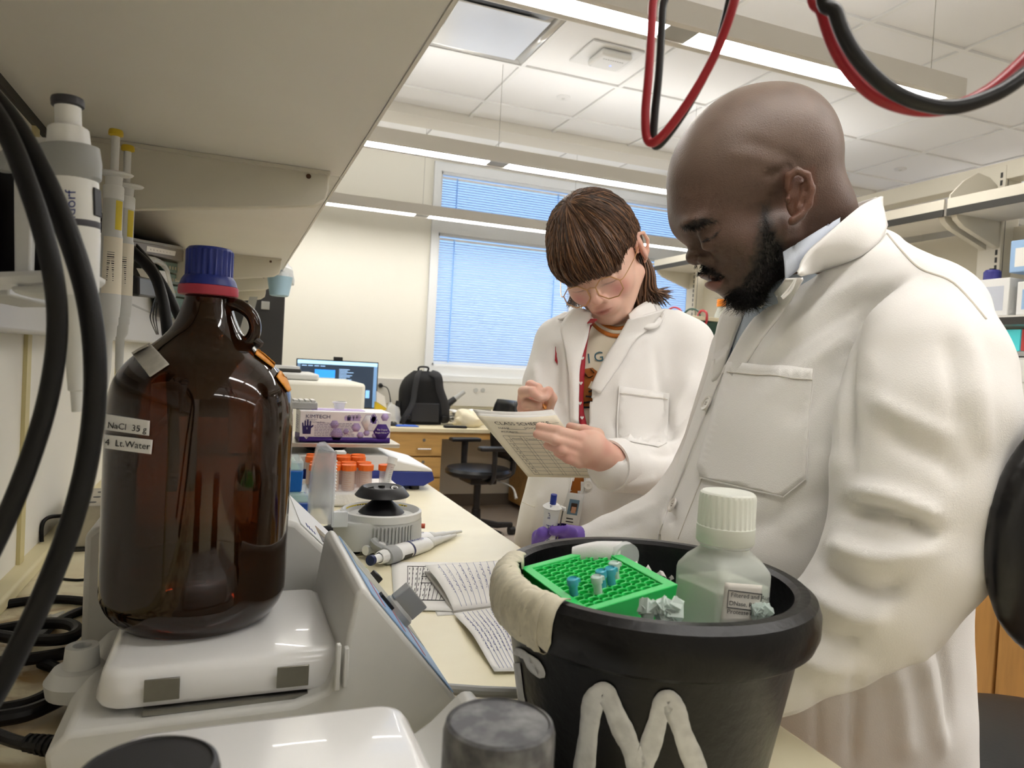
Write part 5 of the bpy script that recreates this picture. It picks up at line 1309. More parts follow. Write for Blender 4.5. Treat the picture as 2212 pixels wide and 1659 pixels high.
# ---- pipettes
M_pw = mat('pipette_white', 'eeeeec', .35); M_pg = mat('pipette_grey', '9d9f9e', .4); M_navy = mat('navy', '222c58', .4)
def pipette(lb, p0, p1, up, button, roll=0., tip=True, band=None, wid=1., wordy=True):
    p0, p1 = Vector(p0), Vector(p1); d = (p1 - p0).normalized(); L = (p1 - p0).length
    T = frame(p0, Vector(up).cross(d) if True else 0, up); T = frame(p0, d.cross(Vector(up)).normalized(), Vector(up))
    # local z along the pipette
    zax = d; xax = Vector(up) - zax * zax.dot(Vector(up)); xax.normalize(); yax = zax.cross(xax); T = Matrix.Identity(4)
    for i in range(3): T[i][0] = xax[i]; T[i][1] = yax[i]; T[i][2] = zax[i]; T[i][3] = p0[i]
    s = L / .245; T = T @ Matrix.Scale(s, 4) @ Matrix.Scale(wid, 4, (1, 0, 0)) @ Matrix.Scale(wid, 4, (0, 1, 0))
    t = thing('micropipette', lb, 'pipette', p0, 'adjustable micropipettes')
    B(T).lathe([(0, 0), (.0075, 0), (.0078, .002), (.0076, .006), (.006, .007)], 24).build('push_button', button, t)
    B(T).lathe([(.0062, .006), (.0062, .026)], 20).build('plunger', M_pw, t)
    ribcap(T, [(.0075, .022, 0), (.0092, .0235, .0), (.0095, .024, .05), (.0102, .036, .05), (.0098, .038, 0)], 36, M_pw, 'setting_ring', t)
    B(T @ Matrix.Scale(1.28, 4, (1, 0, 0))).lathe([(.0098, .037), (.0115, .038), (.0122, .05), (.0118, .062), (.010, .066)], 28).build('collar', M_pg, t)
    B(T).tube([(.010, 0, .047), (.022, 0, .043), (.031, 0, .046), (.034, 0, .056)], [.008, .0065, .0055, .004], 10, smooth=4, flat=1.5).build('finger_hook', M_pg, t)
    bo = B(T @ Matrix.Scale(1.22, 4, (1, 0, 0))).lathe([(.0108, .060), (.0112, .066), (.0112, .11), (.0100, .15), (.0088, .156)], 32).build('body', M_pw, t)
    B(T).box((-.0142, -.0035, .07), (-.0132, .0035, .092)).build('volume_window', M_black, t, bevel=.0008)
    if band: B(T @ Matrix.Scale(1.23, 4, (1, 0, 0))).lathe([(.0112, .096), (.01135, .0965), (.0112, .101), (.0110, .1015)], 32, cap=False).build('colour_band', band, t)
    B(T).lathe([(.0098, .154), (.0100, .158), (.0085, .166), (.0072, .17), (.0062, .195), (.0048, .20), (.0040, .228), (.0030, .229), (.0026, .245)], 24).build('nozzle', M_lgrey, t)
    if wordy:
        for s_ in (1, -1):
            lt = T @ Matrix.Translation((0, s_ * .01165, .0)) @ rotm(0, 0, 0)
            fn = lambda x, y, s_=s_: T @ Vector((y + .002, s_ * .01168 * math.sqrt(max(.2, 1 - ((y + .002) / .0142) ** 2)), .068 + x if s_ < 0 else .138 - x))
            lettering([('eppendorf', .0105, 0, 0, .95)], None, M_inkb, t, fn=fn)
    return t
up = Vector((0, 0, 1))
zb = BZ + .0145
pipette('pipette with dark blue button and band lying nearest on the bench', PZ(799, 1211, zb + .002), PZ(984, 1156, BZ + .006), (-.35, .75, .35), M_navy, band=M_navy)
pipette('pipette with white button lying behind the blue-buttoned one', PZ(789, 1189, zb + .002), PZ(996, 1148, BZ + .006), (-.3, .8, .3), M_pw)
# ---- lime tube rack
g = PZ(766, 1232, BZ + .022); e = Vector((.075, .02, 0)).normalized(); f_ = Vector((e.y, -e.x, 0))
C0 = PZ(791, 1228, BZ + .022)
tube_rack('small lime green tube rack behind the grey stirrer', C0 - e * .085 - f_ * .055, C0 - f_ * .055, C0 + f_ * .0, 6, 4, .0052, .0215, M_lime, None)
# ---- printed sheets, notebook
M_rule = mat('ruled_line', 'b4b8d0', .8); M_pen = mat('pen_ink', '6e74a0', .8)
def sheet(nm, lb, cat, corners, z, wav, nu=12, curl=None, par=None, thick=.0006, part='sheet'):
    q = [PZ(*c, z) for c in corners]; t = par or thing(nm, lb, cat, q[0])
    F_ = lambda u, v: ((q[0] * (1 - u) + q[3] * u) * (1 - v) + (q[1] * (1 - u) + q[2] * u) * v) + Vector((0, 0, wav(u, v)))
    o = B().grid([[F_(i / nu, j / nu) for i in range(nu + 1)] for j in range(nu + 1)]).build(part, M_paper, t, solid=thick, sharp=60); return t, F_
t, F1 = sheet('printed_sheet', 'printed table sheet lying under the open notebook', 'paper', [(845, 1213), (852, 1318), (1010, 1322), (1075, 1216)], BZ + .0012, lambda u, v: .004 * max(0, .3 - u) * v + .006 * max(0, v - .8) * math.sin(3 * u))
t2, F1b = sheet('printed_sheet', 'second loose sheet poking out below the table sheet', 'paper', [(905, 1250), (945, 1330), (1010, 1326), (1010, 1250)], BZ + .0005, lambda u, v: .0)
def lines_on(Fn, segs, w, nm, m, par, off=.0012):
    b = B()
    for (u0, v0, u1, v1) in segs:
        k = 8; b.tube([Fn(u0 + (u1 - u0) * i / k, v0 + (v1 - v0) * i / k) + Vector((0, 0, off)) for i in range(k + 1)], w, 4, flat=.3)
    return b.build(nm, m, par, kind='stuff')
segs = [(.155 + .05 * i, .13, .165 + .05 * i, .83) for i in range(4)] + [(.15, .13, .7, .13), (.16, .83, .7, .83), (.30, .36, .5, .36), (.30, .5, .6, .5)] + [(.36 + .05 * i, .55, .37 + .05 * i, .83) for i in range(5)]
lines_on(F1, segs, .0006, 'table_lines', M_ink, t, .0012)
segs = []
for i in range(8):
    for j in range(6):
        v = .17 + j * .11; segs.append((.175 + i * .035, v, .175 + i * .035, v + random.uniform(.03, .06)))
lines_on(F1, segs, .0007, 'table_figures', M_ink, t, .0012)
nbt = thing('open_notebook', 'open ruled notebook with handwriting on the bench edge', 'notebook', PZ(1000, 1330, BZ))
hump = lambda u, v: .012 + .008 * math.sin(PI * min(v * 1.0, 1) * .9) - .012 * v ** 6
NQ1 = [(917, 1236), (980, 1320), (1130, 1300), (1130, 1222)]
_, FN1 = sheet('', '', '', NQ1, BZ + .004, lambda u, v: .011 * (1 - v ** 4) + .002 * math.sin(3 * v), par=nbt, part='left_page')
NQ2 = [(980, 1326), (1068, 1452), (1190, 1450), (1120, 1306)]
_, FN2 = sheet('', '', '', NQ2, BZ + .003, lambda u, v: .006 * math.sin(PI * v) ** 2 + .001, par=nbt, part='right_page')
B().grid([[FN1(i / 10, 0 if False else j / 8) - Vector((0, 0, .0095 * (1 - (j / 8) ** 3))) for i in range(11)] for j in range(9)]).build('page_block', mat('page_edges', 'cfcbc4', .8, stretch=(1, 1, 400), var=.3, vscale=3), nbt, solid=.008)
for F_, n_l in ((FN1, 11), (FN2, 8)):
    lines_on(F_, [(.12 + .07 * i, .03, .12 + .07 * i, .97) for i in range(n_l)], .00035, 'ruled_lines', M_rule, nbt, .0012)
    segs = []
    for i in range(n_l):
        v = .12 + .1 * (i % 3); u = .105 + .07 * i
        while v < .75:
            l = random.uniform(.01, .03); segs.append((u + random.uniform(-.01, .01), v, u + random.uniform(-.012, .02), v + l)); v += l + random.uniform(.004, .03)
    lines_on(F_, segs, .0004, 'handwriting', M_pen, nbt, .0013)
# a grey pipe-like edge strip between stirrer and bucket
t = thing('grey_rod', 'grey plastic rod lying at the bench beside the bucket', 'rod', PZ(1040, 1496, BZ + .01))
B().tube([PZ(960, 1488, BZ + .008), PZ(1040, 1494, BZ + .008), PZ(1120, 1497, BZ + .008)], .0055, 10).build('rod', M_grey, t); B().tube([PZ(955, 1487, BZ + .008), PZ(962, 1488, BZ + .008)], .0062, 10).build('rod_end', M_lgrey, t)
# ================================================================ left edge: pipette stand, leads, wall clutter
st = thing('pipette_stand', 'white pipette rack hanging at the left edge', 'rack', P(90, 640, .47))
def slab(c4, dz, nm, m, par, bevel=.002):
    """quad given as (px,py) corners at one depth, thickened away from the viewer"""
    z, cs = c4; n = len(cs); f = [P(*c, z) for c in cs]; d = Vector((0, dz, 0)); b = [v + d for v in f]
    return B().add(f + b, [tuple(range(n)), tuple(range(2 * n - 1, n - 1, -1))] + [(i, n + i, n + (i + 1) % n, (i + 1) % n) for i in range(n)]).build(nm, m, par, bevel=bevel)
slab((.50, [(-80, 330), (-25, 335), (-15, 600), (-80, 600)]), .012, 'side_post', M_white, st)
slab((.50, [(28, 345), (72, 352), (66, 590), (30, 590)]), .012, 'side_post', M_white, st)
slab((.515, [(-80, 355), (120, 365), (118, 592), (-80, 592)]), .010, 'dark_backing', M_black, st)
slab((.48, [(-80, 588), (110, 582), (210, 588), (196, 612), (60, 625), (20, 612), (-80, 618)]), .05, 'lower_tray', M_white, st, .004)
slab((.475, [(18, 618), (196, 608), (170, 632), (80, 642), (30, 634)]), .04, 'tray_lip', M_lgrey, st, .004)
slab((.475, [(62, 292), (120, 296), (168, 328), (168, 348), (118, 342), (95, 400), (60, 420)]), .018, 'hanger_arm', M_white, st, .003)
slab((.53, [(-80, 320), (100, 340), (100, 360), (-80, 350)]), .02, 'top_bar', M_white, st)
slab((.56, [(-80, 380), (20, 380), (20, 640), (-80, 640)]), .16, 'wall_plate', M_lgrey, st)
dn = Vector((0, 0, -1))
M_cap_d = mat('charcoal_button', '34343a', .4)
p0 = P(146, 213, .46); pt_ = pipette('tall pipette with charcoal button and band in the left rack', p0, p0 + dn * .20 + Vector(RM[:, 0]) * .014, (-.86, .3, 0), M_cap_d, wid=1.5, band=mat('charcoal_band', '4a4a52', .5))
PV = bvh_of([c for c in pt_.children if c.name.startswith('body')][0])
on_surface([('eppendorf', 32, 0, 0)], PV, .0008, 163, 545, M_inkb, pt_, -PI / 2)
def fixed_pipette(lb, px, py, z, s):
    p0 = P(px, py, z); T = TR(p0) @ rotm(PI, 0, 0) @ Matrix.Scale(s, 4); t = thing('micropipette', lb, 'pipette', p0 - Vector((0, 0, .2 * s)), 'pipettes in the left rack')
    B(T).lathe([(0, -.055), (.008, -.055), (.009, -.052), (.009, -.048), (.004, -.046)], 20).build('yellow_button', mat('button_yellow', 'd9b92c', .4), t)
    B(T).lathe([(.005, -.047), (.005, 0)], 16).build('plunger', M_pw, t)
    B(T @ Matrix.Scale(1.5, 4, (1, 0, 0))).lathe([(.0, 0), (.014, .0), (.0155, .0015), (.014, .004), (.007, .006), (.0065, .02)], 28).build('finger_flange', M_pw, t)
    B(T).lathe([(.0115, .018), (.0125, .02), (.0125, .034), (.012, .036)], 28).build('head', M_pw, t)
    B(T).lathe([(.0118, .035), (.0118, .08), (.0130, .085), (.0138, .17), (.013, .185), (.0125, .19)], 28).build('body', M_lgrey, t)
    yw = [[T @ Vector((.0121 * math.cos(a), .0121 * math.sin(a), z)) for z in (.038, .076)] for a in np.linspace(.3, 1.15, 6)]
    B().grid(yw).build('yellow_scale', mat('scale_yellow', 'dcc42a', .4), t)
    lw = [[T @ Vector(((.0132 + .0008 * (z - .09) / .07) * math.cos(a), (.0132 + .0008 * (z - .09) / .07) * math.sin(a), z)) for z in np.linspace(.086, .160, 6)] for a in np.linspace(.1, 2.2, 12)]
    B().grid(lw).build('paper_sticker', mat('sticker_cream', 'efe6d2', .7), t)
    b = B()
    for k in range(14):
        z = .106 + .0028 * k; w = .0006 + .0007 * ((k * 7) % 3) / 2
        b.add([T @ Vector((.0141 * math.cos(a), .0141 * math.sin(a), zz)) for a, zz in ((1.15, z), (1.75, z), (1.75, z + w), (1.15, z + w))], [(0, 1, 2, 3)])
    b.build('barcode', M_ink, t, kind='stuff')
    B(T).lathe([(.0118, .189), (.0118, .20), (.0105, .202), (.010, .215), (.006, .222), (.0055, .26), (.003, .285)], 20).build('nozzle', M_lgrey, t)
fixed_pipette('pipette with yellow scale and barcode sticker beside the tall one', 247, 372, .95, 1.0)
fixed_pipette('farthest pipette with yellow scale in the left rack', 273, 398, 1.04, 1.0)
# ---- thick black cables close to the lens
def cable(lb, pts, r, nm='power_cable', end=None, m=None, n=12, pre=(), post=()):
    q = [Vector(p) for p in pre] + [P(*p) for p in pts] + [Vector(p) for p in post]; t = thing(nm, lb, 'cable', min(q, key=lambda v: v.z)); B().tube(q, r, n, smooth=8).build('sheath', m or M_rubber, t)
    for k in (0, -1): B().cyl(q[k], q[k] + (q[k] - q[1 if k == 0 else -2]).normalized() * .02, r * 1.25, r * 1.1, 10).build('end_sleeve', M_black, t)
    return t
cable('thick black cable bending down the left edge, outer of two', [(-220, 60, .40), (-90, 150, .37), (0, 262, .355), (60, 400, .35), (108, 560, .35), (124, 700, .355), (106, 850, .355), (58, 1010, .35), (-10, 1170, .345), (-120, 1380, .34), (-220, 1560, .335)], .0048)
cable('thick black cable bending down the left edge, inner of two', [(-180, 60, .41), (-60, 165, .385), (20, 255, .375), (85, 365, .37), (145, 500, .37), (190, 650, .37), (206, 800, .37), (196, 950, .37), (160, 1110, .365), (92, 1290, .36), (0, 1478, .35), (-110, 1650, .34)], .0056)
cable('black cable arching from the raceway behind the jug, front of the pair', [(180, 470, 1.12), (240, 505, 1.10), (290, 546, 1.08), (332, 592, 1.06), (352, 650, 1.05), (362, 720, 1.05), (370, 800, 1.05), (375, 1000, 1.08), (360, 1130, 1.12)], .0080)
cable('black cable arching from the raceway behind the jug, rear of the pair', [(200, 455, 1.20), (260, 505, 1.18), (310, 556, 1.16), (348, 610, 1.14), (375, 660, 1.14), (398, 720, 1.14), (410, 800, 1.14), (415, 1000, 1.16), (400, 1100, 1.18)], .0072)
def floor_cable(lb, pts, r, z=None):
    z = z or BZ + r; q = [PZ(p[0], p[1], z + (p[2] if len(p) > 2 else 0)) for p in pts]; t = thing('power_cable', lb, 'cable', q[0]); B().tube(q, r, 10, smooth=7).build('sheath', M_rubber, t); B().cyl(q[0], q[0] + (q[0] - q[1]).normalized() * .015, r * 1.2, r, 10).build('end_sleeve', M_black, t); return t
floor_cable('black cable lying along the wall behind the coils', [(-160, 1370), (-60, 1325), (30, 1302), (120, 1294), (215, 1303), (260, 1318)], .0052)
floor_cable('black cable loop with rounded end beside the stirrer', [(-180, 1400, .004), (-60, 1372, .008), (60, 1350, .014), (140, 1347, .018), (168, 1362, .018), (140, 1380, .018), (60, 1382, .014), (-40, 1370, .01), (-120, 1390, .0)], .0062)
floor_cable('black cable crossing under the round loop towards the jug', [(90, 1372), (130, 1340), (180, 1318), (230, 1310)], .005)
floor_cable('thick black cable running behind the white socket knob', [(-200, 1452, .006), (-40, 1436, .006), (60, 1424, .006), (150, 1410, .006), (230, 1396, .006)], .0062)
floor_cable('black cable curve in front, inner arc of two', [(-220, 1600), (-60, 1545), (60, 1520), (120, 1485), (130, 1450), (90, 1432)], .0058)
floor_cable('black cable curve in front, outer arc of two', [(-220, 1640, .004), (-60, 1566, .004), (60, 1540, .004), (140, 1505, .004), (195, 1475, .004), (230, 1465, .004)], .0068)
floor_cable('thin black wire on the bench behind the amber jug', [(130, 1250), (170, 1253), (215, 1247), (260, 1240)], .0018)
t = thing('pipette_tip', 'small clear pipette tip lying on the stained bench', 'pipette tip', PZ(125, 1335, BZ))
B().cyl(PZ(108, 1336, BZ + .004), PZ(138, 1322, BZ + .003), .004, .0012, 12).build('cone', M_clear, t); B().cyl(PZ(106, 1337, BZ + .0042), PZ(110, 1335, BZ + .0042), .0046, .0046, 12).build('collar', M_clear, t)
# ---- steel heating block by the wall
a, b_ = PZ(98, 1196, BZ), PZ(215, 1204, BZ)
t = thing('heating_block', 'dull steel block heater against the wall panel', 'heater', (-.21, 1.36, BZ))
B().box((WALLX + .035, 1.30, BZ + .004), (-.155, 1.46, BZ + .07)).build('block', mat('dull_steel', 'b9b3a4', .4, metal=.5, var=.3, vscale=20), t, bevel=.002)
for i in range(4):
    for j in range(3): B().cyl((WALLX + .05 + .02 * i, 1.33 + .045 * j, BZ + .0695), (WALLX + .05 + .02 * i, 1.33 + .045 * j, BZ + .0705), .006).build('well', M_black, t)
B().box((WALLX + .03, 1.29, BZ), (-.15, 1.47, BZ + .004)).build('base_edge', M_dark, t)
B().tube([PY(92, 1190, 1.29), PY(90, 1140, 1.29), PY(105, 1118, 1.30), PY(150, 1112, 1.33), PY(215, 1095, 1.38)], .003, 8, smooth=6).build('mains_lead', M_rubber, t)
# ---- clutter under the shelf along the raceway
M_pcb = mat('circuit_green', '2f5a48', .4, var=.4, vscale=90, tint2='8aa090'); M_taupe = mat('taupe_plastic', '6f675c', .5)
def wx(px, py, x=-.16): return PX(px, py, x)
def wslab(cs, x, th, nm, m, par, bevel=.0015):
    f = [PX(*c, x) for c in cs]; n = len(f); b = [v - Vector((th, 0, 0)) for v in f]
    return B().add(f + b, [tuple(range(n)), tuple(range(2 * n - 1, n - 1, -1))] + [(i, n + i, n + (i + 1) % n, (i + 1) % n) for i in range(n)]).build(nm, m, par, bevel=bevel)
t = thing('document_tray', 'taupe tray with a handwritten label under the overhead shelf', 'tray', PX(330, 545, -.15))
wslab([(286, 520), (398, 540), (398, 566), (286, 542)], -.15, .1, 'tray_front', M_taupe, t); wslab([(318, 531), (380, 543), (378, 553), (317, 543)], -.149, .001, 'label_card', M_paper, t)
wslab([(284, 513), (395, 533), (395, 540), (284, 520)], -.15, .1, 'clear_rim', M_film, t)
b = B()
for k in range(7): b.box(*(lambda v: ((v.x + .0005, v.y - .004, v.z - .002), (v.x + .001, v.y + .004, v.z - .0005)))(PX(325 + 7 * k, 537.5 + 1.3 * k, -.149)))
b.build('pencil_note', M_grey, t, kind='stuff')
t = thing('plastic_carrier', 'clear plastic carrier with rounded handle behind the cables', 'carrier', PX(345, 600, -.15))
B().tube([PX(300, 558, -.15), PX(340, 564, -.15), PX(358, 580, -.15), PX(366, 610, -.15), PX(375, 640, -.15)], .006, 8, smooth=6).build('handle_frame', M_film, t); wslab([(330, 582), (362, 586), (372, 612), (340, 606)], -.152, .03, 'carrier_wall', M_lgrey, t)
t = thing('circuit_rack', 'green circuit boards stacked behind the blue jug cap', 'circuit board', PX(380, 620, -.16))
for k, y in enumerate((565, 590, 615, 640, 662)): wslab([(358, y), (420, y + 9), (420, y + 31), (362, y + 22)], -.165 - .002 * k, .02, 'board', M_pcb, t)
for k in range(3):
    b = B()
    for j in range(8): b.box(*(lambda v: ((v.x, v.y - .004, v.z - .004), (v.x + .003, v.y + .004, v.z + .004)))(PX(366 + 6 * j, 578 + 25 * k + j, -.163)))
    b.build('connector_row', M_cream, t, kind='stuff')
t = thing('power_adapter', 'black power adapter plugged into the left raceway', 'adapter', PX(322, 620, -.16))
wslab([(302, 596), (338, 604), (336, 644), (302, 640)], -.145, .06, 'adapter_body', M_black, t, .004); wslab([(297, 600), (303, 601), (303, 637), (297, 634)], -.15, .04, 'plug_collar', M_dark, t)
for k in range(3): B().tube([PX(335 + 3 * k, 644, -.15), PX(328 + 5 * k, 668, -.152), PX(325 + 6 * k, 690, -.152), PX(338 + 2 * k, 722, -.152)], .0012, 6, smooth=5).build('thin_wire', M_rubber, t)
# ---- wipes tub with a plastic bag hanging from the far shelf edge
hb = PX(603, 640, .155)
t = thing('wipes_tub', 'pale blue wipes tub with white plastic bag under the far shelf edge', 'tub', hb)
tp = PX(604, 606, .155)
T = TR(hb); hh = tp.z - hb.z
B(TR(hb)).lathe([(.028, .0), (.034, .003), (.045, hh + .01), (.046, hh + .012)], 28).build('tub_wall', mat('tub_blue', 'a9c8d8', .4), t)
n, k = 24, 10; pts = np.array([[math.cos(2 * PI * i / n) * math.sin(PI * (j + .5) / k), math.sin(2 * PI * i / n) * math.sin(PI * (j + .5) / k), math.cos(PI * (j + .5) / k)] for j in range(k) for i in range(n)])
pts *= (1 + .25 * noise3(pts, 2.5, 4) + .12 * noise3(pts, 6, 2))[:, None]
B(TR(tp)).add([(p[0] * .05 + .004, p[1] * .05, p[2] * .045 + .022 - .03 * max(0, p[0] - .6)) for p in pts], [(j * n + i, (j + 1) * n + i, (j + 1) * n + (i + 1) % n, j * n + (i + 1) % n) for j in range(k - 1) for i in range(n)]).build('plastic_bag', mat('bag_film', 'eceeed', .3, alpha=.75), t, sharp=40)
B().cyl(tp + Vector((0, 0, .03)), Vector((SX - .03, tp.y, SZ - .001)), .004, n=6).build('hanging_tie', M_white, t)
# ---- red and black leads looping down into view at the top
M_redl = mat('lead_red', 'a3222e', .35); M_blkl = mat('lead_black', '141416', .35)
cable('red lead hanging in a narrow loop at the top centre', [(1406, -80, .43), (1409, 20, .425), (1402, 150, .42), (1394, 250, .42), (1400, 304, .42), (1428, 296, .415), (1490, 215, .41), (1550, 105, .405), (1592, -20, .40), (1612, -160, .41)], .0026, 'banana_lead', m=M_redl, pre=[(.02, .46, 1.579), (.12, .45, 1.585), (.19, .42, 1.575)], post=[(.24, .30, 1.585), (.12, .27, 1.60), (.02, .27, 1.579)])
cable('black lead hanging beside the narrow red loop', [(1436, -80, .44), (1431, 20, .435), (1424, 150, .43), (1414, 250, .43), (1413, 312, .43), (1436, 300, .427), (1488, 225, .423), (1545, 112, .418), (1580, -20, .413), (1598, -160, .42)], .0024, 'banana_lead', m=M_blkl, pre=[(.02, .48, 1.579), (.12, .475, 1.585), (.20, .44, 1.575)], post=[(.245, .32, 1.585), (.12, .30, 1.60), (.02, .30, 1.579)])
cable('red lead sagging in a wide loop at the top right', [(1762, -80, .36), (1778, 30, .36), (1815, 125, .36), (1880, 200, .36), (1960, 234, .36), (2040, 236, .362), (2120, 205, .365), (2190, 150, .37), (2260, 70, .375), (2330, -70, .38)], .0032, 'banana_lead', m=M_redl, pre=[(.02, .24, 1.580), (.14, .24, 1.60), (.25, .25, 1.58)], post=[(.40, .18, 1.62), (.28, .10, 1.72), (.14, .08, 1.66), (.03, .08, 1.580)])
cable('black lead sagging in a wide loop at the top right', [(1786, -80, .345), (1806, 30, .345), (1842, 110, .345), (1900, 176, .345), (1968, 216, .345), (2050, 232, .345), (2130, 212, .345), (2200, 172, .345), (2270, 100, .348), (2340, -60, .352)], .0036, 'banana_lead', m=M_blkl, pre=[(.02, .21, 1.580), (.14, .21, 1.60), (.245, .23, 1.58)], post=[(.385, .15, 1.62), (.28, .07, 1.72), (.14, .05, 1.66), (.03, .05, 1.580)])
# ---- lab stool behind the man, and the back of a chair close at the right edge
sx = P(2300, 1655, 1.30)
office_chair('lab_stool', 'black lab stool with round seat behind the man at lower right', (sx.x, sx.y, 0), -2.4, sx.z + .0, M_seat)
cb_ = P(2305, 1150, .60); ct = Vector((cb_.x + .20, cb_.y - .22, 0))
t, T = office_chair('task_chair', 'black chair with rounded back cushion close at the right edge', ct, -.8, .60, M_seat)
f = Field(); f.ell((2305, 1150, .60), (205, 275, 70), .30, yaw=.25)
so = Solid(f, tuple(Field.c(1990, 780, .60) - np.array([0, 0, .08])), tuple(Field.c(2620, 1520, .60) + np.array([0, 0, .08])), .006, 2)
so.build('backrest', mat('back_shell', '0e0e11', .28), t)
q0 = P(2340, 1330, .61); B().tube([q0, Vector((q0.x + .04, q0.y - .02, .75)), Vector((ct.x - .1, ct.y + .1, .56))], .018, 10, smooth=5).build('back_stem', M_black, t)
# ================================================================ the man (in profile, head bowed)
def skin_mat(name, rough=.45, bump=.12):
    m = bpy.data.materials.new(name); m.use_nodes = True; nt = m.node_tree; b = nt.nodes['Principled BSDF']
    a = nt.nodes.new('ShaderNodeVertexColor'); a.layer_name = 'tone'; nt.links.new(a.outputs[0], b.inputs['Base Color'])
    b.inputs['Roughness'].default_value = rough
    b.inputs['Subsurface Weight'].default_value = .12; b.inputs['Subsurface Radius'].default_value = (1., .4, .25); b.inputs['Subsurface Scale'].default_value = .004
    tc = nt.nodes.new('ShaderNodeTexCoord'); n = nt.nodes.new('ShaderNodeTexNoise'); n.inputs['Scale'].default_value = 700; n.inputs['Detail'].default_value = 5
    nt.links.new(tc.outputs['Object'], n.inputs['Vector']); bp = nt.nodes.new('ShaderNodeBump'); bp.inputs['Strength'].default_value = bump; bp.inputs['Distance'].default_value = .0015
    nt.links.new(n.outputs[0], bp.inputs['Height']); nt.links.new(bp.outputs[0], b.inputs['Normal']); return m
def paint(col, mask, c, amt=1.):
    c = np.array(lin(c)[:3]); a = np.clip(mask, 0, 1)[:, None] * amt; return col * (1 - a) + c * a
def soft(poly, x, y, w, jitter=None):
    """1 inside, fading over w px outside"""
    P_ = np.array(poly, float); d = np.full(len(x), 1e9)
    for i in range(len(P_)):
        a, b = P_[i], P_[(i + 1) % len(P_)]; ab = b - a; t = np.clip(((x - a[0]) * ab[0] + (y - a[1]) * ab[1]) / (ab @ ab + 1e-9), 0, 1)
        d = np.minimum(d, np.hypot(x - a[0] - t * ab[0], y - a[1] - t * ab[1]))
    d = np.where(inpoly(poly, x, y), -d, d)
    if jitter is not None: d = d + jitter
    return np.clip(.5 - d / w, 0, 1)
Z = .82
man = thing('person', 'bald bearded man in white lab coat and blue shirt looking down', 'person', (P(1830, 1400, .9).x, P(1830, 1400, .9).y, 0))
f = Field()
f.ell((1640, 345, Z), (158, 156, 138))
f.ell((1566, 402, Z), (124, 138, 116), k=.03)
f.ell((1697, 338, Z), (98, 130, 118), k=.03)
f.ell((1722, 420, Z), (72, 80, 98), k=.02)
f.cone((1570, 470, Z), 90, (1592, 575, Z), 56, k=.02)
for s in (-1, 1):
    f.ell((1590, 520, Z + s * .034), (62, 48, 42), .5, k=.02)
    f.cone((1682, 505, Z + s * .044), 44, (1618, 612, Z + s * .016), 34, k=.02)
    f.ell((1500, 487, Z + s * .026), (30, 16, 44), k=.012)          # brow ridge
f.ell((1512, 470, Z), (56, 50, 80), k=.02)
f.ell((1570, 592, Z), (44, 40, 46), k=.015)
f.ell((1604, 630, Z), (36, 30, 38), k=.012)
f.cone((1505, 505, Z), 15, (1507, 545, Z), 17, k=.008)              # nose
f.ell((1502, 555, Z), (21, 18, 21), k=.006)
for s in (-1, 1):
    f.ell((1529, 560, Z + s * .0135), (23, 16, 15), -.1, k=.004)
    f.ell((1518, 572, Z + s * .0085), (7, 5, 7), k=.003, op='s')
    f.ell((1513, 522, Z + s * .034), (20, 17, 22), k=.02, op='s')      # eye socket
    f.ell((1537, 506, Z + s * .033), (27, 18, 21), -.3, k=.009)    # closed lid over the eye
    f.ell((1550, 524, Z + s * .038), (34, 10, 14), -.35, k=.014)      # lower lid
f.ell((1536, 597, Z), (27, 10, 30), .18, k=.004)                    # lips
f.ell((1546, 614, Z), (25, 13, 28), .1, k=.004)
f.ell((1530, 606, Z), (30, 2.2, 40), .12, k=.004, op='s')
f.ell((1562, 603, Z - .024), (8, 5, 8), k=.006, op='s')
# ear nearest the viewer, and its twin
for s in (-1, 1):
    ez = Z + s * .079
    f.ell((1727, 420, ez), (30, 54, 12), .18, k=.006)
    f.chain([(1701, 408, ez - s * -.004, 7), (1704, 380, ez + s * .006, 8), (1722, 368, ez + s * .010, 8), (1744, 378, ez + s * .012, 8), (1754, 408, ez + s * .012, 8), (1748, 440, ez + s * .010, 8), (1730, 466, ez + s * .008, 9), (1712, 478, ez + s * .006, 11)], k=.003)
    f.ell((1722, 424, ez + s * .010), (16, 34, 10), .2, k=.004, op='s')
    f.ell((1712, 440, ez + s * .008), (13, 16, 14), k=.004, op='s')
    f.ell((1702, 432, ez + s * .006), (7, 11, 8), k=.003)
    f.chain([(1736, 398, ez + s * .008, 5), (1734, 425, ez + s * .007, 5), (1722, 450, ez + s * .006, 5)], k=.003)
# neck
f.cone((1700, 470, Z + .005), 92, (1790, 590, Z + .02), 118, k=.03)
f.ell((1760, 455, Z), (70, 60, 80), k=.03)
head = Solid(f, tuple(Field.c(1425, 170, .82) - np.array([.0, .0, .13])), tuple(Field.c(1950, 720, .82) + np.array([.0, 0, .13])), .0023, 2)
x, y, z = head.px(); N3 = noise3(head.V, 420, 2); n2 = noise3(head.V, 60, 3)
head.folds([([(1560, 330), (1640, 345), (1720, 380)], 16, .0012), ([(1600, 300), (1680, 325), (1740, 360)], 14, -.0010), ([(1650, 385), (1690, 365), (1710, 355)], 10, -.0018), ([(1580, 540), (1590, 560), (1592, 590)], 10, -.0015), ([(1700, 505), (1730, 500), (1780, 470)], 12, -.0012)])
x, y, z = head.px()
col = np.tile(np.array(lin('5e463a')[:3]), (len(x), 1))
col = paint(col, np.clip((430 - y) / 260, 0, 1), '86756a', .9)  # top of the head painted lighter, overhead light put into the skin colour
col = paint(col, np.clip(.5 + n2 * .5, 0, 1), '4b362d', .35)
col = paint(col, soft([(1690, 370), (1760, 360), (1765, 440), (1700, 490)], x, y, 14), '7a4c3a', .55)
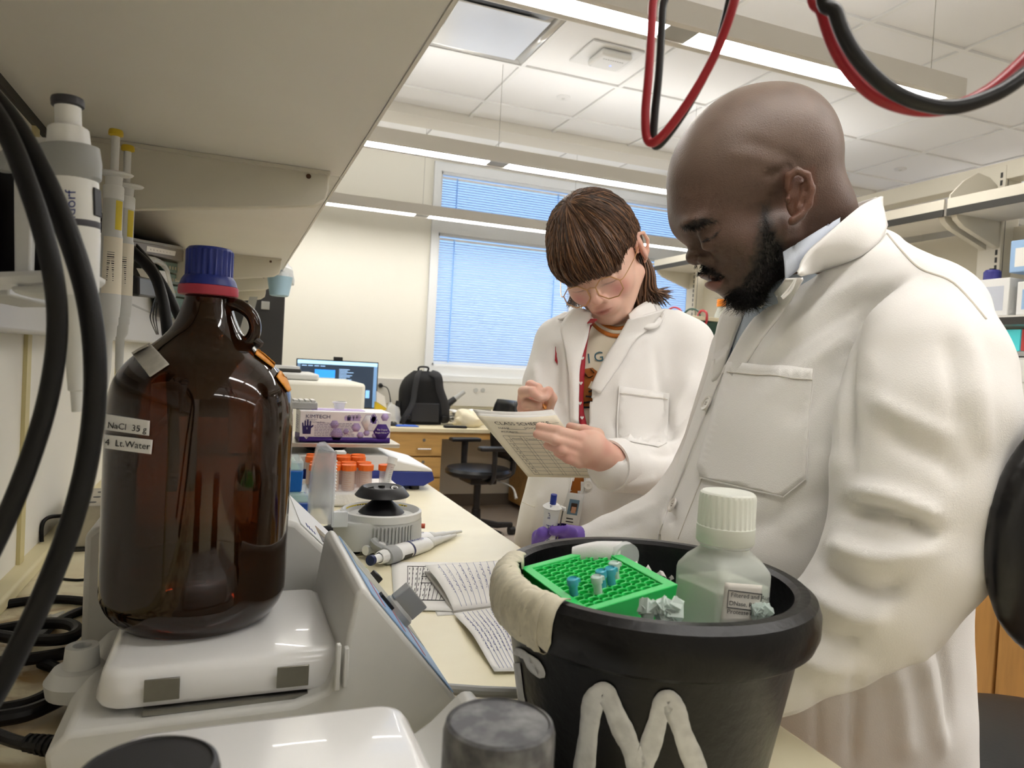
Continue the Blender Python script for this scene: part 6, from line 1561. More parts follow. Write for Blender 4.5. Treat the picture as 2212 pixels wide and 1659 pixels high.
beard = [(1646, 442), (1660, 440), (1670, 490), (1696, 532), (1712, 556), (1694, 602), (1655, 655), (1625, 672), (1590, 668), (1568, 645), (1578, 628), (1600, 618), (1618, 588), (1632, 540), (1641, 490)]
bm_ = soft(beard, x, y, 22, N3 * 7); col = paint(col, bm_, '0f0b0a', .96)
col = paint(col, soft([(1640, 560), (1560, 600), (1580, 630), (1640, 640)], x, y, 60, N3 * 10) * .5, '1b1412', .5)
ms = soft([(1503, 573), (1520, 572), (1545, 583), (1566, 597), (1550, 599), (1522, 592), (1506, 590)], x, y, 8, N3 * 4); col = paint(col, ms, '0f0b0a', .95)
col = paint(col, soft([(1472, 490), (1497, 477), (1522, 471), (1549, 479), (1520, 485), (1492, 497), (1478, 500)], x, y, 7, N3 * 4), '140e0c', .85)
col = paint(col, soft([(1520, 608), (1546, 605), (1563, 604), (1556, 620), (1540, 630), (1526, 622)], x, y, 6), '8a5a50', .8)
col = paint(col, soft([(1509, 595), (1532, 594), (1561, 602), (1546, 606), (1520, 608)], x, y, 5), '5d3c36', .7)
col = paint(col, soft([(1518, 517), (1536, 513), (1556, 497), (1552, 503), (1538, 517), (1520, 521)], x, y, 4), '100b0a', .9)
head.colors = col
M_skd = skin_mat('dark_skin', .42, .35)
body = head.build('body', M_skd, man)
# beard, moustache, brow and lash hairs
def hairs(solid, mask, n, ln, r, name, m, par, seed, curl=.6, dirn=(0, 0, -1), face=-.3):
    rs = np.random.RandomState(seed); idx = np.where((mask > .5) & (solid.facing() > face))[0]; nv = solid.normals(); b = B()
    if len(idx) == 0: return
    for i in rs.choice(idx, min(n, len(idx) * 3)):
        p = Vector(solid.V[i]); nn = Vector(nv[i]); d = (nn * .8 + Vector(dirn) * .7 + Vector(rs.normal(0, .5, 3)) * .6).normalized(); sd = Vector(rs.normal(0, 1, 3)).normalized(); L = ln * rs.uniform(.5, 1.3); q = [p - nn * .0005]
        for k in range(1, 4): d = (d + sd * curl * .5).normalized(); q.append(q[-1] + d * L / 3)
        b.tube(q, [r, r, r * .8, r * .3], 3)
    return b.build(name, m, par, sharp=None, kind='stuff')
M_hairb = mat('black_hair', '0c0908', .6)
hairs(head, bm_ * ((y > 585) | (bm_ > .9)), 2600, .006, .00022, 'beard', M_hairb, man, 1)
hairs(head, bm_ * (y > 630) * (x < 1650), 700, .013, .0002, 'chin_curls', M_hairb, man, 2, 1.0, (-.2, 0, -1))
hairs(head, ms, 500, .005, .0002, 'moustache', M_hairb, man, 3, .3, (-.2, 0, -1))
hairs(head, soft([(1520, 517), (1538, 514), (1556, 499), (1553, 504), (1540, 518), (1522, 521)], x, y, 3), 90, .007, .0002, 'eyelashes', M_hairb, man, 6, .1, (-.6, .2, -.8))
hairs(head, soft([(1472, 490), (1497, 477), (1522, 471), (1549, 479), (1520, 485), (1492, 497)], x, y, 5), 300, .006, .0002, 'eyebrow', M_hairb, man, 4, .2, (.8, -.3, .1))

# ---- lab coat
M_coat = mat('coat_cotton', 'faf7f3', .75, bump=.22, bscale=900, sheen=.2)
f = Field()
f.loft([(560, 1800, .86, 95, 120, .24), (640, 1815, .87, 190, 215, .24), (740, 1822, .88, 258, 285, .24), (850, 1815, .88, 285, 300, .24), (1000, 1778, .88, 298, 300, .24), (1150, 1750, .88, 318, 295, .24), (1300, 1755, .885, 312, 285, .24), (1450, 1780, .89, 282, 275, .24), (1659, 1795, .90, 272, 275, .24), (1900, 1800, .91, 285, 290, .24), (2050, 1800, .92, 290, 295, .24)])
f.cone((1850, 572, .83), 84, (2000, 690, .71), 112, k=.03)
f.cone((1760, 620, .87), 90, (1650, 760, 1.0), 110, k=.04)
f.chain([(2000, 690, .71, 118), (2006, 800, .68, 160), (2000, 900, .665, 170), (1982, 1050, .655, 164), (1962, 1180, .65, 158)], k=.012)
f.chain([(1962, 1185, .65, 150), (1900, 1285, .655, 138), (1790, 1372, .67, 112), (1680, 1442, .69, 92), (1600, 1490, .70, 78)], k=.012)
f.chain([(1640, 780, 1.02, 110), (1560, 1010, 1.06, 98), (1490, 1110, 1.0, 86), (1380, 1152, .97, 58), (1322, 1162, .96, 46), (1262, 1172, .95, 36)], k=.012)
coat = Solid(f, tuple(Field.c(1180, 470, .9) * np.array([1, 1, 0]) + np.array([0, 0, .50])), (.62, .62, 1.20), .0052, 3)
nf = noise3(coat.V, 9, 1) * .0035 + noise3(coat.V, 22, 2) * .0016
coat.push(nf)
coat.folds([
    ([(1985, 585), (1900, 640), (1850, 720), (1828, 820), (1830, 920), (1836, 1020)], 13, -.011),     # armhole seam
    ([(2000, 600), (1930, 660), (1885, 740), (1870, 830)], 30, .006),
    ([(1822, 1096), (1880, 1104), (1950, 1118), (2022, 1148)], 17, -.017), ([(1830, 1062), (1900, 1068), (1980, 1098), (2040, 1120)], 24, .010),
    ([(1790, 1165), (1850, 1195), (1920, 1205), (2030, 1185)], 26, .012), ([(1780, 1215), (1840, 1262), (1900, 1275), (1960, 1262)], 18, -.010),
    ([(1740, 1270), (1800, 1310), (1870, 1335), (1930, 1325)], 24, .009), ([(1720, 1330), (1790, 1375), (1860, 1390)], 16, -.007), ([(1700, 1400), (1780, 1440), (1850, 1440)], 20, .006),
    ([(2080, 700), (2110, 800), (2120, 900), (2125, 1000)], 22, .005), ([(2040, 720), (2060, 840), (2075, 940)], 18, -.004), ([(1900, 920), (1960, 960), (2040, 1000), (2080, 1060)], 22, -.005), ([(1880, 860), (1960, 900), (2060, 950)], 22, .005),
    ([(1960, 640), (1850, 720), (1740, 790), (1640, 880)], 16, .004), ([(1930, 610), (1820, 680), (1700, 760), (1620, 850)], 14, -.004), ([(1890, 590), (1790, 650), (1690, 730), (1620, 800)], 14, .004),
    ([(1820, 780), (1760, 860), (1700, 920)], 22, -.004), ([(1800, 1050), (1700, 1110), (1600, 1150)], 26, -.005), ([(1790, 960), (1760, 1060), (1690, 1160)], 30, .005), ([(1640, 1080), (1560, 1130), (1500, 1150)], 20, .005),
    ([(1450, 1075), (1440, 1100), (1455, 1130)], 10, -.006), ([(1420, 1085), (1380, 1110), (1340, 1120)], 10, .004), ([(1390, 1120), (1350, 1140), (1300, 1150)], 8, -.004),
    ([(1850, 1450), (1846, 1540), (1838, 1659)], 12, -.008), ([(1990, 1400), (2010, 1500), (2040, 1640)], 18, .006), ([(1930, 1430), (1950, 1540), (1960, 1650)], 24, .006), ([(1760, 1480), (1764, 1560), (1760, 1650)], 10, -.003), ([(2025, 1380), (2045, 1480), (2052, 1600)], 10, -.005),
])
x, y, z = coat.px(); fc = coat.facing()
V_ = [(1705, 540), (1700, 606), (1678, 636), (1656, 665), (1613, 722), (1574, 795), (1550, 788), (1566, 740), (1600, 668), (1625, 640), (1640, 560), (1670, 480)]
cut = inpoly(V_, x, y) & (z < 1.0)
cut |= inpoly([(1640, 400), (1860, 400), (1850, 480), (1760, 540), (1700, 600), (1600, 660)], x, y)
CV = coat.bvh()
co = coat.build('lab_coat', M_coat, man, cut=cut); md = co.modifiers.new('thick', 'SOLIDIFY'); md.thickness = .003; md.offset = -1
# shirt under the coat
M_shirt = mat('shirt_blue', 'c3cedd', .7, bump=.15, bscale=900)
f = Field(); f.cone((1765, 560, .835), 96, (1722, 760, .865), 142, k=.03); f.loft([(640, 1805, .87, 140, 170, .24), (760, 1815, .88, 205, 230, .24), (900, 1815, .88, 225, 240, .24)], k=.03)
sh = Solid(f, tuple(Field.c(1500, 440, .88) - np.array([0, 0, .2])), tuple(Field.c(2100, 900, .88) + np.array([0, 0, .2])), .005, 2)
x, y, z = sh.px(); sh.build('shirt', M_shirt, man, cut=(y < 500) & (x < 1800))
SVm = sh.bvh()
def ruled(A, Bp, nm, m, par, nv=8, solid=.003, bulge=0., nu=20):
    a = catmull([P(*p) for p in A], 6); b_ = catmull([P(*p) for p in Bp], 6)
    ra = [a[int(round(i * (len(a) - 1) / nu))] for i in range(nu + 1)]; rb = [b_[int(round(i * (len(b_) - 1) / nu))] for i in range(nu + 1)]
    tow = Vector(CAM)
    rows = [[p.lerp(q, v / nv) + (tow - p).normalized() * bulge * math.sin(PI * v / nv) for v in range(nv + 1)] for p, q in zip(ra, rb)]
    o = B().grid(rows).build(nm, m, par, sharp=None)
    md = o.modifiers.new('thick', 'SOLIDIFY'); md.thickness = solid; md.offset = 0; return o
def dep(bvh, px, py, off, dflt):
    h = hit(bvh, px, py, off); return (px, py, depth(h)) if h is not None else (px, py, dflt)
A = [(1902, 426, .80), (1868, 440, .775), (1836, 463, .757), (1780, 512, .742), (1742, 550, .736), (1722, 588, .733)]
Bq = [dep(CV, 1916, 488, .008, .77), dep(CV, 1898, 522, .006, .75), dep(CV, 1860, 552, .006, .74), dep(CV, 1815, 570, .007, .735), dep(CV, 1770, 586, .008, .735), (1728, 596, .734)]
ruled(A, Bq, 'coat_collar', M_coat, man, bulge=.006)
ruled([(1905, 424, .81), (1880, 430, .84), (1850, 440, .86), (1835, 448, .87)], [(1905, 470, .81), (1880, 470, .84), (1850, 475, .86), (1835, 480, .87)], 'collar_back', M_coat, man)
ruled([(1814, 472, .768), (1775, 494, .756), (1730, 522, .750), (1692, 546, .754)], [(1812, 500, .765), (1780, 530, .755), (1738, 570, .748), (1697, 604, .748)], 'shirt_collar', mat('shirt_collar', 'd3dae8', .7, bump=.15, bscale=900), man, bulge=.004)
# far lapel and the near front edge
ruled([(1583, 648, .905), (1556, 688, .905), (1543, 750, .90), (1538, 830, .885)], [(1616, 660, .86), (1600, 696, .86), (1588, 724, .86), (1560, 808, .86)], 'far_lapel', M_coat, man, bulge=.006)
ruled([(1696, 604, .742)] + [dep(CV, a, b_, .004, .76) for a, b_ in ((1671, 635), (1649, 664), (1606, 721), (1566, 795))], [(1735, 602, .735)] + [dep(CV, a, b_, .004, .75) for a, b_ in ((1704, 658), (1678, 692), (1634, 750), (1590, 820))], 'near_lapel', M_coat, man, bulge=.004)
# placket edge, pocket, seams, buttons
stroke([(1562, 806), (1530, 880), (1498, 960), (1468, 1040), (1440, 1110), (1422, 1165)], CV, .0006, .0022, .0014, 'placket_edge', M_coat, man)
stroke([(1602, 815), (1572, 890), (1540, 970), (1510, 1050), (1482, 1120), (1465, 1165)], CV, .0003, .0006, .0005, 'stitch_line', mat('stitching', 'd9d2c6', .8), man)
M_st = MATS['stitching']
pk = [(1576, 783), (1668, 790), (1758, 797), (1750, 900), (1742, 1035), (1694, 1072), (1516, 1032), (1510, 1004), (1540, 900)]
drape(pk, CV, .0024, 'chest_pocket', M_coat, man, 26, .002)
stroke([(1576, 806), (1668, 814), (1756, 822)], CV, .0040, .0006, .0005, 'stitch_line', M_st, man)
for s in ([(1758, 797), (1750, 900), (1742, 1035)], [(1742, 1035), (1694, 1072)], [(1694, 1072), (1600, 1052), (1516, 1032)], [(1510, 1004), (1516, 1032)], [(1540, 900), (1510, 1004)], [(1576, 783), (1540, 900)]): stroke(s, CV, .0022, .0016, .001, 'pocket_hem', M_coat, man, 4)
stroke([(1916, 505), (1950, 545), (1990, 582), (2060, 612), (2130, 690)], CV, .0004, .001, .0007, 'shoulder_seam', M_st, man)
M_btn = mat('pearl_button', 'e9e4dc', .25)
def button(px, py, bvh, r, par, off=.0018, m=None):
    c = hit(bvh, px, py, off); 
    if c is None: return
    e = hit(bvh, px + 8, py, off); g = hit(bvh, px, py - 8, off); T = frame(c, (e - c) if e else Vector(RM[:, 0]), (g - c) if g else Vector((0, 0, 1)))
    o = B(T).lathe([(0, .0005), (r * .6, .0005), (r * .7, .0014), (r * .95, .0016), (r, .0005), (r * .95, -.001), (0, -.001)], 24).build('button', m or M_btn, par)
    for a in range(4): B(T @ Matrix.Translation((r * .2 * math.cos(a * PI / 2 + .8), r * .2 * math.sin(a * PI / 2 + .8), .0006))).lathe([(r * .09, 0), (r * .09, .0003), (0, .0003)], 8).build('button_hole', mat('hole_shade', '9a9086', .8), o)
button(1532, 874, CV, .0095, man, .004); button(1459, 1093, CV, .0092, man, .004)
button(1648, 657, SVm, .0055, man, .003)
B().tube([P(1688, 642, .735), P(1706, 622, .732), P(1718, 604, .730), P(1708, 628, .731), P(1690, 645, .734)], .0012, 6, smooth=4).build('button_loop', M_coat, man)
# cuff of the reaching arm, purple glove
M_glv = mat('purple_nitrile', '6f4fb0', .45, bump=.1, bscale=300)
f = Field()
f.ell((1222, 1168, .95), (46, 30, 40), .05); f.cone((1262, 1168, .95), 30, (1225, 1168, .95), 30, k=.01)
for k, (a, b_, c) in enumerate((((1205, 1146, .93), (1172, 1152, .915), (1160, 1172, .925)), ((1200, 1150, .945), (1163, 1158, .93), (1158, 1185, .935)), ((1200, 1168, .96), (1165, 1176, .945), (1165, 1200, .945)), ((1205, 1185, .965), (1175, 1195, .955), (1178, 1212, .955)))):
    f.chain([(*a, 14), (*b_, 13), (*c, 12)], k=.004)
f.chain([(1232, 1150, .93, 15), (1212, 1142, .915, 13), (1196, 1146, .905, 12)], k=.004)
gv = Solid(f, tuple(Field.c(1130, 1120, .95) - np.array([0, 0, .09])), tuple(Field.c(1290, 1235, .95) + np.array([0, 0, .07])), .002, 2); gv.build('glove', M_glv, man)
# legs
M_tr = mat('dark_trousers', '2c2f3a', .8); M_shoe = mat('black_shoe', '17171a', .5)
hx, hy = P(1800, 1900, .92).x, P(1800, 1900, .92).y
for s in (-1, 1):
    k = Vector((hx, hy, 0)) + Vector((.03, .09, 0)) * s
    B().tube([k + Vector((0, 0, .78)), k + Vector((0, 0, .45)), k + Vector((.02, 0, .07))], [.085, .07, .055], 14, smooth=4).build('trouser_leg', M_tr, man)
    B().tube([k + Vector((.05, .0, .05)), k + Vector((-.06, -.0, .05)), k + Vector((-.17, 0, .04))], [.05, .05, .035], 12, smooth=4, flat=1.).build('shoe', M_shoe, man)
# ---- pipette in his gloved hand
t = thing('micropipette', 'white pipette with blue button held upright in the purple glove', 'pipette', P(1184, 1190, .925))
pa, pb = P(1197, 1068, .915), P(1176, 1225, .93); ax = (pa - pb).normalized(); at_ = lambda u: pa.lerp(pb, u)
B().cyl(at_(0), at_(.14), .0040, .0040, 16).build('push_button', mat('button_blue', '2a3f9a', .4), t)
B().tube([at_(.13), at_(.17), at_(.19), at_(.26), at_(.5), at_(.9), at_(1.3)], [.008, .0125, .0105, .0098, .0092, .0088, .004], 20).build('body', M_pw, t)
B().tube([at_(.17) + Vector(RM[:, 0]) * .01, at_(.19) + Vector(RM[:, 0]) * .016, at_(.22) + Vector(RM[:, 0]) * .016], .002, 8).build('flange_lip', M_pw, t)
B().tube([at_(.22) + Vector(RM[:, 0]) * .014, at_(.5) + Vector(RM[:, 0]) * .0125, at_(.8) + Vector(RM[:, 0]) * .010], .0010, 6).build('ejector_rod', M_steel, t)
cu = -Vector(RM[:, 2]); T = frame(at_(.78) + cu * .0096 - Vector(RM[:, 0]) * .001, ax, -Vector(RM[:, 0]))
lettering([('eppendorf', .009, 0, -.002), ('Reference', .006, .045, .0)], T, M_inkb, t)
# ================================================================ the student writing in a notebook
ZW = 1.45
wom = thing('person', 'student with brown mullet hair and glasses writing in a notebook', 'person', (P(1320, 1100, ZW).x, P(1320, 1100, ZW).y, 0))
# head frame: local right (image right), forward (face), up, in camera axes
yw, pt, ro = math.radians(20), math.radians(38), math.radians(15)
fw = np.array([-math.sin(yw) * math.cos(pt), math.sin(pt), -math.cos(yw) * math.cos(pt)])
upv = np.array([-math.sin(yw) * math.sin(pt), -math.cos(pt), -math.cos(yw) * math.sin(pt)])
rt_ = np.array([math.cos(yw), 0, -math.sin(yw)])
r2 = rt_ * math.cos(ro) + upv * math.sin(ro); u2 = upv * math.cos(ro) - rt_ * math.sin(ro)
HA = np.array([r2, fw, u2])
eye = Field.c(1279, 611, 1.36); HO = eye - .088 * fw
f = Field(); f.O = HO; f.A = HA
f.lell((0, -.004, .030), (.074, .092, .088)); f.lell((0, .020, .0), (.066, .070, .075), k=.02)
f.lell((0, .038, -.045), (.052, .052, .058), k=.02)                 # lower face
for s in (-1, 1):
    f.lell((s * .040, .050, -.025), (.026, .030, .030), k=.015)      # cheeks
    f.lcone((s * .058, .005, -.045), .018, (s * .022, .062, -.089), .016, k=.015)
f.lell((0, .072, -.090), (.020, .018, .016), k=.012)               # chin
f.lell((0, .080, .022), (.050, .016, .014), k=.012)
f.lcone((0, .086, .004), .0075, (0, .102, -.026), .0095, k=.008); f.lell((0, .1035, -.031), (.0115, .0105, .0095), k=.005)
for s in (-1, 1):
    f.lell((s * .0115, .096, -.035), (.0075, .009, .0065), k=.004)
    f.lell((s * .032, .092, -.002), (.016, .012, .010), k=.010, op='s')
    f.lell((s * .032, .0815, -.003), (.0145, .0095, .0095), k=.003)  # lowered lids
    f.lell((s * .006, .1015, -.0415), (.0035, .004, .003), k=.003, op='s')
f.lell((0, .083, -.057), (.030, .018, .020), k=.01)
f.lell((0, .097, -.0545), (.019, .0075, .0042), k=.003); f.lell((0, .0955, -.0625), (.017, .0075, .0052), k=.003); f.lell((0, .104, -.0585), (.022, .010, .0012), k=.002, op='s')
for s in (-1, 1):
    f.lell((s * .083, -.010, -.003), (.0065, .020, .029), k=.004, R=np.array([[1, -s * .35, 0], [s * .35, 1, 0], [0, 0, 1]]) / np.array([[1.06], [1.06], [1.]]))
    f.lell((s * .085, -.010, .004), (.008, .014, .023), k=.002, op='s') if False else None
    pts_ = [(.078, .008, -.004), (.080, .006, .014), (.087, -.008, .025), (.094, -.022, .018), (.095, -.026, -.001), (.089, -.018, -.020), (.080, -.004, -.033)]
    for a, b_ in zip(pts_[:-1], pts_[1:]): f.lcone((s * a[0], a[1], a[2]), .0036, (s * b_[0], b_[1], b_[2]), .0036, k=.002)
    f.lell((s * .0945, -.008, -.002), (.0065, .008, .013), k=.003, op='s')
nk = f.loc((0, -.02, -.07)); npx = lambda c: (c[0] / c[2] * F + W / 2, c[1] / c[2] * F + H / 2, c[2])
f.cone((*npx(nk),), 50, (1338, 715, 1.475), 45, k=.02)
f.cone((1338, 715, 1.475), 45, (1342, 760, 1.49), 48, k=.02)
wh = Solid(f, (HO[0] - .13, HO[1] - .15, HO[2] - .14), (HO[0] + .16, HO[1] + .22, HO[2] + .16), .0024, 2)
def local(V): return ((np.asarray(V) - CAM) @ RM - HO) @ HA.T
def wpt(p): return Vector(cam2world((HO + np.array(p) @ HA)[None])[0])
L_ = local(wh.V); x, y, z = wh.px(); n5 = noise3(wh.V, 300, 4); n6 = noise3(wh.V, 30, 7)
col = np.tile(np.array(lin('eec4ae')[:3]), (len(L_), 1))
blob = lambda c, r: np.exp(-(((L_ - np.array(c)) / np.array(r)) ** 2).sum(1))
for s in (-1, 1):
    col = paint(col, blob((s * .040, .075, -.030), (.020, .03, .018)), 'dd8580', .75)
    col = paint(col, blob((s * .034, .085, .017), (.016, .02, .0035)) * (1 + n5 * .4), '5d4030', .8)
    col = paint(col, blob((s * .032, .09, -.0115), (.014, .02, .0018)), '4a3026', .85)
    col = paint(col, blob((s * .082, -.008, .0), (.012, .03, .04)), 'd98a78', .6)
col = paint(col, blob((0, .105, -.030), (.012, .014, .012)), 'e0a090', .6)
col = paint(col, blob((0, .10, -.059), (.0185, .015, .0085)), 'b8605c', .75)
wh.colors = col
M_skl = skin_mat('fair_skin', .5, .08)
# ---- hands: left hand under the notebook, right hand gripping the pencil
hf = Field()
hf.ell((1270, 968, 1.165), (44, 38, 24), .35); hf.cone((1275, 972, 1.17), 38, (1332, 1000, 1.20), 32, k=.012)
hf.cone((1332, 1000, 1.20), 30, (1400, 1012, 1.29), 26, k=.01)
hf.chain([(1252, 945, 1.155, 14), (1205, 931, 1.140, 11.5), (1166, 921, 1.150, 9.5)], k=.004)
hf.chain([(1244, 962, 1.152, 14), (1196, 949, 1.135, 11.5), (1160, 938, 1.148, 9.5)], k=.004)
hf.chain([(1244, 982, 1.155, 13), (1212, 972, 1.140, 11), (1182, 962, 1.152, 9)], k=.004)
hf.chain([(1252, 1000, 1.160, 12.5), (1226, 990, 1.148, 10.5), (1203, 978, 1.158, 8.5)], k=.004)
hf.chain([(1290, 940, 1.18, 16), (1262, 930, 1.20, 12), (1232, 922, 1.235, 10)], k=.006)
hl_ = Solid(hf, tuple(Field.c(1140, 895, 1.19) - np.array([0, 0, .08])), tuple(Field.c(1410, 1060, 1.19) + np.array([0, 0, .08])), .002, 2)
rf = Field()
rf.ell((1152, 880, 1.30), (32, 26, 26), .1); rf.cone((1152, 885, 1.31), 26, (1165, 930, 1.38), 28, k=.01)
rf.chain([(1130, 866, 1.295, 13), (1131, 846, 1.27, 12), (1150, 846, 1.25, 10.5), (1168, 860, 1.248, 9)], k=.003)
rf.chain([(1143, 852, 1.30, 12), (1146, 832, 1.28, 11), (1162, 838, 1.262, 10), (1172, 852, 1.256, 8.5)], k=.003)
rf.chain([(1128, 882, 1.30, 12), (1138, 872, 1.275, 11), (1162, 876, 1.262, 10)], k=.003)
rf.chain([(1182, 885, 1.30, 13), (1192, 860, 1.275, 12), (1184, 846, 1.258, 11), (1178, 858, 1.25, 9)], k=.003)
rf_ = Solid(rf, tuple(Field.c(1095, 808, 1.30) - np.array([0, 0, .09])), tuple(Field.c(1225, 960, 1.30) + np.array([0, 0, .12])), .002, 2)
# one body mesh: head, neck and hands
Vs = [wh.V, hl_.V, rf_.V]; off = 0; Qs = []
for s_ in (wh, hl_, rf_): Qs.append(s_.Q + off); off += len(s_.V)
hc = []
for s_ in (hl_, rf_):
    c = np.tile(np.array(lin('ecc0aa')[:3]), (len(s_.V), 1)); n7 = noise3(s_.V, 45, 5); c = paint(c, np.clip(.3 + n7, 0, 1), 'db8f80', .5); hc.append(c)
hx, hy, _ = rf_.px()
for (a, b_) in ((1168, 860), (1178, 858)): hc[1] = paint(hc[1], np.exp(-((hx - a) ** 2 + (hy - b_) ** 2) / 40.), 'f2cfc0', .6)
bod = wh; bod.V = np.concatenate(Vs); bod.Q = np.concatenate(Qs); bod.colors = np.concatenate([col] + hc)
bod.build('body', M_skl, wom)

# ---- hair: a shell with fringe, shaped strands over it
hf2 = Field(); hf2.O = HO; hf2.A = HA
hf2.lell((0, -.008, .038), (.087, .104, .101)); hf2.lell((0, .055, .042), (.070, .052, .056), k=.02)
hf2.lell((0, -.06, -.02), (.070, .055, .085), k=.02)
hf2.lell((0, .105, -.058), (.062, .075, .070), k=.006, op='s')       # face opening under the fringe
for s in (-1, 1): hf2.lell((s * .085, .045, -.030), (.040, .052, .058), k=.006, op='s'); hf2.lell((s * .092, -.006, -.004), (.016, .024, .030), k=.006, op='s')
hs = Solid(hf2, (HO[0] - .17, HO[1] - .2, HO[2] - .2), (HO[0] + .2, HO[1] + .2, HO[2] + .2), .0032, 2)
hL = local(hs.V); crown = np.array([-.012, .0, .128])
th = np.arctan2(hL[:, 0] + .012, hL[:, 1] - .0); hs.push(.0018 * np.sin(th * 37 + 3 * np.sin(th * 5)) + .0012 * np.sin(th * 83))
M_h1 = mat('brown_hair', '5a4030', .45, var=.3, vscale=60); M_h2 = mat('brown_hair_light', '7d5a40', .42); M_h3 = mat('brown_hair_dark', '382619', .45)
hair = hs.build('hair', M_h1, wom)
HB = hs.bvh()
rs = np.random.RandomState(12); sb = [B(), B(), B()]
O3 = np.array([0, .01, .02])
for k in range(950):
    a = rs.uniform(-PI, PI); pts = []; sw = rs.normal(0, .10); mx = rs.uniform(1.35, 2.0)
    st_ = rs.uniform(.02, .9) if k % 3 else .03
    for u in np.linspace(st_, mx, 13):
        aa = a + sw * u; d_ = np.array([math.sin(aa) * math.sin(u) - .06 * math.cos(u), math.cos(aa) * math.sin(u), math.cos(u)]); d_ /= np.linalg.norm(d_)
        o_ = wpt(O3 + d_ * .3); e_ = wpt(O3); h_, n_, _i, _t = HB.ray_cast(o_, (e_ - o_).normalized(), .3)
        if h_ is None: break
        l_ = local(np.array(h_)[None])[0]
        if np.linalg.norm(l_ - O3) < .05: break
        # stop at the fringe line and round the ears
        if l_[1] > .03 and l_[2] < .018 - .012 * abs(math.sin(a * 9)) : break
        if abs(l_[0]) > .055 and -.035 < l_[1] < .05 and l_[2] < .018: break
        pts.append(h_ + n_ * rs.uniform(-.0002, .0022))
    if len(pts) > 3:
        if pts and rs.rand() < .5: pts.append(pts[-1] + (pts[-1] - pts[-2]) * rs.uniform(.3, .9))
        r = rs.uniform(.0007, .0016); sb[rs.choice(3, p=[.5, .27, .23])].tube(pts, [r * .6] + [r] * (len(pts) - 3) + [r * .7, r * .15], 4)
for b_, m_, nm in zip(sb, (M_h1, M_h2, M_h3), ('hair_strands', 'hair_highlights', 'hair_lowlights')): b_.build(nm, m_, wom, kind='stuff')
# mullet locks behind the ear, and tips at the other side of the neck
mb = [B(), B(), B()]
for k in range(330):
    u = rs.rand(); v = rs.rand(); s = [(1352 - 14 * u, 470 + 30 * v, 1.44 + .06 * v), (1380 + 26 * u, 568, 1.42 + .06 * v), (1372 + 46 * u, 622, 1.42 + .06 * v)]
    e = min(1, max(0, u + rs.normal(0, .15))); tip = (1368 + 78 * e + rs.normal(0, 6), 696 - 60 * e + rs.normal(0, 9), 1.43 + .06 * v); s += [(tip[0] * .65 + s[2][0] * .35, tip[1] * .65 + s[2][1] * .35 + 2, tip[2]), tip]
    q = catmull([P(*p) for p in s], 4); mb[rs.choice(3, p=[.5, .3, .2])].tube(q, [.0004, .0016, .0021, .0018, .0012, .0002], 4)
for k in range(70):
    v = rs.rand(); tip = (1222 + 40 * rs.rand(), 668 - 12 * rs.rand(), 1.46); s = [(1222 + 20 * v, 590, 1.44), (1232 + 22 * v, 630, 1.45), tip]
    q = catmull([P(*p) for p in s], 4); mb[rs.choice(3, p=[.4, .2, .4])].tube(q, [.0016, .002, .0003], 4)
for b_, m_ in zip(mb, (M_h1, M_h2, M_h3)): b_.build('mullet_locks', m_, wom, kind='stuff')
# ---- glasses
M_gold = mat('gold_wire', 'cfa070', .3, metal=.5)
gt = thing('eyeglasses', 'gold wire glasses with octagonal lenses on the student', 'glasses', wpt((0, .1, -.02)))
def gl_pt(s, a, r=1.): return wpt((s * .0335 + .0265 * r * math.cos(a), .1045 - .05 * abs(s * .0335 + .0265 * math.cos(a)) * .25, -.012 + .0235 * r * math.sin(a)))
for s in (-1, 1):
    ring = [gl_pt(s, PI / 8 + k * PI / 4) for k in range(8)]
    B().tube(ring, .0012, 6, closed=True).build('lens_rim', M_gold, gt)
    B().add(ring, [tuple(range(8))]).build('lens', mat('spectacle_lens', 'f4f0f2', .05, alpha=.10), gt)
    B().tube([gl_pt(s, PI * .12 if s > 0 else PI * .88), wpt((s * .066, .094, -.003)), wpt((s * .080, .03, .002)), wpt((s * .083, .0, .008))], .001, 6, smooth=4).build('temple_arm', M_gold, gt)
    B().tube([gl_pt(s, PI if s > 0 else 0, .98), wpt((s * .009, .094, -.018))], .0006, 5).build('nose_pad', M_gold, gt)
B().tube([gl_pt(-1, .35), wpt((0, .107, .0)), gl_pt(1, PI - .35)], .0009, 6, smooth=5).build('bridge', M_gold, gt)
er = wpt((.083, -.004, -.032)); B().lathe([(0, 0), (.002, .001), (0, .002)], 10)
es = thing('earring', 'tiny silver stud in the student\'s ear lobe', 'earring', er); B(TR(er - Vector(RM[:, 2]) * .003)).lathe([(0, -.0013), (.0011, -.0008), (.0013, 0), (.0011, .0008), (0, .0013)], 12).build('stud', M_chrome, es); B(TR(er)).lathe([(.0005, -.002), (.0005, .002)], 6).build('pin', M_chrome, es)

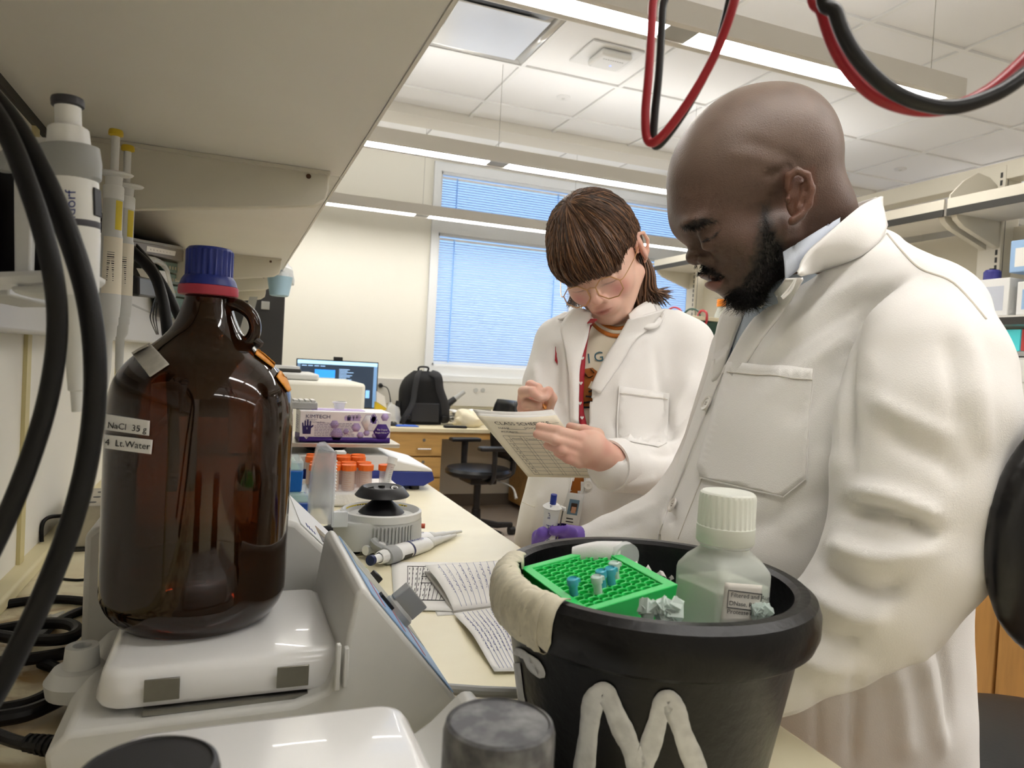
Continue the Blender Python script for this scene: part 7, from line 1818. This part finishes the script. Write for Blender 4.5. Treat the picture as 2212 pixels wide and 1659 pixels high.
# ---- sweater and trousers
M_sw = mat('sweater_cream', 'efe4cd', .8, bump=.2, bscale=500); M_orc = mat('rust_orange', 'c8752e', .8, bump=.15, bscale=500); M_red = mat('lanyard_red', 'b32433', .6)
f = Field(); f.loft([(690, 1340, 1.475, 52, 50, .1), (730, 1340, 1.475, 95, 62, .1), (800, 1338, 1.47, 132, 78, .1), (950, 1318, 1.46, 138, 84, .1), (960, 1312, 1.46, 138, 84, .1)])
sw = Solid(f, tuple(Field.c(1150, 670, 1.47) - np.array([0, 0, .14])), tuple(Field.c(1520, 990, 1.47) + np.array([0, 0, .14])), .005, 2); sw.push(noise3(sw.V, 18, 3) * .002); sw.build('sweater', M_sw, wom); WS = sw.bvh()
f = Field(); f.loft([(945, 1318, 1.46, 133, 82, .1), (1050, 1300, 1.455, 142, 88, .1), (1180, 1275, 1.45, 150, 92, .1), (1300, 1265, 1.45, 150, 92, .1)])
tw = Solid(f, tuple(Field.c(1080, 930, 1.46) - np.array([0, 0, .15])), tuple(Field.c(1460, 1320, 1.46) + np.array([0, 0, .15])), .007, 2); tw.push(noise3(tw.V, 14, 3) * .003); tw.build('trousers', M_orc, wom)
hp = P(1265, 1300, 1.45)
for s in (-1, 1):
    k = Vector((hp.x, hp.y, 0)) + Vector(RM[:, 0] * .075) * s; k.z = 0
    B().tube([k + Vector((0, 0, hp.z + .02)), k + Vector((0, 0, .42)), k + Vector((0, 0, .07))], [.078, .062, .05], 14, smooth=4).build('trouser_leg', M_orc, wom)
    B().tube([k + Vector((0, .05, .045)), k + Vector((-.02, -.06, .045)), k + Vector((-.04, -.15, .035))], [.042, .045, .032], 12, smooth=4).build('shoe', M_shoe, wom)
# neck ribbing
def ring_on(pts, w, m, nm): stroke(pts, WS, .004, w, .003, nm, m, wom)
nb_ = [(1281, 683), (1300, 700), (1325, 710), (1350, 708), (1372, 694)]
for dy, m_, nm in ((0, M_orc, 'neck_rib'), (8, M_sw, 'neck_rib'), (16, M_orc, 'neck_rib')): stroke([(a, b_ + dy) for a, b_ in nb_], WS, .003 - .0004 * dy / 8, .0042, .0022, nm, m_, wom)
M_teal = mat('print_teal', '3f6a78', .8)
on_surface([('T', 30, -24, 3), ('I', 30, 0, 0), ('G', 30, 14, 2)], WS, .0025, 1270, 786, M_teal, wom, -.10)
M_tig = mat('print_tawny', 'a8622a', .8); M_tigb = mat('print_black', '1d1c1e', .8)
drape([(1252, 812), (1262, 798), (1280, 795), (1294, 806), (1296, 822), (1290, 838), (1294, 852), (1288, 880), (1262, 882), (1256, 850)], WS, .0022, 'printed_patch', M_tig, wom, 10, .0005)
for s in ([(1276, 797), (1284, 806)], [(1264, 806), (1272, 816), (1282, 812)], [(1284, 820), (1292, 828)], [(1272, 846), (1288, 842)], [(1266, 856), (1286, 858)], [(1262, 870), (1288, 866)], [(1262, 880), (1286, 880)]): stroke(s, WS, .0032, .0030, .0006, 'print_stripe', M_tigb, wom, 4)
drape([(1271, 838), (1278, 824), (1286, 826), (1276, 840)], WS, .0036, 'print_patch_pale', M_sw, wom, 6, .0004)

# ---- lab coat, open
f = Field()
f.loft([(672, 1335, 1.48, 70, 62, .1), (700, 1340, 1.48, 135, 78, .1), (740, 1340, 1.475, 168, 92, .1), (800, 1340, 1.47, 168, 98, .1), (900, 1335, 1.46, 168, 100, .1), (1000, 1320, 1.455, 172, 102, .1), (1100, 1300, 1.45, 180, 106, .1), (1180, 1290, 1.45, 184, 108, .1), (1420, 1290, 1.45, 196, 116, .1)])
f.cone((1255, 705, 1.48), 46, (1212, 740, 1.48), 56, k=.03); f.cone((1430, 700, 1.46), 46, (1480, 745, 1.45), 62, k=.03)
f.chain([(1206, 742, 1.48, 54), (1182, 830, 1.46, 52), (1166, 905, 1.43, 48), (1158, 925, 1.40, 42), (1156, 915, 1.34, 36)], k=.01)
f.chain([(1482, 748, 1.45, 62), (1484, 850, 1.43, 64), (1470, 960, 1.40, 60), (1448, 1005, 1.38, 58), (1400, 1010, 1.30, 56), (1320, 1007, 1.205, 54)], k=.01)
wc = Solid(f, tuple(Field.c(1070, 650, 1.3) - np.array([0, 0, .18])), tuple(Field.c(1580, 1330, 1.45) + np.array([0, .0, .16])), .0058, 3)
wc.push(noise3(wc.V, 10, 5) * .004 + noise3(wc.V, 24, 6) * .0018)
wc.folds([([(1415, 745), (1425, 820), (1440, 900), (1450, 960)], 10, -.007), ([(1195, 740), (1205, 800), (1200, 880)], 8, -.006), ([(1380, 760), (1345, 800), (1330, 860)], 12, .005), ([(1400, 730), (1360, 770), (1330, 800)], 9, -.005),
          ([(1330, 900), (1340, 960), (1350, 1000)], 12, -.006), ([(1500, 800), (1470, 860), (1450, 910)], 12, .006), ([(1510, 860), (1480, 900), (1440, 950)], 9, -.007), ([(1490, 940), (1450, 960), (1410, 965)], 9, .006), ([(1480, 970), (1440, 985), (1400, 975)], 8, -.006),
          ([(1420, 1030), (1380, 1045), (1340, 1050)], 9, .004), ([(1155, 780), (1160, 840), (1150, 890)], 9, .005), ([(1225, 760), (1222, 840), (1232, 900)], 10, .006), ([(1170, 1060), (1160, 1110), (1150, 1170)], 10, .006), ([(1300, 1060), (1310, 1110), (1300, 1170)], 12, -.006), ([(1350, 1080), (1370, 1120), (1380, 1160)], 12, .006)])
x, y, z = wc.px()
Wcut = [(1285, 664), (1364, 690), (1318, 768), (1283, 838), (1275, 920), (1266, 1035), (1240, 1098), (1225, 1170), (1180, 1330), (1120, 1330), (1198, 1165), (1212, 1120), (1236, 1030), (1241, 915), (1244, 790), (1261, 727), (1274, 680)]
cut = inpoly(Wcut, x, y) & (z < 1.47)
cut |= inpoly([(1270, 640), (1400, 640), (1380, 690), (1350, 720), (1290, 700)], x, y)
cut |= (local(wc.V)[:, 2] > 5)
WC = wc.bvh()
o = wc.build('lab_coat', M_coat, wom, cut=cut); md = o.modifiers.new('thick', 'SOLIDIFY'); md.thickness = .003; md.offset = -1
dW = lambda a, b_, o_=.005, df=1.36: dep(WC, a, b_, o_, df)
ruled([(1357, 690, 1.375), dW(1334, 730, .004), dW(1309, 770, .004), dW(1289, 808, .004), dW(1276, 840, .004)], [(1436, 668, 1.40), dW(1400, 712, .007), dW(1372, 735, .007), dW(1338, 790, .006), dW(1296, 850, .005)], 'lapel', M_coat, wom, bulge=.005)
ruled([(1358, 680, 1.40), (1378, 662, 1.41), (1402, 650, 1.44), (1420, 655, 1.47)], [dW(1362, 700, .012), dW(1400, 712, .012), dW(1424, 704, .012), dW(1436, 678, .012, 1.42)], 'coat_collar', M_coat, wom, bulge=.006)
ruled([(1278, 676, 1.40), dW(1270, 727, .004), dW(1253, 790, .004), dW(1250, 850, .004), dW(1249, 915, .004)], [(1242, 664, 1.42), dW(1212, 704, .006), dW(1222, 760, .008), dW(1230, 820, .008), dW(1232, 910, .006)], 'lapel', M_coat, wom, bulge=.005)
ruled([(1280, 672, 1.42), (1262, 668, 1.42), (1244, 664, 1.44)], [dW(1270, 702, .012), dW(1240, 698, .012), dW(1205, 690, .010)], 'coat_collar', M_coat, wom, bulge=.004)
for s in ([(1275, 920), (1266, 1035), (1240, 1098), (1225, 1168)], [(1241, 915), (1236, 1030), (1212, 1120), (1197, 1168)]): stroke(s, WC, .001, .0026, .002, 'front_edge', M_coat, wom)
drape([(1337, 834), (1392, 842), (1447, 850), (1446, 900), (1440, 958), (1420, 966), (1332, 950)], WC, .002, 'chest_pocket', M_coat, wom, 18, .002)
stroke([(1337, 848), (1392, 856), (1446, 864)], WC, .0052, .0009, .0006, 'stitch_line', M_st, wom)
stroke([(1337, 834), (1334, 890), (1332, 950)], WC, .003, .0018, .0012, 'pocket_hem', M_coat, wom)
drape([(1126, 1072), (1160, 1086), (1150, 1172), (1112, 1172)], WC, .004, 'hip_pocket', M_coat, wom, 8, .002)
stroke([(1126, 1082), (1158, 1096)], WC, .006, .0009, .0006, 'stitch_line', M_st, wom, 4)
button(1271, 1048, WC, .0085, wom, .006); 
# cuff with turned hem, rust sleeve showing
ca = P(1313, 1006, 1.198); cb = P(1340, 1008, 1.225)
B(frame(ca, (cb - ca).cross(Vector((0, 0, 1))), Vector((0, 0, 1)))).lathe([(.0395, 0), (.0435, 0), (.0450, -.008), (.0452, -.034), (.040, -.034)], 32, cap=False, closed=True).build('cuff', M_coat, wom)
B().cyl(P(1322, 1014, 1.212), P(1350, 1014, 1.245), .027, .027, 20).build('inner_sleeve', M_orc, wom)
# ---- lanyard with badge
ln = thing('lanyard', 'red lanyard printed with white hearts round the student\'s neck', 'lanyard', P(1268, 930, 1.36))
lp = [(1283, 690), (1274, 722), (1264, 770), (1259, 830), (1256, 880), (1262, 915), (1270, 945)]
q = [hit(WS, a, b_, .013) or P(a, b_, 1.36) for a, b_ in lp]
qq = catmull(q, 6); B().grid([[p + Vector(RM[:, 0]) * w for w in (-.0065, 0, .0065)] for p in qq]).build('strap', M_red, ln, solid=.0012, sharp=None)
for k in range(7):
    p = qq[3 + k * 5] if 3 + k * 5 < len(qq) else None
    if p is None: break
    c = p - Vector(RM[:, 2]) * .0022; T = frame(c, Vector(RM[:, 0]), Vector((0, 0, 1)))
    B(T).prism([(0, -.0035), (.0035, .0005), (.003, .003), (.001, .003), (0, .0015), (-.001, .003), (-.003, .003), (-.0035, .0005)], 0, .0004).build('heart_print', M_paper, ln)
drape([(1201, 755), (1203, 748), (1206, 790), (1198, 780)], WC, .004, 'strap_edge', M_red, ln, 5, .001)
bd_ = thing('id_badge', 'white photo identity badge hanging at the coat opening', 'badge', P(1228, 1150, 1.355))
c0, c1, c2, c3 = P(1226, 1063, 1.345), P(1262, 1068, 1.345), P(1245, 1165, 1.345), P(1204, 1158, 1.345)
B().grid([[c0.lerp(c1, u), c3.lerp(c2, u)] for u in (0, .5, 1)]).build('card', M_white, bd_, solid=.0012)
bl = lambda u, v, o_=.0016: (c0.lerp(c1, u)).lerp(c3.lerp(c2, u), v) - Vector(RM[:, 2]) * o_
def bq(u0, v0, u1, v1, m, nm, o_=.0016): B().add([bl(u0, v0, o_), bl(u1, v0, o_), bl(u1, v1, o_), bl(u0, v1, o_)], [(0, 1, 2, 3)]).build(nm, m, bd_)
bq(.22, .14, .80, .48, mat('photo_blue', '6f8fa8', .6), 'photo_background'); bq(.36, .22, .72, .40, mat('photo_hair', '4a3a34', .6), 'photo_hair', .0020); bq(.42, .30, .68, .44, mat('photo_face', 'd9a88c', .6), 'photo_face', .0024)
for k in range(5): bq(.25, .56 + .07 * k, .62 + .04 * (k % 2), .585 + .07 * k, M_ink if k < 2 else M_grey, 'print_line', .0018)
# ---- notebook held open towards her
nbk = thing('class_notebook', 'cream notebook with a class schedule grid held by the student', 'notebook', P(1170, 960, 1.22))
TLq, TRq, BRq, BLq = P(1030, 898, 1.185), P(1204, 899, 1.225), P(1296, 1033, 1.285), P(1140, 1030, 1.255)
nrm_ = (TRq - TLq).cross(BLq - TLq).normalized()
if nrm_.dot(Vector(CAM) - TLq) < 0: nrm_ = -nrm_
cv = lambda u, v, o_=0.: TLq.lerp(TRq, u).lerp(BLq.lerp(BRq, u), v) + nrm_ * (.010 * math.sin(PI * u) * (1 - v) ** 1.5 - .004 * u * (1 - v) + o_)
M_kraft = mat('cover_cream', 'f4ecd6', .7)
B().grid([[cv(i / 16, j / 12) for i in range(17)] for j in range(13)]).build('back_cover', M_kraft, nbk, solid=.0012, sharp=None)
B().grid([[cv(i / 16, j / 12, -.0045) for i in range(17)] for j in range(13)]).build('page_block', M_paper, nbk, solid=.006, sharp=None)
B().grid([[cv(i / 16, j / 12 - .05, -.010) for i in range(17)] for j in range(13)]).build('open_page', M_paper, nbk, solid=.002, sharp=None)
nl = B()
def seg(u0, v0, u1, v1, w=.00022):
    nl.tube([cv(u0 + (u1 - u0) * k / 6, v0 + (v1 - v0) * k / 6, .0012) for k in range(7)], w, 4)
U0, U1, V0, V1 = .12, 1.0, .30, .95
for i in range(11): v = V0 + (V1 - V0) * i / 10; seg(U0, v, U1, v)
for k, u in enumerate((.12, .19, .33, .37, .52, .56, .71, .75, .90)): seg(u, V0, u, V1)
for (u0, v, u1) in ((.24, .185, .48), (.58, .18, .80), (.26, .245, .86), (.74, .105, .96)): seg(u0, v, u1, v, .0003)
nl.build('printed_grid', M_ink, nbk, kind='stuff')
cfn = lambda x_, y_: cv(x_, y_, .0013)
def cover_text(items):
    lettering([(t_, s_, 0, 0, 1.) for t_, s_, a, b_ in items[:1]], None, M_ink, nbk, fn=None) if False else None
    b = B()
    for (t_, s_, u, v) in items:
        vs, fs = text_verts(t_, s_); b.add([cv(u + a[0], v - a[1] * .75, .0014) for a in vs], fs)
    b.build('lettering', M_ink, nbk, sharp=None, kind='stuff')
cover_text([('CLASS SCHEDULE', .088, .145, .115), ('DATE', .05, .63, .10), ('NAME', .05, .145, .185), ('SCHOOL', .05, .47, .175), ('ADDRESS', .05, .14, .245), ('Monday', .04, .21, .35), ('Tuesday', .04, .385, .35), ('Wednesday', .04, .57, .35)] + [(str(k + 1), .05, .15, V0 + .05 + (V1 - V0) * (k + 1.1) / 10 - .02) for k in range(9)])
# ---- pencil
pn = thing('pencil', 'orange pencil in the student\'s right hand', 'pencil', P(1175, 880, 1.262))
a, b_ = P(1169, 862, 1.25), P(1178, 884, 1.255); d = (b_ - P(1163, 845, 1.42)).normalized(); a = b_ - d * .020
B().cyl(a - d * .12, a + d * .006, .0036, n=6).build('barrel', mat('pencil_orange', 'e8962e', .4), pn); B().cyl(a + d * .006, a + d * .016, .0034, .0006, 8).build('tip', mat('pencil_orange', 'e8962e', .4), pn); B().cyl(a - d * .13, a - d * .12, .0036, n=10).build('eraser', M_redl, pn)
